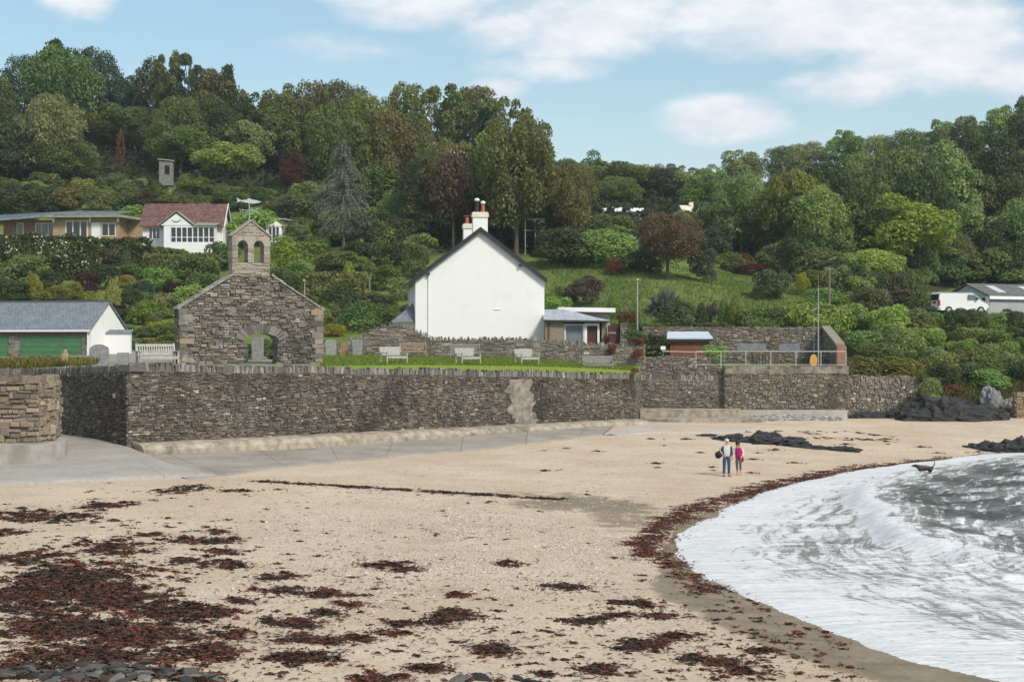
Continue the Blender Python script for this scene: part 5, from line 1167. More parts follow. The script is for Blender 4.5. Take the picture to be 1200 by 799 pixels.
M_hair_w = plain('white_hair', (.58,.52,.46), .8, .12, 20); M_hair_d = plain('dark_hair', (.022,.016,.012), .6, .2, 20); M_mag = plain('magenta_gilet', (.36,.012,.12), .7, .15, 8); M_wine = plain('wine_red_cloth', (.20,.012,.04), .8, .15, 8)
M_pinkw = plain('pale_pink_sleeve', (.70,.58,.60), .85, .06, 8); M_legg = plain('grey_legging', (.115,.105,.11), .85, .25, 14); M_shoe = plain('dark_shoe', (.04,.03,.028), .7); M_sand_shoe = plain('tan_sandal', (.40,.17,.09), .7); M_bag = plain('dark_bag', (.02,.016,.017), .65, .2, 8)
BODY_E = [('pel','belly'),('belly','chest'),('chest','neck'),('neck','head'),('head','top'),('chest','shL'),('shL','elL'),('elL','wrL'),('chest','shR'),('shR','elR'),('elR','wrR'),('pel','hipL'),('hipL','knL'),('knL','anL'),('anL','toL'),('pel','hipR'),('hipR','knR'),('knR','anR'),('anR','toR')]
for s_ in 'LR':
    BODY_E += [('wr'+s_, 'pa'+s_)] + [('pa'+s_, f+'1'+s_) for f in 'abcdt'] + [(f+'1'+s_, f+'2'+s_) for f in 'abcdt']
def add_hand(J, s, fwd, side, k=1.):
    w = Vector(J['wr'+s][:3]); f = Vector(fwd).normalized(); q = Vector(side).normalized(); n = f.cross(q)
    J['pa'+s] = tuple(w + f*.055*k) + ((.034*k, .020*k),)
    for i, (nm, ln) in enumerate((('a', .075), ('b', .085), ('c', .08), ('d', .062))):
        off = q*(i-1.5)*.021*k; J[nm+'1'+s] = tuple(w + f*.10*k + off) + (.0092*k,); J[nm+'2'+s] = tuple(w + f*(.10+ln*.85)*k + off + n*.02*k) + (.0075*k,)
    J['t1'+s] = tuple(w + f*.06*k - q*.045*k) + (.011*k,); J['t2'+s] = tuple(w + f*.105*k - q*.052*k + n*.012) + (.009*k,)
def face(root, c, r, fd, mat_eye, k=1.):
    """nose, eyes, mouth and ears of a head centred at c facing fd"""
    c = Vector(c); f = Vector(fd).normalized(); s = f.cross(Vector((0, 0, 1))).normalized(); up = s.cross(f)
    m = MB(); m.blob(c + f*r*.98 - up*r*.08, (r*.17, r*.17, r*.26), 1, .05, 1, 8, 6)
    for q in (-1, 1): m.blob(c + s*q*r*.86, (r*.12, r*.18, r*.30), 2, .05, 1, 8, 6)
    m.blob(c + f*r*.80 - up*r*.62, (r*.30, r*.14, r*.10), 3, .05, 1, 8, 6); m.build('face_features', M_skin, root, smooth=True)
    m = MB()
    for q in (-1, 1): m.blob(c + f*r*.90 + s*q*r*.36 + up*r*.12, (r*.12, r*.10, r*.08), 1, .0, 1, 8, 6)
    m.build('eyes', mat_eye, root, smooth=True)
def cap_hair(root, c, r, fd, mat, length=.3, seed=1, name='hair'):
    c = Vector(c); f = Vector(fd).normalized(); m = MB()
    m.blob(c - f*r*.20 + Vector((0, 0, r*.30)), (r*1.0, r*1.0, r*.98), seed, .10, 2.5, 16, 12)
    if length > .3: m.blob(c - f*r*.45 - Vector((0, 0, r*.55)), (r*.92, r*.72, r*length*1.6), seed+1, .14, 2.5, 14, 10)
    return m.build(name, mat, root, smooth=True)
# the man: facing the camera, head turned to the woman, right arm bent holding a bag
gp = on_beach(851.5, 558); man = empty('person', (gp.x, gp.y, gp.z), R(8), 'person in blue jeans and open navy jacket standing on the sand holding a dark bag', 'person')
J = {'pel': (0,0,.95,(.15,.105)), 'belly': (0,0,1.08,(.15,.105)), 'chest': (.0,0,1.30,(.165,.11)), 'neck': (.01,-.01,1.47,.055), 'head': (.015,-.03,1.60,(.072,.088)), 'top': (.015,-.025,1.685,(.066,.078)),
 'shL': (.185,0,1.405,.058), 'elL': (.235,.03,1.14,.046), 'wrL': (.225,-.05,.90,.032), 'shR': (-.185,0,1.405,.058), 'elR': (-.30,.06,1.18,.046), 'wrR': (-.23,-.10,1.02,.032),
 'hipL': (.095,0,.90,.088), 'knL': (.105,-.015,.49,.060), 'anL': (.115,.02,.08,.042), 'toL': (.135,-.13,.035,(.040,.028)), 'hipR': (-.095,0,.90,.088), 'knR': (-.115,-.01,.49,.060), 'anR': (-.125,.02,.08,.042), 'toR': (-.155,-.12,.035,(.040,.028))}
add_hand(J, 'L', (0,-.15,-1), (0,-1,0)); add_hand(J, 'R', (.35,-.7,-.6), (.3,0,-1))
skin('body', J, BODY_E, M_skin, man)
E = lambda *p: list(zip(p[:-1], p[1:]))
def off(k, dr): x = J[k]; r = x[3] if isinstance(x[3], tuple) else (x[3], x[3]); return x[:3] + ((r[0]+dr, r[1]+dr),)
def cloth(name, keys, edges, dr, mat, root, extra=None, **kw):
    jj = {k: off(k, dr) for k in keys}
    if extra: jj.update(extra)
    return skin(name, jj, edges, mat, root, **kw)
cloth('jeans', ('pel','hipL','knL','hipR','knR'), [('wst','pel'),('pel','hipL'),('hipL','knL'),('knL','cuL'),('pel','hipR'),('hipR','knR'),('knR','cuR')], .017, M_jeans, man, {'wst': (0,0,1.03,(.158,.118)), 'cuL': (.115,.015,.10,.062), 'cuR': (-.125,.015,.10,.062)})
cloth('top', ('belly','chest','shL','shR'), [('hem','belly'),('belly','chest'),('chest','col'),('chest','shL'),('chest','shR')], .014, M_pale_top, man, {'hem': (0,0,.985,(.165,.122)), 'col': (.005,-.008,1.465,(.088,.080))})
cloth('sleeve', ('shR','elR'), [('shR','elR'),('elR','cf')], .016, M_pale_top, man, {'cf': (-.245,-.075,1.05,.044)})
cloth('sleeve', ('shL','elL'), [('shL','elL'),('elL','cf')], .016, M_navy, man, {'cf': (.228,-.035,.945,.044)})
for sx in (-1, 1):
    skin('jacket_side', {'a': (sx*.165,-.0,1.43,(.080,.085)), 'b': (sx*.172,.0,1.25,(.082,.125)), 'c': (sx*.172,.0,1.02,(.075,.128)), 'd': (sx*.175,.0,.86 if sx > 0 else .93,(.066,.12))}, E('a','b','c','d'), M_navy, man)
skin('jacket_back', {'a': (0,.075,1.44,(.15,.05)), 'b': (0,.10,1.2,(.17,.05)), 'c': (0,.10,.92,(.17,.05))}, E('a','b','c'), M_navy, man)
for sx, t in ((1,'L'), (-1,'R')):
    a, b = J['an'+t], J['to'+t]; skin('shoe', {'h': (a[0],a[1]+.03,.045,(.048,.042)), 'm': ((a[0]+b[0])/2,(a[1]+b[1])/2,.045,(.052,.040)), 't': (b[0],b[1]-.03,.034,(.044,.028))}, E('h','m','t'), M_shoe, man)
hc, fd = (.015,-.03,1.615), (.35,-1,-.1); face(man, hc, .098, fd, M_hair_d); cap_hair(man, hc, .105, fd, M_hair_w, .3, 4)
bg = MB(); bg.blob((0, 0, 0), (.17, .22, .135), 5, .22, 1.8, 18, 14); bg.blob((-.03, .05, -.07), (.14, .2, .12), 7, .22, 1.8, 16, 12); bg.tube([(.02,-.13,.12), (.04,-.07,.20), (.05,.04,.21), (.02,.13,.12)], .014, 6); o = bg.build('bag', M_bag, smooth=True); o.location = (gp.x-.36, gp.y+.02, gp.z+1.02); tag(o, 'dark bag tucked under the right arm of the person in jeans', 'bag')
# the woman: bowed head, walking, one arm hanging towards the man
gw = on_beach(865.5, 556.5); wo = empty('person', (gw.x, gw.y, gw.z), R(-14), 'person with dark hair and bowed head in magenta gilet and grey leggings', 'person')
J = {'pel': (0,0,.84,(.138,.10)), 'belly': (0,-.005,.96,(.125,.092)), 'chest': (.0,-.02,1.16,(.14,.098)), 'neck': (-.015,-.06,1.30,.047), 'head': (-.035,-.11,1.395,(.066,.082)), 'top': (-.045,-.125,1.465,(.062,.072)),
 'shL': (.155,-.01,1.245,.050), 'elL': (.225,.03,1.02,.041), 'wrL': (.165,-.08,.86,.028), 'shR': (-.155,-.01,1.245,.050), 'elR': (-.215,-.02,1.0,.040), 'wrR': (-.265,-.06,.78,.028),
 'hipL': (.083,0,.80,.082), 'knL': (.09,-.05,.44,.052), 'anL': (.085,.03,.07,.034), 'toL': (.09,-.10,.03,(.035,.024)), 'hipR': (-.083,0,.80,.082), 'knR': (-.075,.01,.44,.052), 'anR': (-.07,.10,.075,.034), 'toR': (-.075,-.02,.03,(.035,.024))}
add_hand(J, 'L', (-.4,-.8,-.4), (.3,0,-1), .9); add_hand(J, 'R', (-.15,-.15,-1), (0,-1,0), .9)
skin('body', J, BODY_E, M_skin, wo)
cloth('leggings', ('pel','hipL','knL','hipR','knR'), [('wst','pel'),('pel','hipL'),('hipL','knL'),('knL','cuL'),('pel','hipR'),('hipR','knR'),('knR','cuR')], .010, M_legg, wo, {'wst': (0,0,.91,(.142,.105)), 'cuL': (.087,.0,.22,.046), 'cuR': (-.072,.06,.22,.046)})
cloth('gilet', ('belly','chest','shL','shR'), [('hem','belly'),('belly','chest'),('chest','col'),('chest','shL'),('chest','shR')], .030, M_mag, wo, {'hem': (0,0,.86,(.17,.135)), 'col': (-.01,-.045,1.285,(.075,.07))})
skin('tied_jacket', {'a': (-.15,-.01,.86,(.05,.10)), 'b': (0,-.005,.85,(.10,.145)), 'c': (.15,0,.84,(.055,.12)), 'd': (.17,.0,.70,(.06,.09)), 'e': (.165,-.01,.60,(.04,.06))}, E('a','b','c','d','e'), M_wine, wo)
cloth('sleeve', ('shL','elL'), [('shL','elL'),('elL','cf')], .016, M_pinkw, wo, {'cf': (.178,-.06,.885,.038)}); cloth('sleeve', ('shR','elR'), [('shR','elR'),('elR','cf')], .016, M_pinkw, wo, {'cf': (-.258,-.055,.81,.038)})
for t in 'LR':
    a, b = J['an'+t], J['to'+t]; skin('sandal', {'h': (a[0],a[1]+.02,.028,(.040,.026)), 'm': ((a[0]+b[0])/2,(a[1]+b[1])/2,.026,(.044,.024)), 't': (b[0],b[1]-.03,.022,(.038,.020))}, E('h','m','t'), M_sand_shoe, wo)
hc, fd = (-.04,-.115,1.405), (-.25,-1,-.75); face(wo, hc, .09, fd, M_hair_d, .9); cap_hair(wo, Vector(hc)+Vector((.0,.01,.03)), .104, fd, M_hair_d, .62, 8)
# dog wading: dark body half under the waves, head to the left, tail raised
dgp = P(1083, 567, 73.5); dog = empty('dog', (dgp.x, dgp.y, .01), R(8), 'dark brown dog wading in the surf with raised tail', 'dog')
D = {'hip': (.36,0,.46,(.12,.13)), 'mid': (.08,0,.47,(.125,.145)), 'chest': (-.22,0,.47,(.125,.165)), 'neck': (-.40,0,.58,(.085,.095)), 'skull': (-.53,0,.64,(.085,.085)), 'muz': (-.64,0,.60,(.05,.05)), 'nose': (-.74,0,.58,(.036,.034)),
 'tb': (.50,0,.52,.04), 'tm': (.60,0,.66,.030), 'te': (.60,0,.86,.016), 'earL': (-.52,-.085,.66,.024), 'earL2': (-.50,-.115,.55,.026), 'earR': (-.52,.085,.66,.024), 'earR2': (-.50,.115,.55,.026)}
ed = E('hip','mid','chest','neck','skull','muz','nose') + [('hip','tb'),('tb','tm'),('tm','te'),('skull','earL'),('earL','earL2'),('skull','earR'),('earR','earR2')]
for s_, sy in (('L',-.085), ('R',.085)):
    D['sh'+s_] = (-.24,sy,.36,.066); D['el'+s_] = (-.20,sy,.22,.046); D['wr'+s_] = (-.25,sy,.09,.034); D['pw'+s_] = (-.30,sy,.02,.034)
    D['th'+s_] = (.38,sy,.38,.085); D['kn'+s_] = (.30,sy,.24,.058); D['hk'+s_] = (.42,sy,.14,.034); D['rp'+s_] = (.38,sy,.02,.034)
    ed += [('chest','sh'+s_),('sh'+s_,'el'+s_),('el'+s_,'wr'+s_),('wr'+s_,'pw'+s_),('hip','th'+s_),('th'+s_,'kn'+s_),('kn'+s_,'hk'+s_),('hk'+s_,'rp'+s_)]
dog.scale = (.82,.82,.86); skin("body", D, ed, plain('wet_dog_coat', (.032,.017,.013), .45, .3, 12), dog)
# ================================================================== VEGETATION
def leaf_quads(C, Nrm, size, rng, aspect=1.0, narrow=False):
    """one bent leaf spray per centre: a rhombic quad facing roughly along Nrm"""
    n = len(C); a = rng.normal(size=(n, 3)); a -= (a*Nrm).sum(1, keepdims=True)*Nrm; a /= np.linalg.norm(a, axis=1, keepdims=True)+1e-9
    b = np.cross(Nrm, a); s = (size*rng.uniform(.55, 1.45, n))[:, None]; k = rng.uniform(.5, .9, n)[:, None]*aspect
    V = np.stack([C - a*s, C - b*s*k + Nrm*s*.15, C + a*s, C + b*s*k + Nrm*s*.15], 1).reshape(-1, 3)
    return V, np.arange(n*4).reshape(-1, 4)
def unit(v): return v/(np.linalg.norm(v, axis=1, keepdims=True)+1e-9)
def crown_mesh(name, lobes, n, leaf, seed, hollow=.55, droop=0., mat=None, aspect=1.):
    rng = np.random.default_rng(seed); L = np.array([list(c)+list(r) for c, r in lobes]); w = (L[:, 3]*L[:, 4]*L[:, 5])**(2/3); w /= w.sum()
    idx = rng.choice(len(L), n, p=w); d = unit(rng.normal(size=(n, 3))); d[:, 2] = np.where(d[:, 2] < -.5, -d[:, 2], d[:, 2]); d = unit(d)
    rad = hollow + (1.04-hollow)*rng.random(n)**.45; lump = 1 + .13*np.sin(d[:, 0]*9+idx)*np.sin(d[:, 1]*8+idx*2)*np.sin(d[:, 2]*9)
    C = L[idx, :3] + d*L[idx, 3:]*(rad*lump)[:, None]
    keep = np.ones(n, bool)
    for k in range(len(L)):
        q = (((C-L[k, :3])/L[k, 3:])**2).sum(1); keep &= ~((q < .38) & (idx != k) & (rng.random(n) < .75))
    C, d = C[keep], d[keep]; C[:, 2] -= droop*rng.random(len(C))
    nr = unit(d*.9 + rng.normal(size=d.shape)*.62 + np.array([0, 0, .3]))
    V, Q = leaf_quads(C, nr, np.full(len(C), leaf), rng, aspect)
    o = np_mesh(name, V, Q, mat or M_leaf); me = o.data; bpy.data.objects.remove(o); return me
def lobes_round(seed, n, spread=(.30, .30, .22), zc=.66, r=(.13, .22), flat=.85, var=(.75, 1.08)):
    rr = random.Random(seed); out = [((0, 0, zc-.06), (.27, .27, .25))]
    for k in range(n):
        a = k*2.399+rr.uniform(-.4, .4); z = -1+2*(k+.5)/n; q = math.sqrt(max(0, 1-z*z)); s = rr.uniform(*var); R_ = rr.uniform(*r)
        out.append(((math.cos(a)*q*spread[0]*s, math.sin(a)*q*spread[1]*s, zc+z*spread[2]*s), (R_, R_, R_*flat)))
    return out
def trunk_mesh(name, lobes, seed, r=.022, top=.62, nl=6, mat=None, fork=.34):
    rr = random.Random(seed); m = MB(); b = [(0, 0, -.06)] + [(rr.uniform(-.012, .012), rr.uniform(-.012, .012), top*k/5) for k in range(1, 6)]
    m.tube(b, [r*1.35]+[r*(1-.13*k) for k in range(1, 6)], 8)
    for c, q in rr.sample(lobes[1:], min(nl, len(lobes)-1)):
        z0 = rr.uniform(fork, top*.92); c = Vector(c); s = Vector((0, 0, z0)); md = s.lerp(c, .5)+Vector((rr.uniform(-.03, .03), rr.uniform(-.03, .03), -.02))
        m.tube([s, md, c], [r*.6, r*.42, r*.18], 5)
    o = m.build(name, mat or M_bark); me = o.data; bpy.data.objects.remove(o); return me
PROTO = {}
def proto(kind, k):
    key = (kind, k)
    if key in PROTO: return PROTO[key]
    sd = k*17 + len(kind)
    if kind == 'broad':
        lb = lobes_round(sd, 20+k % 3*4, (.33+.02*(k % 3), .33, .27), .60, (.085, .19), .85, (.6, 1.22)); c = crown_mesh('crown', lb, 11500, .0150, sd, .5); t = trunk_mesh('trunk', lb, sd)
    elif kind == 'tall':
        lb = lobes_round(sd, 24, (.29, .29, .35), .56, (.08, .18), 1.05, (.6, 1.2)); c = crown_mesh('crown', lb, 12000, .0142, sd, .5); t = trunk_mesh('trunk', lb, sd, .018)
    elif kind == 'spread':
        lb = lobes_round(sd, 18, (.36, .36, .17), .66, (.10, .17), .7); c = crown_mesh('crown', lb, 11500, .0145, sd, .45, .05); t = trunk_mesh('trunk', lb, sd, .022, .55, 9)
    elif kind == 'open':
        lb = lobes_round(sd, 26, (.38, .38, .27), .66, (.055, .10), .8); lb[0] = ((0, 0, .6), (.08, .08, .08)); c = crown_mesh('crown', lb, 6500, .014, sd, .2); t = trunk_mesh('trunk', lb, sd, .02, .62, 20)
    elif kind == 'round':
        lb = lobes_round(sd, 30, (.35, .35, .31), .56, (.08, .17), .9, (.72, 1.12)); c = crown_mesh('crown', lb, 13000, .0125, sd, .35, .03); t = trunk_mesh('trunk', lb, sd, .024, .6, 10, fork=.18)
    elif kind == 'shrub':
        rr = random.Random(sd); lb = [((0, 0, .42), (.36, .36, .40))]
        for q in range(13): a = q*2.4; z = rr.uniform(.12, .78); s = .34*math.sqrt(max(.05, 1-(z-.3)**2*2.2)); R_ = rr.uniform(.13, .24); lb.append(((math.cos(a)*s, math.sin(a)*s, z), (R_, R_, R_*.9)))
        c = crown_mesh('foliage', lb, 5200, .026, sd, .55); t = None
    elif kind == 'dome':
        lb = [((0, 0, .1), (.5, .5, .9)), ((.1, .1, .2), (.42, .42, .7))]; c = crown_mesh('foliage', lb, 3400, .030, sd, .9); t = None
    elif kind == 'spiky':
        rng = np.random.default_rng(sd); n = 900; d = unit(rng.normal(size=(n, 3))); d[:, 2] = np.abs(d[:, 2]); Lh = rng.uniform(.5, 1., n)
        tip = d*np.array([.52, .52, 1.])*Lh[:, None]; base = d*np.array([.06, .06, .08]); sd_ = unit(np.cross(d, rng.normal(size=(n, 3))))*.018
        V = np.stack([base-sd_, base+sd_, tip*.75+sd_+[0, 0, .05], tip-[0, 0, .04]], 1).reshape(-1, 3); o = np_mesh('foliage', V, np.arange(4*n).reshape(-1, 4), M_leaf); c = o.data; bpy.data.objects.remove(o); t = None
    elif kind == 'column':
        lb = [((0, 0, .12+.1*q), (.46*math.sin(math.pi*min(1, .28+.075*q))**.8, .46*math.sin(math.pi*min(1, .28+.075*q))**.8, .16)) for q in range(9)]; c = crown_mesh('foliage', lb, 3200, .030, sd, .8); t = None
    elif kind == 'conifer':
        rng = np.random.default_rng(sd); m = []; nn = []; lb = []
        for lv in range(26):
            z = .16+.83*lv/26; R_ = .46*(1-z)**.75+.03
            for q in range(7):
                a = lv*1.1+q*2*math.pi/7+rng.uniform(-.3, .3); rl = R_*rng.uniform(.7, 1.1)
                for t_ in np.linspace(.15, 1, 26): m.append((math.cos(a)*rl*t_+rng.normal()*.02, math.sin(a)*rl*t_+rng.normal()*.02, z-.10*t_*t_*rl/.4+rng.normal()*.012)); nn.append((math.cos(a)*.3, math.sin(a)*.3, 1))
        V, Q = leaf_quads(np.array(m), unit(np.array(nn)+rng.normal(size=(len(nn), 3))*.5), np.full(len(m), .022), rng, .8)
        o = np_mesh('crown', V, Q, M_leaf); c = o.data; bpy.data.objects.remove(o)
        mb = MB(); mb.tube([(0, 0, -.05), (0, 0, .5), (0, 0, .98)], [.018, .012, .003], 7); o = mb.build('trunk', M_bark); t = o.data; bpy.data.objects.remove(o)
    elif kind == 'bare':                                          # half dead larch: whorls of thin drooping twigs round a pale stem
        rng = np.random.default_rng(sd); mb = MB(); mb.tube([(0, 0, -.05), (.004, 0, .3), (0, .004, .6), (0, 0, .99)], [.022, .017, .011, .003], 8); pts = []; nn = []
        for lv in range(30):
            if lv % 5 == 3 and sd % 2: continue
            z = .24+.75*lv/30; R_ = .47*math.sin(math.pi*min(1, ((z-.14)/.86)**.85))**.8*(1.1-.35*z)+.012
            for q in range(6):
                a = lv*1.3+q*math.pi/3+rng.uniform(-.4, .4); rl = R_*rng.uniform(.2, 1.2)*(1+.3*math.sin(a*2+lv*.5)); e = (math.cos(a)*rl, math.sin(a)*rl, z-.05-.12*rl); mb.tube([(0, 0, z), (e[0]*.5, e[1]*.5, z+.01), e], [.0045, .003, .001], 4, cap=False)
                for t_ in rng.uniform(.25, 1.05, 48): pts.append((e[0]*t_+rng.normal()*.012, e[1]*t_+rng.normal()*.012, z-(.05+.12*rl)*t_*t_-rng.random()*.03)); nn.append(rng.normal(size=3))
        V, Q = leaf_quads(np.array(pts), unit(np.array(nn)), np.full(len(pts), .0150), rng, .5); o = np_mesh('crown', V, Q, M_twig); c = o.data; bpy.data.objects.remove(o)
        o = mb.build('trunk', M_bark_p); t = o.data; bpy.data.objects.remove(o)
    elif kind == 'palm':
        rng = np.random.default_rng(sd); V = []; n = 0
        for h in range(3):
            cx, cy, cz = [(0, 0, .74), (.13, .05, .66), (-.13, -.04, .70)][h]
            for q in range(90):
                d = unit(rng.normal(size=(1, 3)))[0]; d[2] = abs(d[2])*.9-.15; sdv = np.cross(d, [0, 0, 1.]); sdv = sdv/(np.linalg.norm(sdv)+1e-6)*.011; Lh = rng.uniform(.2, .3); c0 = np.array([cx, cy, cz]); md = c0+d*Lh*.6+[0, 0, .02]; tp = c0+d*Lh-[0, 0, .07]
                V += [c0-sdv*.6, c0+sdv*.6, md+sdv, md-sdv, md-sdv, md+sdv, tp+sdv*.1, tp-sdv*.1]
        V = np.array(V); o = np_mesh('crown', V, np.arange(len(V)).reshape(-1, 4), M_leaf); c = o.data; bpy.data.objects.remove(o)
        mb = MB(); mb.tube([(0, 0, -.05), (0, 0, .5), (0, 0, .72)], [.035, .028, .025], 7); mb.tube([(0, 0, .5), (.13, .05, .66)], .02, 6); mb.tube([(0, 0, .5), (-.13, -.04, .7)], .02, 6); o = mb.build('trunk', M_bark_p); t = o.data; bpy.data.objects.remove(o)
    PROTO[key] = (c, t); return PROTO[key]
HUE = {'dark green': (0.089, 0.121, 0.043), 'deep green': (0.155, 0.219, 0.068), 'mid green': (0.266, 0.354, 0.112), 'bright green': (0.318, 0.423, 0.101), 'lime green': (0.31, 0.41, 0.055), 'olive green': (0.21, 0.231, 0.071), 'brown green': (0.175, 0.188, 0.063), 'russet brown': (0.155, 0.125, 0.07), 'blue green': (0.088, 0.127, 0.07), 'grey green': (0.151, 0.168, 0.086), 'yellow green': (0.226, 0.305, 0.056), 'golden yellow': (0.34, 0.36, 0.05), 'dark red': (0.12, 0.03, 0.028), 'purple brown': (0.071, 0.039, 0.039), 'orange brown': (0.222, 0.109, 0.045), 'grey brown': (0.15, 0.145, 0.105), 'rusty brown': (0.135, 0.108, 0.075), 'pink red': (0.27, 0.1, 0.085), 'silver green': (0.189, 0.232, 0.179), 'olive brown': (0.192, 0.195, 0.068)}
vrng = random.Random(99); REG = []
def grow(kind, hue, base, w, h, name, rz=None, var=None, px=None, py=None):
    """a plant of width w and height h metres standing at base"""
    k = var if var is not None else vrng.randrange(4); c, t = proto(kind, k)
    col = tuple(x*vrng.uniform(.86, 1.16) for x in HUE[hue]) + (1,); sc = (w*vrng.uniform(.94, 1.06), w*vrng.uniform(.94, 1.06), h)
    if t is None:
        o = bpy.data.objects.new(name, c); COL.objects.link(o); o.color = col; root = o
    else:
        root = bpy.data.objects.new(name, None); COL.objects.link(root); root.empty_display_size = .1
        for nm, me in (('trunk', t), ('crown', c)):
            q = bpy.data.objects.new(nm, me); COL.objects.link(q); q.parent = root; q.color = col
    root.location = base; root.rotation_euler = (0, 0, vrng.uniform(0, 6.28) if rz is None else rz); root.scale = sc
    return root
LAND = [('the green garage doors', 45, 400), ('the slate garage roof', 60, 365), ('the brick bungalow', 85, 268), ('the white cottage', 218, 268), ('the stone hut', 194, 197), ('the chapel gable', 290, 380), ('the bellcote', 296, 285), ('the white house', 562, 340), ('the house chimneys', 555, 255), ('the grey larch', 402, 225),
 ('the red maple', 340, 190), ('the lean-to', 677, 378), ('the round brown tree', 783, 280), ('the brown shed', 805, 398), ('the lime green tree', 1055, 275), ('the white van', 1125, 357), ('the open garage', 1180, 350), ('the black outcrop', 1112, 478), ('the tall lamp post', 747, 355), ('the distant white roof', 728, 250), ('the rusty brown tree', 530, 230), ('the summer house', 390, 280), ('the flagpole', 959, 370), ('the wooden pole', 972, 332), ('the retaining wall', 900, 405), ('the humped boundary wall', 455, 395), ('the grassy field', 840, 325), ('the garden palm', 433, 320), ('the distant cream house', 812, 253)]
def where(px, py, sky=False):
    best = min(LAND, key=lambda l: ((l[1]-px)*1.3)**2 + (l[2]-py)**2); dx, dy = px-best[1], py-best[2]
    if sky: 
        best = min(LAND, key=lambda l: abs(l[1]-px)*1.5 + (l[2]-py)*.25); dx = px-best[1]
        return 'on the skyline ' + ('above ' if abs(dx) < 22 else ('left of ' if dx < 0 else 'right of ')) + best[0]
    if abs(dx) > abs(dy)*1.1: return ('just left of ' if dx < 0 else 'just right of ') + best[0]
    return ('above ' if dy < 0 else 'below ') + best[0]
SIZEW = {}
def reg(o, desc, cat, group, px, py, place_=None, sky=False): REG.append([o, desc, cat, group, px, py, place_ or where(px, py, sky), None])
UNSEEN = [0,1,22,36,37,39,40,42,49,64,65,72,90,91,92,113,114,119,131,139,140,141,142,170,172,174,200,205,207,287,288,289,295,296,297,303,304,305,311,312,313,319,320,321,324,326,327,328,329,330,331,334,335,337,340,343,345,350,351,354,363,368,369,373,374,378,379,411,415,421,425,426,432,435,438,440,443,444,450,453,455,459,460,465,466,468,470,471,473,475,477,484,485]
UNSEEN_SET = set(UNSEEN)
def finish_labels():
    """spell out what tells the look-alikes apart: size first, then their order from the left"""
    by = {}
    for k in UNSEEN:                                      # plants the photo shows nothing of: wholly behind others
        for q in list(REG[k][0].children) + [REG[k][0]]: bpy.data.objects.remove(q)
    for r in (r for k, r in enumerate(REG) if k not in UNSEEN_SET): by.setdefault((r[1], r[6]), []).append(r)
    ordn = ['leftmost', 'second from left', 'third from left', 'fourth from left', 'fifth from left', 'sixth from left', 'seventh from left', 'eighth from left', 'ninth from left']; num = {2: 'two', 3: 'three', 4: 'four', 5: 'five', 6: 'six', 7: 'seven', 8: 'eight', 9: 'nine'}
    for (desc, pl), rs in by.items():
        def setl(r, pre='', post=''): tag(r[0], (pre + desc + ' ' + pl + post).strip(), r[2], r[3])
        if len(rs) == 1: setl(rs[0]); continue
        rs.sort(key=lambda r: r[4])
        if len(rs) == 2:
            a, b = rs
            if abs(a[5]-b[5]) > 1.2*abs(a[4]-b[4]): lo, hi = (a, b) if a[5] > b[5] else (b, a); setl(hi, '', ', upper of two'); setl(lo, '', ', lower of two')
            else: setl(a, '', ', left of two'); setl(b, '', ', right of two')
        else:
            for i, r in enumerate(rs): setl(r, '', ', ' + ('rightmost' if i == len(rs)-1 else ordn[min(i, 8)]) + ' of ' + num.get(len(rs), 'many'))
SKY = [(-90,80),(-40,85),(0,85),(30,60),(70,45),(110,56),(140,92),(170,76),(205,55),(240,86),(266,80),(290,112),(320,100),(350,93),(400,91),(430,106),(460,100),(500,95),(540,93),(580,105),(610,126),(640,152),(655,180),(680,186),(710,190),(750,187),(800,196),(830,199),(850,180),(880,181),(910,173),(950,160),(1000,152),(1050,150),(1080,141),(1110,149),(1150,131),(1180,119),(1200,113),(1250,100),(1300,95)]
def skyl(px): return float(np.interp(px, [a for a, b in SKY], [b for a, b in SKY]))
def tree_at(px, pyb, h, wpx, kind, hue, name='broadleaf_tree', label=None, var=None, pyt=None):
    """tree whose foot is at photo pixel (px, pyb); height h metres or its top at row pyt"""
    p = ray_ground(px, pyb); 
    if pyt is not None: h = (pyb-pyt)/F*p.y
    return grow(kind, hue, p - Vector((0, 0, .15)), wpx/F*p.y, h, name, var=var), p
# ---- named trees
def special(px, pyb, pyt, wpx, kind, hue, label, cat='tree', name='broadleaf_tree', var=0):
    o, p = tree_at(px, pyb, None, wpx, kind, hue, name, var=var, pyt=pyt); tag(o, label, cat); return o
special(267, 232, 160, 98, 'spread', 'bright green', 'spreading yellow green tree at the wood edge above the white cottage', var=1)
special(341, 232, 174, 34, 'broad', 'dark red', 'small dark red maple between the spreading green tree and grey larch')
special(141, 219, 150, 15, 'open', 'orange brown', 'thin red leaved sapling in front of the dark wood')
special(403, 297, 160, 84, 'bare', 'grey brown', 'tall half bare grey larch with a pale trunk left of the white house', name='larch_tree', var=1)
special(531, 296, 170, 74, 'broad', 'rusty brown', 'thin rusty brown tree just left of the house chimneys', var=2)
special(783, 328, 236, 88, 'round', 'russet brown', 'round brown leaved tree standing alone at the top of the grassy field', var=2)
special(1055, 336, 226, 146, 'broad', 'lime green', 'big lime green tree standing out among the darker trees on the right', var=1)
special(1020, 345, 286, 88, 'broad', 'bright green', 'bright green tree below the big lime green one', var=2)
special(452, 262, 122, 124, 'round', 'brown green', 'huge bronze brown oak above and right of the grey larch', var=1)
special(605, 300, 122, 128, 'round', 'olive brown', 'huge dark bronze oak rising behind the right side of the white house', var=3)
special(868, 300, 196, 90, 'round', 'mid green', 'large fresh green tree right of the round brown tree', var=0)
special(722, 245, 203, 70, 'round', 'olive green', 'olive yellow tree behind the round brown tree', var=1)
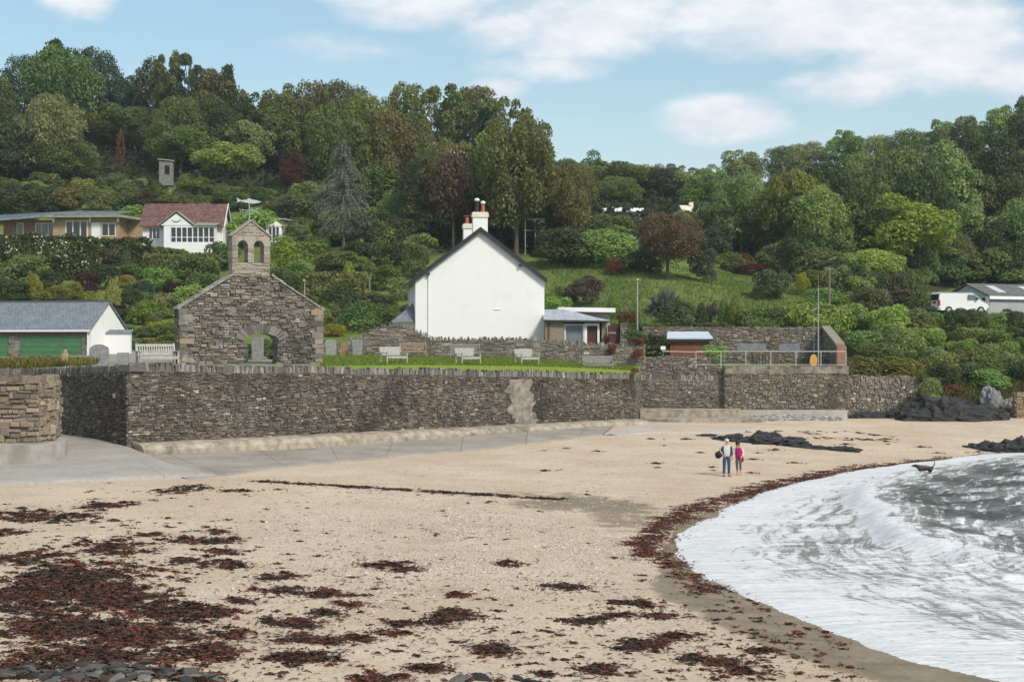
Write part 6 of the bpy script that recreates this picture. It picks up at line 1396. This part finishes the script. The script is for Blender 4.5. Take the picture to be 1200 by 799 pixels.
special(205, 190, 53, 70, 'open', 'brown green', 'gaunt open crowned tree with sky through its branches above the stone hut', var=1)
special(268, 200, 72, 62, 'conifer', 'blue green', 'dark blue green conifer on the skyline right of the open crowned tree', name='conifer_tree', var=1)
special(237, 195, 86, 50, 'conifer', 'blue green', 'second dark blue green conifer between the open crowned tree and taller conifer', name='conifer_tree', var=2)
special(70, 185, 42, 92, 'broad', 'deep green', 'tallest dark domed tree on the skyline at the far left', var=2)
special(433, 346, 298, 34, 'palm', 'olive green', 'cordyline palm with spiky heads in the terraced garden', 'palm', 'palm_tree', 0)
special(940, 348, 318, 22, 'tall', 'golden yellow', 'small golden leaved tree at the right edge of the grassy field', var=1)
special(385, 226, 120, 60, 'tall', 'deep green', 'deep green tree directly behind the top of the grey larch', var=1)
# ---- the wood, row by row from the crest down
def hue_for(px):
    if px < 300: c = ['dark green']*5+['deep green']*4+['brown green']*3+['blue green']*3+['mid green']*2+['olive brown']*2
    elif px < 660: c = ['brown green']*4+['olive brown']*5+['deep green']*4+['dark green']*3+['mid green']*3+['olive green']*3
    elif px < 840: c = ['deep green']*4+['mid green']*4+['olive green']*3+['dark green']*2+['blue green']
    else: c = ['deep green']*5+['mid green']*5+['olive green']*3+['dark green']*3+['brown green']*1
    return vrng.choice(c)
NM = {'broad': ('round headed', 'broadleaf_tree'), 'tall': ('tall narrow', 'broadleaf_tree'), 'spread': ('wide spreading', 'broadleaf_tree'), 'open': ('open branched', 'broadleaf_tree'), 'round': ('broad domed', 'broadleaf_tree'), 'conifer': ('dark pointed', 'conifer_tree')}
GAPS = [(712, 745, 243, 257, 198), (698, 748, 206, 243, 226), (806, 823, 244, 262, 202), (614, 640, 250, 275, 160), (132, 150, 150, 185, 225), (326, 356, 178, 208, 222), (183, 206, 184, 212, 205)]   # glimpses between the trees
def wood_tree(px, pyt, Y, wpx, sky=False):
    h = vrng.uniform(10, 14.5)
    if not sky:                                           # stand it where its top reaches the row wanted
        Y = ray_ground(px, woodline(px)).y + 2
        while Y < 330 and PY(hzn((px-CX)/F*Y, Y) + h, Y) > pyt: Y += 1.
    X = (px-CX)/F*Y; zb = hzn(X, Y); zt = CZ-(pyt-HY)*Y/F
    if sky: h = zt-zb; h = min(max(h, 6), 20); zb = zt-h
    else: h = min(h, max(4.5, zt-zb))
    kind = vrng.choices(['broad','tall','spread','round','open','conifer'], [6,3,.5,5,1.6 if sky else .1,.3])[0]; hue = hue_for(px)
    if kind == 'conifer': hue = 'blue green'
    wp = max(wpx, h*.72*F/Y)/2; yt, yb = PY(zb+h, Y), PY(zb, Y)
    for x0, x1, y0, y1, Yz in GAPS:
        if px+wp > x0 and px-wp < x1 and yt < y1 and yb > y0 and Y < Yz:      # keep the glimpse open: stand the tree behind it
            Y = Yz + vrng.uniform(3, 8); X = (px-CX)/F*Y; zb = hzn(X, Y); h = min(15, max(6, CZ-(pyt-HY)*Y/F - zb)); wp = max(wpx, h*.72*F/Y)/2; yt, yb = PY(zb+h, Y), PY(zb, Y)
    o = grow(kind, hue, (X, Y, zb-.3), max(wpx/F*Y, h*.72), h*1.03, NM[kind][1]); reg(o, f'{hue} {NM[kind][0]} tree', 'tree', 'trees of the hillside wood', px, pyt+18, None, sky)
px = -80
while px < 1290:
    st_ = vrng.uniform(30, 46); Y = float(np.interp(px, [0,150,290,450,600,660,745,850,960,1080,1200], [240,238,228,222,218,262,300,300,278,266,252])); wood_tree(px, skyl(px)+vrng.uniform(-9, 3), Y+vrng.uniform(-4, 4), st_*1.65, True); px += st_
for row in range(1, 9):
    px = -80 + row*17 % 40
    while px < 1290:
        st_ = vrng.uniform(38, 62); wl = woodline(px); top = skyl(px); span = wl-top; pyt = top + 30*row - 6 + vrng.uniform(-11, 11)
        if pyt + 34 < wl:
            Y0 = float(np.interp(px, [0,150,290,450,600,660,745,850,960,1080,1200], [240,238,228,222,218,262,300,300,278,266,252])); f = min(1, (30*row)/max(30, span-34)); Yn = ray_ground(px, wl).y + 3
            wood_tree(px, pyt, Y0 + (Yn-Y0)*f + vrng.uniform(-3, 3), st_*1.6)
        px += st_
# ---- shrubs along the wood's lower edge and through the gardens
def shrub(px, pyb, wpx, hpx, kind, hue, label=None, name='shrub', cat='shrub', noun=None, Y=None):
    p = P(px, pyb, Y) if Y else ray_ground(px, pyb)
    o = grow(kind, hue, p - Vector((0, 0, .1)), wpx/F*p.y*1.08, hpx/F*p.y*1.1, name)
    if label: tag(o, label, cat, None)
    else: reg(o, f'{hue} {noun or {"shrub":"shrub","dome":"clipped dome bush","column":"columnar conifer","spiky":"spiky plant"}[kind]}', cat, 'shrubs of the hillside gardens', px, pyb-hpx/2)
    return o
def hedge(px0, px1, pyt, pyb, dpt, hue, label, blossom=False, rough=.1, pyt1=None, Yo=None):
    a = ray_ground(px0, pyb) if Yo is None else P(px0, pyb, Yo[0]); b = ray_ground(px1, pyb) if Yo is None else P(px1, pyb, Yo[1]); c = (a+b)/2; u = Vector((b.x-a.x, b.y-a.y, 0)); L = u.length; u.normalize(); n = Vector((u.y, -u.x, 0))
    h0 = (pyb-pyt)/F*a.y; h1 = (pyb-(pyt1 or pyt))/F*b.y; rng = np.random.default_rng(abs(int(px0*7+pyt))); den = 75 if c.y > 140 else 110
    areas = np.array([L*max(h0, h1), L*dpt, L*max(h0, h1)*.35, max(h0, h1)*dpt, max(h0, h1)*dpt]); N_ = int(min(26000, areas.sum()*den)); fa = rng.choice(5, N_, p=areas/areas.sum()); s = rng.random(N_); t = rng.random(N_); q = rng.random(N_)
    x = np.where(fa == 3, 0, np.where(fa == 4, 1, s)); d = np.where(fa == 0, 0, np.where(fa == 2, 1, q)); z = np.where(fa == 1, 1, t)
    lump = np.array([mnoise.noise(Vector((xx*L*.5, zz*2.2, dd*2+px0))) for xx, zz, dd in zip(x, z, d)])*rough*4
    H = h0+(h1-h0)*x; nl = np.stack([np.where(fa == 3, -1, np.where(fa == 4, 1, 0.)), np.where(fa == 0, -1, np.where(fa == 2, 1, 0.)), np.where(fa == 1, 1, 0.)], 1)
    loc = np.stack([x*L-L/2, d*dpt, z*H], 1) + nl*(lump+rng.normal(size=N_)*.07)[:, None]; nr = unit(nl*.8+rng.normal(size=(N_, 3))*.6+[0, 0, .25])
    V, Q = leaf_quads(loc, nr, np.full(N_, .12 if den == 110 else .15), rng); root = np_mesh('hedge', V, Q, M_leaf); root.color = HUE[hue]+(1,); root.location = (c.x, c.y, c.z-.1); root.rotation_euler = (0, 0, math.atan2(u.y, u.x))
    if blossom:
        k = rng.random(N_) < np.clip(.5+lump*2.2/(rough*4), 0, 1)*.22; V, Q = leaf_quads(loc[k]+nr[k]*.08, nr[k], np.full(k.sum(), .10), rng); np_mesh('blossom', V, Q, M_blossom, root)
    tag(root, label, 'hedge'); return root
hedge(-60, 108, 276, 330, 2.2, 'dark green', 'tall dark hedge covered in cream flowers below the brick bungalow', True, .14)
hedge(100, 172, 281, 312, 1.8, 'dark green', 'dark green hedge under the right end of the brick bungalow', rough=.12)
hedge(140, 215, 287, 308, 1.5, 'deep green', 'dark clipped hedge curving in front of the white cottage', rough=.07, pyt1=294)
hedge(168, 248, 298, 330, 1.6, 'olive green', 'flat topped mid height hedge below the white cottage', rough=.05)
hedge(318, 378, 285, 312, 1.6, 'yellow green', 'long yellow green clipped hedge right of the bellcote', rough=.06)
hedge(352, 424, 321, 360, 2.4, 'olive green', 'big dark clipped hedge block above the boundary wall left of the palm', rough=.07)
hedge(368, 402, 268, 279, 2.6, 'yellow green', 'flat clipped hedge crown over the summer house', rough=.07, Yo=(167, 167))
hedge(868, 946, 364, 388, 2., 'deep green', 'dark trimmed hedge along the top of the garden retaining wall', rough=.1)
hedge(944, 1016, 362, 392, 2.5, 'bright green', 'bright green hedge running from the retaining wall to the shrubby bank', rough=.2)
S = shrub
# garden above the garages and chapel
for a in [(70,326,24,32,'shrub','yellow green'),(28,330,56,36,'shrub','mid green'),(40,352,18,34,'shrub','golden yellow'),(64,354,32,22,'shrub','yellow green'),(88,352,22,24,'shrub','yellow green'),(105,354,24,12,'dome','golden yellow'),(103,344,30,26,'shrub','purple brown'),(84,326,40,34,'shrub','dark green'),(122,340,34,34,'shrub','dark green'),
 (60,340,34,24,'shrub','dark green'),(148,322,14,26,'column','grey green'),(150,338,22,18,'shrub','golden yellow'),(128,312,30,22,'shrub','grey green'),(150,366,28,30,'shrub','dark green'),(168,354,40,22,'dome','blue green'),(168,380,32,30,'shrub','yellow green'),(186,392,26,18,'shrub','golden yellow'),(196,372,34,30,'shrub','mid green'),(205,394,40,16,'dome','olive green'),(222,372,34,40,'shrub','bright green'),
 (190,340,44,30,'shrub','mid green'),(225,336,60,36,'shrub','deep green'),(10,352,60,26,'shrub','dark green'),(18,312,44,30,'shrub','deep green'),(180,320,34,18,'shrub','olive green'),(205,352,26,24,'shrub','purple brown'),(240,355,40,36,'shrub','deep green'),(132,398,16,8,'dome','mid green'),(148,394,26,14,'shrub','mid green'),(225,398,40,20,'shrub','mid green'),(172,396,24,16,'shrub','olive green'),(120,380,30,20,'shrub','mid green'),(138,372,24,16,'shrub','purple brown'),
 (330,318,34,38,'dome','yellow green'),(330,340,30,28,'shrub','deep green'),(352,330,34,26,'shrub','mid green'),(362,352,26,20,'shrub','dark green'),(345,350,30,24,'dome','dark green'),(392,394,26,18,'shrub','golden yellow'),(388,380,28,22,'dome','olive green'),(396,372,44,36,'dome','dark green'),(427,386,62,30,'dome','deep green'),(462,374,36,14,'dome','yellow green'),(450,362,40,18,'shrub','olive green'),
 (470,352,26,30,'shrub','mid green'),(456,340,36,30,'shrub','deep green'),(440,362,40,20,'shrub','grey green'),(478,378,20,22,'shrub','deep green'),(420,312,44,30,'shrub','dark green'),(395,318,50,26,'shrub','olive green'),(455,318,44,36,'shrub','dark green'),(488,330,30,44,'shrub','brown green'),(372,300,30,24,'shrub','deep green'),(352,284,24,22,'shrub','mid green'),(425,290,40,44,'shrub','blue green'),(462,296,44,44,'shrub','dark green'),
 (372,384,30,26,'shrub','mid green'),(362,372,22,18,'shrub','deep green'),(318,335,30,30,'shrub','mid green'),(262,318,40,34,'shrub','deep green')]: S(*a)
S(132, 368, 20, 36, 'column', 'bright green', 'small bright green cone conifer above the garage gable', 'conifer', 'conifer'); S(409, 352, 20, 38, 'column', 'lime green', 'vivid lime column conifer between the clipped hedge and palm', 'conifer', 'conifer')
S(293, 290, 66, 44, 'shrub', 'bright green', 'bright green climber covered arch behind the bellcote', 'climber', 'climber'); S(352, 274, 34, 22, 'shrub', 'deep green', 'dark shrub with white flowers beside the grey hut')
for a in [(205,407,40,16,'shrub','olive green'),(178,409,34,14,'shrub','mid green'),(228,409,36,18,'shrub','yellow green'),(152,408,22,10,'dome','grey green'),(345,408,40,16,'shrub','mid green'),(366,404,30,18,'shrub','yellow green')]: S(*a)
S(292, 423, 30, 24, 'shrub', 'dark green', 'dark shrub seen through the chapel doorway behind the headstones', Y=101); S(312, 423, 26, 30, 'shrub', 'deep green', 'green shrub behind the right jamb of the chapel doorway', Y=103)
# below the wood edge on the left
for a in [(20,262,60,40,'shrub','dark green'),(30,250,50,34,'shrub','blue green'),(75,252,40,36,'shrub','olive green'),(95,236,34,26,'shrub','bright green'),(118,252,44,34,'shrub','olive green'),(150,238,30,22,'dome','olive green'),(186,232,22,18,'dome','deep green'),(168,246,40,18,'dome','dark red'),(160,256,40,14,'dome','bright green'),(125,230,30,22,'shrub','mid green'),(140,225,26,24,'shrub','deep green'),(55,244,44,28,'shrub','dark green'),(212,240,34,14,'dome','grey green'),(-10,258,40,40,'shrub','dark green'),(5,235,40,28,'shrub','deep green'),(60,228,40,26,'shrub','dark green'),(166,226,30,20,'shrub','dark green'),(235,243,30,14,'dome','olive green'),(350,268,60,38,'shrub','grey green'),(330,252,40,24,'shrub','olive green'),(380,262,44,30,'shrub','deep green')]: S(*a)
# field and bank
for a in [(684,358,44,36,'shrub','rusty brown'),(721,322,22,20,'shrub','orange brown'),(708,312,78,48,'shrub','mid green'),(662,312,66,50,'shrub','dark green'),(640,296,50,40,'shrub','dark green'),(822,330,36,40,'shrub','blue green'),(838,308,40,48,'shrub','blue green'),(755,318,36,26,'shrub','dark green'),(780,372,48,38,'spiky','silver green'),(797,382,46,28,'dome','grey green'),(719,374,18,26,'column','yellow green'),(735,384,28,22,'shrub','orange brown'),
 (848,384,16,30,'column','deep green'),(822,384,16,26,'column','dark green'),(832,380,18,26,'shrub','rusty brown'),(760,392,40,16,'shrub','deep green'),(840,388,40,12,'shrub','deep green'),(906,352,44,36,'shrub','grey green'),(890,352,14,18,'shrub','dark green'),(885,322,46,12,'dome','dark red'),(872,312,26,14,'dome','orange brown'),(655,370,34,22,'shrub','bright green'),(662,352,30,20,'shrub','mid green'),(920,372,50,12,'shrub','grey green'),
 (965,360,40,26,'shrub','mid green'),(985,362,36,20,'shrub','yellow green'),(955,345,40,30,'shrub','deep green'),(860,318,30,24,'shrub','deep green'),(905,318,40,36,'shrub','deep green'),(930,325,40,46,'shrub','dark green'),(745,300,50,34,'shrub','dark green'),(690,290,60,40,'shrub','deep green'),(720,286,50,34,'shrub','olive green'),(810,300,46,34,'shrub','brown green'),(960,330,60,40,'shrub','deep green'),(985,345,50,40,'shrub','dark green'),
 (1000,392,44,36,'shrub','mid green'),(1020,372,44,36,'shrub','grey green'),(1040,400,50,44,'shrub','bright green'),(1010,420,44,36,'shrub','mid green'),(1035,435,50,38,'shrub','deep green'),(1060,420,46,40,'shrub','mid green'),(1075,395,44,38,'shrub','olive green'),(1068,365,36,52,'shrub','brown green'),(1045,362,44,44,'shrub','grey green'),(1005,440,50,22,'dome','olive green'),(1050,440,60,20,'dome','yellow green'),(985,415,20,26,'shrub','deep green'),(1000,372,40,24,'shrub','yellow green'),
 (1090,372,30,30,'shrub','deep green'),(1078,372,30,26,'shrub','dark green')]: S(*a)
S(862, 385, 20, 34, 'column', 'yellow green', 'golden green column conifer beside the dark one on the retaining wall', 'conifer', 'conifer')
S(838, 427, 30, 24, 'shrub', 'bright green', 'fresh green bush growing over the railing right of the brown shed', Y=114.3); S(762, 416, 60, 26, 'shrub', 'dark green', 'dark ivy mound between the maroon gate pier and brown shed', Y=119.5); S(745, 398, 26, 14, 'shrub', 'deep green', 'low dark bush on the boundary wall by the stone pier', Y=115)
S(711, 401, 12, 13, 'spiky', 'pink red', 'spiky pinkish red plant at the right end of the lean-to', 'spiky_plant', 'plant', Y=114.6); S(747, 402, 16, 8, 'shrub', 'pink red', 'small pink red flowers on top of the boundary wall below the pier', 'flower_clump', 'flowers', Y=113.2)
for k, (a_, b_, w_, h_) in enumerate(((748, 418, 12, 12), (718, 414, 10, 12), (744, 436, 9, 7))): S(a_, b_, w_, h_, 'shrub', 'pink red', ('red valerian clump growing from the wall face below the pink flowers', 'red valerian clump growing from the wall face left of the pink flowers', 'tiny red plant low on the wall face at the right end of the lawn')[k], 'wall_plant', 'wall plant', Y=(112.6, 112.6, 105.4)[k])
# dense bank under the van
for row, (b0, t0) in enumerate(((393, 372), (412, 390), (427, 402), (442, 416), (453, 430))):
    px = 1085 + row*5
    while px < 1300:
        w_ = vrng.uniform(30, 48); S(px, b0+vrng.uniform(-3, 5), w_, b0-t0+vrng.uniform(3, 9), 'shrub', vrng.choice(['mid green','deep green','olive green','deep green','brown green','dark green','bright green' if row < 2 else 'mid green'])); px += w_*.72
S(1089, 466, 26, 28, 'shrub', 'mid green', 'small green bush at the right end of the speckled rubble wall', Y=113.4); S(1110, 462, 34, 16, 'shrub', 'orange brown', 'orange bracken clump at the foot of the green bank', 'bracken', 'bracken', Y=116.2); S(1140, 452, 34, 18, 'shrub', 'orange brown', 'larger orange bracken clump above the pale boulder', 'bracken', 'bracken'); S(1085, 376, 26, 18, 'shrub', 'rusty brown', 'rusty shrub just left of the van tail lights')
# fill the remaining garden and understorey ground
def fill(n, x0, x1, f_lo, f_hi, hues, wr, hr, kind='shrub'):
    for _ in range(n):
        px = vrng.uniform(x0, x1); py = vrng.uniform(f_lo(px), f_hi(px))
        if (600 < px < 655 and py < 305) or (690 < px < 765 and py < 292) or (170 < px < 218 and py < 240): continue
        S(px, py, vrng.uniform(*wr), vrng.uniform(*hr), kind, vrng.choice(hues))
GR = ['deep green','mid green','dark green','olive green','deep green','grey green','yellow green']
fill(26, 0, 250, lambda x: 300, lambda x: 384, GR, (18, 32), (10, 18)); fill(18, 315, 480, lambda x: 285, lambda x: 385, GR, (18, 32), (10, 18))
fill(14, 1076, 1290, lambda x: 329, lambda x: 337, GR[:3], (40, 60), (40, 56)); fill(30, 0, 340, lambda x: 228, lambda x: 250, GR[:5], (26, 44), (18, 30)); fill(30, 340, 500, lambda x: woodline(x)-4, lambda x: woodline(x)+22, GR[:5], (30, 48), (24, 40)); fill(30, 630, 960, lambda x: woodline(x)-12, lambda x: woodline(x)+3, GR[:5], (34, 58), (28, 44)); fill(26, 960, 1072, lambda x: woodline(x)-6, lambda x: 358, GR[:5], (30, 50), (26, 44))
# undergrowth: ivy, bramble and young growth on the woodland floor (no one could count it)
def undergrowth():
    rng = np.random.default_rng(5); n = 130000; px = rng.uniform(-120, 1320, n); t = rng.random(n)**.8; P_ = []
    for a, b in zip(px, t):
        Y = 150 + b*170; X = (a-CX)/F*Y; z = hz(X, Y)
        if PY(z, Y) < woodline(a)+4: P_.append((X, Y, z))
    P_ = np.array(P_); P_[:, 2] += rng.random(len(P_))**1.5*1.7; V, Q = leaf_quads(P_, unit(rng.normal(size=P_.shape)+[0, -.4, .8]), np.full(len(P_), .33), rng); o = np_mesh('undergrowth', V, Q, M_leaf); o.color = (.05,.065,.03,1); tag(o, kind='stuff')
undergrowth()
# rough grass: lawn, wall head, field
def grass_blades(name, pts, hgt, wid, hue, rng):
    pts = np.array(pts); n = len(pts); a = rng.uniform(0, 6.28, n); s = np.stack([np.cos(a), np.sin(a), a*0], 1)*wid; ln = rng.normal(size=(n, 3))*[.35, .35, 0]; h = hgt*rng.uniform(.5, 1.4, n)[:, None]
    V = np.stack([pts-s, pts+s, pts+s*.3+(ln*.9+[0, 0, 1])*h, pts-s*.3+(ln+[0, 0, .95])*h], 1).reshape(-1, 3); o = np_mesh(name, V, np.arange(4*n).reshape(-1, 4), M_leaf); o.color = hue+(1,); tag(o, kind='stuff')
def scatter(n, x0, x1, yf0, yf1, rng, seed=0, dens=None):
    out = []
    for _ in range(n):
        px = rng.uniform(x0, x1); Y = rng.uniform(yf0(px), yf1(px)); X = (px-CX)/F*Y
        if dens and rng.random() > dens(X, Y): continue
        out.append((X, Y, hzn(X, Y)))
    return out
rng = np.random.default_rng(3)
grass_blades('lawn_grass', scatter(26000, 375, 742, lambda p: front(p)+.15, lambda p: 111.3, rng), .10, .035, (.20,.27,.045), rng)
grass_blades('verge_grass', scatter(9000, -60, 112, lambda p: front(p)+.7, lambda p: front(p)+7, rng), .42, .03, (.24,.23,.06), rng)
grass_blades('field_grass', scatter(60000, 630, 980, lambda p: 127, lambda p: 185, rng, dens=lambda X, Y: .35+.65*(mnoise.noise(Vector((X*.25, Y*.25, 1))) > -.1)), .15, .05, (.16,.235,.055), rng)
grass_blades('bank_grass', scatter(16000, 1075, 1230, lambda p: 114.5, lambda p: 128, rng), .5, .05, (.15,.16,.045), rng)
special(671, 302, 174, 66, 'round', 'olive green', 'dusky olive tree right of the house chimneys at the left edge of the grassy field', var=2)
# the wood carries on past both edges of the view: one mass
def far_wood():
    rng = np.random.default_rng(8); VV = []
    src = []
    for k in range(4):
        me = proto('broad', k)[0]; v = np.empty(len(me.vertices)*3, np.float32); me.vertices.foreach_get('co', v); src.append(v.reshape(-1, 4, 3)[::2])
    for px0, px1 in ((-420, -45), (1250, 1560)):
        for k in range(70):
            px = rng.uniform(px0, px1); Y = rng.uniform(175, 245); X = (px-CX)/F*Y; h = rng.uniform(9, 14); w = h*rng.uniform(.75, 1.); a = rng.uniform(0, 6.28); v = src[k % 4]; ca, sa = math.cos(a), math.sin(a)
            VV.append(np.stack([(v[..., 0]*ca-v[..., 1]*sa)*w+X, (v[..., 0]*sa+v[..., 1]*ca)*w+Y, v[..., 2]*h+hzn(X, Y)-1.5], -1).reshape(-1, 3))
    V = np.concatenate(VV); o = np_mesh('far_wood', V, np.arange(len(V)).reshape(-1, 4), M_leaf); o.color = HUE['deep green']+(1,); tag(o, kind='stuff')
far_wood()
finish_labels()
# ================================================================== SEAWEED
def seaweed():
    rng = np.random.default_rng(12); rr = random.Random(12); cl = []        # clumps: x, y, radius, pieces, red
    def patch(px, py, rx, ry, n, r=(.05, .16), red=.4):
        for _ in range(n):
            p = on_beach(px + rr.gauss(0, .5)*rx, max(425, py + rr.gauss(0, .5)*ry)); cl.append((p, rr.uniform(*r)*(.62+p.y/150), red))
    for a in [(45,604,70,8,70),(130,592,40,5,26),(10,625,18,6,10),(85,676,75,18,150),(25,700,50,22,110),(130,700,60,22,120),(55,735,70,14,100),(150,745,85,14,110),(205,716,48,9,60),(240,720,28,6,30),(95,768,90,10,90),(240,765,40,9,34),(120,640,55,8,36),(30,655,40,8,26),
      (140,645,30,5,16),(172,627,14,2.5,8),(235,633,48,4,34),(250,624,14,3,8),(215,657,15,3,10),(265,648,24,4,16),(265,662,26,5,16),(325,675,20,4,12),(325,692,24,4,10),(382,697,26,5,22),(405,708,14,3,10),(375,717,14,3,9),(450,662,24,4,16),(470,668,18,4,16),(275,705,16,3,8),(340,730,34,5,26),(360,750,40,5,26),(270,742,22,7,14),(352,772,34,7,34),(435,796,22,5,22),(470,792,12,3,6),(525,720,22,7,30),(515,727,18,4,16),(465,730,16,4,9),(570,762,20,6,22),(503,782,15,3,10),(455,742,16,3,7),(425,750,14,4,8),(535,698,14,4,9),(600,660,16,2.5,8),
      (665,688,24,4,10),(680,728,30,3,14),(700,785,18,4,14),(725,720,16,3,10),(722,706,14,3,7),(752,706,18,4,10),(770,722,18,3,10),(760,755,30,4,18),(735,760,16,3,8),(790,746,14,4,10),(850,777,18,4,14),(870,787,14,4,10),(815,772,16,3,10),(890,762,12,3,8),(640,790,10,2,4),(280,575,14,2,6),(230,572,20,3,10),(210,576,24,3,10)]: patch(*a)
    for k in range(420): patch(rr.gauss(90, 90), rr.gauss(690, 55), 20, 4, 1, (.02, .07), .6)
    for a in [(60,791,70,6,40),(140,788,70,7,46),(215,793,45,6,26),(15,783,30,6,22)]: patch(*a, r=(.05, .13), red=.3)
    # thin strand line crossing the sand
    for k in range(150):
        t = rr.random(); px = 290+(t**1.0)*370; patch(px, 563+(px-290)*.060 + rr.gauss(0, .5), 3, .6, 1, (.05, .10), .15)
    # red tide line along the water's edge
    tl = [(1150,536),(1100,541),(1050,545),(1000,549),(960,557),(925,564),(890,572),(860,581),(830,590),(805,599),(785,608),(770,620),(760,632),(750,645),(768,655),(790,662),(800,672),(815,685),(840,692)]
    for k in range(1150):
        t = rr.random()*(len(tl)-1); i = int(t); f = t-i; px = tl[i][0]*(1-f)+tl[i+1][0]*f; py = tl[i][1]*(1-f)+tl[i+1][1]*f; s = 1 + max(0, (py-560)/55)
        if (py > 645 and rr.random() < .6) or rr.random() < .35 + .9*mnoise.noise(Vector((t*2.3, 4.1, 0))): continue
        patch(px + rr.gauss(0, 8), py + rr.gauss(0, 1.9)*s, 5, 1.2*s, 1, (.03, .105), 1.4)
    for k in range(70): patch(rr.uniform(820, 1000), rr.uniform(690, 799), 8, 3, 1, (.03, .07), .8)
    for k in range(330):
        px, py = rr.uniform(0, 1000), 570 + 229*rr.random()**.7
        if px < 780 - (py-650)*.2 or py > 690: patch(px, py, 3, 1, 1 + (rr.random() < .3)*2, (.015, .055), .45)
    for k in range(40): patch(rr.uniform(600, 1140), rr.uniform(500, 555), 8, 1, 1, (.06, .14), .1)
    for k in range(60): patch(880+rr.random()*170, rr.choice([503, 508])+rr.gauss(0, .5), 8, .5, 1, (.04, .09), .0)
    Vd, Vr = [], []
    for _ in range(5200):                                    # single torn fronds strewn over the sand
        px, py = rr.uniform(-20, 1060), 520 + 282*rr.random()**.75
        if mnoise.noise(Vector((px*.008, py*.03, 2))) + .5*mnoise.noise(Vector((px*.03, py*.1, 5))) + (py-640)/500 - px/2600 < rr.uniform(-.35, .35): continue
        p = on_beach(px, py)
        if shore_d(p.x, p.y) < .4: continue
        b = rr.gauss(0, .8); L = rr.uniform(.02, .11); w = rr.uniform(.006, .018); u = Vector((math.cos(b), math.sin(b), 0))*L; s = Vector((-math.sin(b), math.cos(b), .5))*w; c = p + Vector((0, 0, .012)); k = Vector((rr.gauss(0, .3)*L, rr.gauss(0, .3)*L, .02))
        (Vr if rr.random() < .45 else Vd).extend([(c-u-s*.4, c-u+s*.4, c+k+s, c+k-s), (c+k-s, c+k+s, c+u+s*.4, c+u-s*.4)])
    for p, r, red in cl:
        flat = red > 1; n = int(10 + 330*min(r, .3)); tgt = Vr if rr.random() < red - .55*flat else Vd
        for _ in range(n):
            a = rr.uniform(0, 6.28); d = abs(rr.gauss(0, .5 if rr.random() < .62 else 1.4))*r*(5 if flat else 2.5); c = Vector((p.x+math.cos(a)*d, p.y+math.sin(a)*d, p.z+max(0, (r*.42-d*.24))*rr.random()*(.4 if flat else 1)+.008)); b = rr.uniform(0, 6.28); L = r*rr.uniform(.25, .8)+.02; w = rr.uniform(.005, .016)*(1+r*2); u = Vector((math.cos(b), math.sin(b), rr.uniform(-.25, .35))); s = Vector((-math.sin(b), math.cos(b), rr.uniform(-.9, .9)))*w; k = Vector((rr.gauss(0, .3)*L, rr.gauss(0, .3)*L, .25*L*rr.random()))
            tgt.append((c-u*L-s, c-u*L+s, c+k+s*1.3, c+k-s*1.3)); tgt.append((c+k-s*1.3, c+k+s*1.3, c+u*L+s*.5-Vector((0, 0, .2*L)), c+u*L-s*.5-Vector((0, 0, .2*L))))
    for nm, VV, col in (('dark_seaweed', Vd, (.060,.037,.027)), ('red_seaweed', Vr, (.125,.045,.030))):
        V = np.array([[tuple(q) for q in f] for f in VV]).reshape(-1, 3); o = np_mesh(nm, V, np.arange(len(V)).reshape(-1, 4), M_weed); o.color = col+(1,); tag(o, kind='stuff')
seaweed()

# ---- shingle: small stones and shell chips strewn over the middle of the beach
def shingle():
    rng = np.random.default_rng(44); C, S = [], []
    for _ in range(60000):
        px, py = rng.normal(560, 200), rng.normal(640, 48)
        if not (540 < py < 798 and -20 < px < 1100): continue
        if mnoise.noise(Vector((px*.012, py*.04, 9))) < rng.uniform(-.5, .45): continue
        p = on_beach(px, py)
        if shore_d(p.x, p.y) < (2.2 if p.y < 46 else .7): continue
        C.append(tuple(p)); S.append(rng.uniform(.012, .036)*(1.7 if rng.random() < .05 else 1))
        if len(C) > 15000: break
    C = np.array(C); S = np.array(S)[:, None, None]; n = len(C); a = rng.uniform(0, 6.28, n); ax = np.stack([np.cos(a), np.sin(a), a*0], 1)*1.4; ay = np.stack([-np.sin(a), np.cos(a), a*0], 1); up = np.array([0, 0, .6])+np.zeros((n, 3))
    V = C[:, None, :] + S*np.stack([ax, ay, -ax, -ay, up, -up*.3], 1)
    T = np.array([(0,1,4),(1,2,4),(2,3,4),(3,0,4),(1,0,5),(2,1,5),(3,2,5),(0,3,5)]); Q = (np.arange(n)[:, None, None]*6 + T[None]).reshape(-1, 3)
    o = np_mesh('shingle', V.reshape(-1, 3), Q, stone_mat('shell_chips', [(0,(.20,.15,.11)),(.25,(.40,.32,.25)),(.55,(.55,.46,.37)),(.8,(.62,.56,.49)),(1,(.78,.75,.7))], noise_amt=.1)); tag(o, kind='stuff')
shingle()
